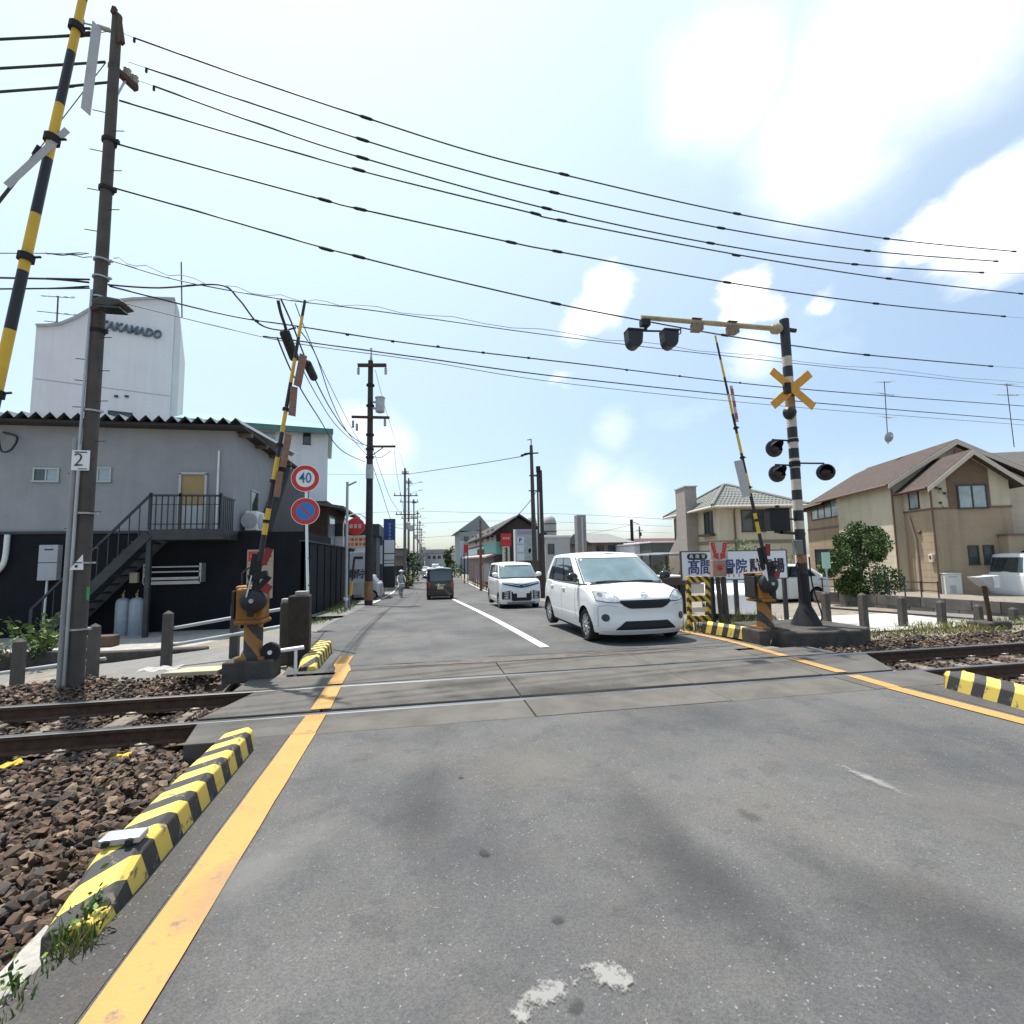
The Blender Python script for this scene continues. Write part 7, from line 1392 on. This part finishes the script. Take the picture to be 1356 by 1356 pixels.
rib('lower_intake',M['blackm'],-.33,.33,.30,.56,.006,14,4); rib('plate_backing',M['wmetal'],-.165,.165,.42,.585,.016,4,2)
rib('skid',M['cars'],-.5,.5,.19,.27,.014,16,2); rib('hood_gap',M['gap'],-.6,.6,.965,.972,.010,16,1)
e=MB(); e.grid(lambda a,b:c2['fcol'](lerp(-.86,.86,a),lerp(.80,.855,b),.011),10,1); e.build('sun_strip',M['gloss'],c2['t'])
KEI2=dict(KEI,H=1.775,sh=[(0,1.0),(.3,1.03),(3.4,1.06)],gh=(.35,.85,3.37,3.30),win=[.03,.30,.34,.62,.66,.93],gt=.88,tail=[(.15,.06),(.3,.0),(.7,0),(1.1,.02)],Lr=.14)
def turned(label,X,Yrear,P,paint,cat='car'):   # a car driving away: its tail is nearest
    return car(label,cat,(X,Yrear+P['L'],zr(Yrear+1.5)),PI,P,paint)
c3=turned('dark tall kei van driving away in the left lane',1.12,27.4,KEI2,M['card'])
rib,spot=c3['rib'],c3['spot']
rib('rear_glass_trim',M['gloss'],-.62,.62,.98,1.06,.006,12,2,rear=True)
for s in (1,-1): rib('tail_light',M['taill'],.58*s,.72*s,.70,1.0,.008,6,4,rear=True); rib('reflector',M['taill'],.56*s,.68*s,.36,.40,.010,4,1,rear=True)
rib('number_plate',mat('yellow number plate',(.62,.50,.16),.5,var=.05),-.165,.165,.62,.785,.014,4,2,rear=True); rib('tailgate_handle',M['chrome'],-.25,.25,.84,.87,.012,8,1,rear=True); rib('bumper_gap',M['gap'],-.66,.66,.50,.51,.006,12,1,rear=True); rib('lower_valance',M['sgrey'],-.5,.5,.20,.235,.014,10,1,rear=True)
e=MB(); e.box((.10,c3['rpos'](.1,.82,.03)[1],.84),(.07,.01,.16)); e.build('white_sticker',M['white'],c3['t'])
# parked and distant cars
SED=dict(HATCH,H=1.46,L=4.1,ax=(.78,3.35),gh=(.95,1.75,3.75,3.2))
VAN=dict(KEI2,L=4.6,W=1.72,H=1.85,ax=(.85,3.75),rt=.32,ra=.37,gh=(.5,1.25,4.55,4.4))
q=at(499,784,35); cs=car('silver hatchback parked behind the second pole','car',(q.x+1.0,35.6,zr(35)),R(-90),dict(HATCH,L=3.8),M['cars'])
cs['t'].location=(at(508,770,31.2).x-3.8,31.2,zr(31))
q=at(1083,793,17.1); cw=car('white hatchback parked in the yard behind the signboard','car',(q.x-4.1,17.1,-.43),R(-90),SED,M['carw'])
q=at(992,810,12.7); cw2=car('white car parked left in the yard, mostly hidden by the signboard','car',(8.5,12.2,-.37),R(-30),HATCH,M['carw'])
cv=car('white minivan parked in front of the brown house at the right edge','van',(27.5,14.8,-.55),R(76),VAN,M['carw'])
for k,(px,Y,P,pt,d,lab) in enumerate(((571,72,KEI,'carw',0,'small white wagon far down the road, nearest of the far ones'),(583,86,HATCH,'carw',0,'pale hatchback far down the road right of the white wagon'),(564,100,SED,'cars',0,'silver car far down the left side of the road'),(590,62,HATCH,'cars',0,'grey hatchback just above the dark van roof'),(577,112,VAN,'carw',0,'tiny white van at the far road end'))):
    q=at(px,760,Y); car(lab,'car',(q.x,Y,zr(Y)),0,P,M[pt],'cars far down the road')
# ============================================================ CYCLIST
q=at(531,784,33.); cyx=thing('bicycle','light bicycle ridden along the left roadside','bicycle',(q.x,33,zr(33)),R(8))
mb=MB(); wr=.33
for y in (-.52,.52):
    b=MB(); b.tube([(0,y+wr*math.cos(2*PI*k/22),wr+.015+wr*math.sin(2*PI*k/22)) for k in range(23)],.017,6,cap=False); wh=b.build('wheel',M['rub'],cyx,smooth=60); b=MB()
    for k in range(10): b.tube([(0,y,wr+.015),(0,y+wr*math.cos(2*PI*k/10),wr+.015+wr*math.sin(2*PI*k/10))],.004,4)
    b.build('spoke',M['galv'],wh)
fr_=[((0,-.52,.345),(0,-.40,.92)),((0,-.42,.80),(0,.12,.42)),((0,-.05,.30),(0,.16,.85)),((0,-.05,.30),(0,-.43,.75)),((0,-.05,.30),(0,.52,.345)),((0,.13,.72),(0,.52,.345))]
for a,b in fr_: mb.tube([a,b],.018,6)
mb.build('frame',M['wmetal'],cyx)
mb=MB(); mb.tube([(-.28,-.28,1.0),(-.22,-.38,1.02),(0,-.40,.98),(.22,-.38,1.02),(.28,-.28,1.0)],.014,6); mb.build('handlebar',M['galv'],cyx); mb=MB(); mb.ball((0,.2,.90),(.09,.14,.04)); mb.build('saddle',M['trim'],cyx)
mb=MB(); mb.b2((-.17,-.75,.70),(.17,-.48,.93)); mb.build('basket',M['sgrey'],cyx,bevel=.01)
pe=thing('person','person in pale grey hooded jacket riding the bicycle','person',(q.x,33,zr(33)),R(8))
def skin(name,verts,edges,radii,m,parent,lv=2):
    me=bpy.data.meshes.new(name); me.from_pydata(verts,edges,[]); me.materials.append(m); o=bpy.data.objects.new(name,me); COL.objects.link(o); o.parent=parent
    s=o.modifiers.new('skin','SKIN'); s.use_smooth_shade=True
    for v,r_ in zip(me.skin_vertices[0].data,radii): v.radius=(r_,r_) if not isinstance(r_,tuple) else r_
    me.skin_vertices[0].data[0].use_root=True
    b=o.modifiers.new('sub','SUBSURF'); b.levels=lv; b.render_levels=lv; return o
V=[(0,.18,.97),(0,.10,1.15),(0,.0,1.36),(0,-.04,1.46),(0,-.07,1.53),(0,-.09,1.63),(0,-.08,1.70)]; E=[(0,1),(1,2),(2,3),(3,4),(4,5),(5,6)]; Rr=[(.15,.11),(.14,.11),(.15,.10),(.06,.06),(.05,.05),(.085,.10),(.07,.08)]
for s in (1,-1):
    o=len(V); V+=[(s*.17,.0,1.38),(s*.25,-.12,1.18),(s*.24,-.30,1.06),(s*.25,-.36,1.03)]; E+=[(2,o),(o,o+1),(o+1,o+2),(o+2,o+3)]; Rr+=[.06,.048,.036,.03]
    o=len(V); V+=[(s*.10,.14,.93),(s*.12,-.22,.72+.1*s),(s*.11,-.10,.36+.12*s),(s*.11,-.22,.30+.12*s)]; E+=[(0,o),(o,o+1),(o+1,o+2),(o+2,o+3)]; Rr+=[.095,.065,.045,.035]
skin('body',V,E,Rr,mat('pale grey clothing',(.42,.44,.46),.8,var=.1),pe)
mb=MB(); mb.ball((0,-.075,1.66),(.105,.125,.14),0,14,10); mb.lathe([(.12,0),(.19,.0),(.19,.012),(.12,.03)],18,0,TR(0,-.09,1.70)); mb.build('hood',mat('white hood',(.62,.62,.62),.8,var=.05),pe,smooth=60)
mb=MB(); mb.ball((0,-.165,1.625),(.065,.05,.085),0,12,8); mb.ball((0,-.215,1.615),(.014,.018,.02)); f_=mb.build('face',mat('skin',(.42,.27,.20),.6,var=.08),pe,smooth=60)
mb=MB(); 
for s in (1,-1): mb.ball((s*.026,-.207,1.64),(.011,.006,.007))
mb.box((0,-.208,1.585),(.04,.008,.008)); mb.build('eyes_and_mouth',M['trim'],f_)
mb=MB()
for s in (1,-1):
    for k in range(5): mb.tube([(s*(.235+.012*k),-.36,1.035),(s*(.237+.012*k),-.40,1.03),(s*(.237+.012*k),-.405,1.0)],.008,5)
mb.build('fingers',MATS['skin'],pe)
# ============================================================ PLANTS
def blades(c,n,rad,h,mats,w=.012,name='grass',lean=.5,seed=1,zf=None):
    r=random.Random(seed); mb=MB()
    for i in range(n):
        a=r.uniform(0,6.28); d=rad*math.sqrt(r.random()) if not isinstance(rad,tuple) else 0
        x,y=(d*math.cos(a),d*math.sin(a)) if not isinstance(rad,tuple) else (r.uniform(-rad[0],rad[0]),r.uniform(-rad[1],rad[1]))
        hh=h*r.uniform(.4,1.1); b=r.uniform(0,6.28); l=lean*hh*r.random(); ww=w*r.uniform(.6,1.4); t=r.uniform(0,6.28); z0=zf(x,y) if zf else 0
        p=Vector((x,y,z0)); s=Vector((math.cos(t),math.sin(t),0))*ww; dd=Vector((math.cos(b)*l,math.sin(b)*l,hh))
        m=p+dd*.55+Vector((0,0,hh*.12)); mb.add([p-s,p+s,m+s*.7,m-s*.7,p+dd],[(0,1,2,3),(3,2,4)],r.randrange(len(mats)))
    return mb
def weed(label,loc,n,rad,h,mats,seed,w=.012,name='weed',cat='weed',lean=.7,group=None):
    o=blades(None,n,rad,h,mats,w,seed=seed,lean=lean).build(name,mats,loc=loc); return tag(o,label,cat,group)
def leafplant(label,loc,n,size,h,rad,mats,seed,name='weed',cat='weed'):
    t=thing(name,label,cat,loc); r=random.Random(seed); sm=MB(); lm=MB()
    for k in range(max(3,n//14)):
        a=r.uniform(0,6.28); e=Vector((math.cos(a)*rad*r.random(),math.sin(a)*rad*r.random(),h*r.uniform(.5,1)))
        sm.tube([(0,0,-.05),e*.5+Vector((0,0,.05)),e],[.008,.006,.003],4)
        for j in range(14):
            f=r.uniform(.2,1); p=e*f+Vector((r.gauss(0,.04),r.gauss(0,.04),r.gauss(0,.03))); u=Vector((r.gauss(0,1),r.gauss(0,1),r.gauss(0,.5))).normalized(); v=u.cross(Vector((r.gauss(0,1),r.gauss(0,1),r.gauss(0,1)))).normalized(); s=size*r.uniform(.6,1.3)
            lm.add([p,p+u*s*.5+v*s*.3,p+u*s,p+u*s*.5-v*s*.3],[(0,1,2,3)],r.randrange(len(mats)))
    sm.build('stem',M['leaf'],t); lm.build('foliage',mats,t); return t
G1=[M['leaf'],M['leaf_l'],M['leaf_d']]; G2=[M['leaf_y'],M['leaf_l'],M['leaf']]
q=grd(112,1240,0); leafplant('leafy green weed growing against the near end of the long striped kerb',(q.x-.005,q.y+.03,-.02),110,.030,.18,.07,G1,3); weed('dry grass tuft at the foot of the leafy weed by the striped kerb',(q.x,q.y-.05,-.02),150,.075,.11,G2,4,.004)
q=grd(25,1335,-.1); leafplant('small green weed on the concrete slab in the lower left corner',(q.x,q.y,-.06),40,.035,.10,.08,G1,5)
o=blades(None,90,(.05,.3),.07,G2,.004,seed=6).build('grass',G2,loc=(-1.33,1.95,-.01)); struct(o,'stuff','thin grass fringe between slab and asphalt')
q=at(50,852,12.0); leafplant('bright green weeds spilling over the lane kerb behind the left fence post',(q.x,12.15,-.52),330,.13,1.0,.75,[M['leaf'],M['leaf_l'],M['leaf_l']],7,'shrub','shrub'); q=at(5,862,11.9); leafplant('yellowish weeds on the kerb at the left picture edge',(q.x,12.0,-.5),80,.09,.5,.45,[M['leaf_y'],M['leaf_l']],8,'shrub','shrub')
o=blades(None,900,(.42,4.2),.14,[M['leaf'],M['leaf_l']],.012,seed=9,zf=lambda x,y:0).build('grass',[M['leaf'],M['leaf_l']],loc=(-3.05,19.2,zr(19.2)-.03)); struct(o,'stuff','short green grass strip beside the black wall')
v=grd(940,832,-.05)
o=blades(None,800,(.75,.7),.32,[M['leaf'],M['leaf_l'],M['leaf_y']],.010,seed=10).build('grass',[M['leaf'],M['leaf_l'],M['leaf_y']],loc=(5.75,9.35,-.20)); struct(o,'stuff','grass behind the striped kerb')
weed('tall dry grass tuft between the button post and the orange gate',(6.25,8.9,-.15),260,.42,.50,[M['leaf_y'],M['leaf'],M['leaf_y']],11,.008)
weed('dry weeds at the foot of the signal post',(6.9,8.75,-.12),160,.5,.35,[M['leaf_y'],M['leaf_y'],M['leaf']],12,.008)
o=blades(None,1500,(2.2,.35),.10,[M['leaf_y'],M['leaf_y'],M['leaf'],M['leaf_y']],.008,seed=13,lean=1.1).build('grass',[M['leaf_y'],M['leaf_y'],M['leaf'],M['leaf_y']],loc=(9.7,8.35,-.18)); struct(o,'stuff','low dry grass between the ballast and the right fence')
o=blades(None,900,(2.5,.5),.15,[M['leaf_y'],M['leaf_l'],M['leaf_y']],.008,seed=14,lean=1.).build('grass',[M['leaf_y'],M['leaf_l'],M['leaf_y']],loc=(13.6,9.6,-.34)); struct(o,'stuff','dry grass along the right fence')
# ---- trees and bushes: trunk, limbs, crown of leaf clumps
def tree(label,loc,h,rx,rz_,n,mats,seed,leaf=.09,trunk=.3,name='tree',cat='tree',base=.25,group=None,shape=1.):
    r=random.Random(seed); t=thing(name,label,cat,loc,0,group); tb=MB(); tb.tube([(0,0,-.1),(.03,.02,h*base),(.0,.0,h*.75)],[trunk*.12+.03,trunk*.09+.02,.015],8)
    C=[]
    for k in range(16):
        a=r.uniform(0,6.28); f=r.uniform(base*.8,.95); rad=rx*math.sin(PI*min(1,max(.12,(f-base*.4)/(1.05-base*.4))))**.7*r.uniform(.45,1.02)
        e=Vector((math.cos(a)*rad,math.sin(a)*rad,h*f)); tb.tube([(0,0,h*f*.6),e*.5+Vector((0,0,h*f*.35)),e],[.03,.02,.008],5); C.append((e,rx*r.uniform(.17,.46)))
    C.append((Vector((0,0,h*.9)),rx*.35)); C.append((Vector((0,0,h*.6)),rx*.6)); tb.build('trunk',M['bark'],t,smooth=60)
    lm=MB()
    for i in range(n):
        c_,cr=C[r.randrange(len(C))]; d=Vector((r.gauss(0,1),r.gauss(0,1),r.gauss(0,1))).normalized(); p=c_+d*cr*r.random()**.4; p.z=max(p.z,h*base*.4)
        u=(d+Vector((r.gauss(0,.6),r.gauss(0,.6),r.gauss(0,.6)))).normalized(); v=u.cross(Vector((r.gauss(0,1),r.gauss(0,1),r.gauss(0,1)))).normalized(); s=leaf*r.uniform(.6,1.4)
        lm.add([p,p+u*s*.5+v*s*.32,p+u*s,p+u*s*.5-v*s*.32],[(0,1,2,3)],r.randrange(len(mats)))
    lm.build('crown',mats,t); return t
q=at(1142,780,14.6); tree('rounded dark green bush standing before the brown house',(q.x,14.6,-.35),2.75,1.06,1.2,21000,[M['leaf'],M['leaf_d'],M['leaf_d'],M['leaf'],M['leaf_d'],M['leaf_l']],21,.075,.6,'bush','bush',.18)
q=at(1010,735,19); tree('yellow green bush behind the white signboard',(q.x,20.,-.7),2.4,1.6,1,2600,[M['leaf_l'],M['leaf']],22,.11,.5,'bush','bush',.2)
q=at(594,750,92); tree('dark round street tree at the far right end of the road',(q.x,92,zr(92)),4.6,.85,1,1500,[M['leaf_d'],M['leaf_d'],M['leaf']],23,.30,.8,'tree','tree',.3)
q=at(548,750,60); tree('dark shrubs at the left kerb below the receding poles',(q.x-.2,62,zr(62)),3.4,1.8,1,1300,[M['leaf_d'],M['leaf']],24,.25,.6,'shrub','shrub',.15)
q=at(556,760,56); tree('low olive bush on the left kerb in front of the dark shrubs',(q.x-1.3,50,zr(50)),1.4,.75,1,700,[M['leaf'],M['leaf_y']],25,.2,.4,'bush','bush',.15)
q=at(604,752,75); tree('low dark bush by the right kerb near the red shop sign',(q.x,78,zr(78)),2.2,1.2,1,600,[M['leaf_d'],M['leaf']],26,.25,.4,'bush','bush',.15)
q=at(885,748,31); tree('pale green hedge under the carport by the beige house',(q.x,32,zr(31)),1.6,1.3,1,700,[M['leaf'],M['leaf_y']],27,.14,.4,'bush','bush',.15)
for k,(px,Y,h) in enumerate(((520,190,9),(600,230,8),(640,210,9),(760,180,8),(560,260,9))):
    q=at(px,745,Y); tree(('far hazy tree left of the road end','far hazy tree right of the road end','far hazy tree behind the grey block building','far hazy tree behind the chimney tower','farthest tree straight down the road')[k],(q.x,Y,-1.3),h,5,1,900,[M['leaf_d'],M['leaf']],30+k,.7,1.,'tree','tree',.15,'far trees')
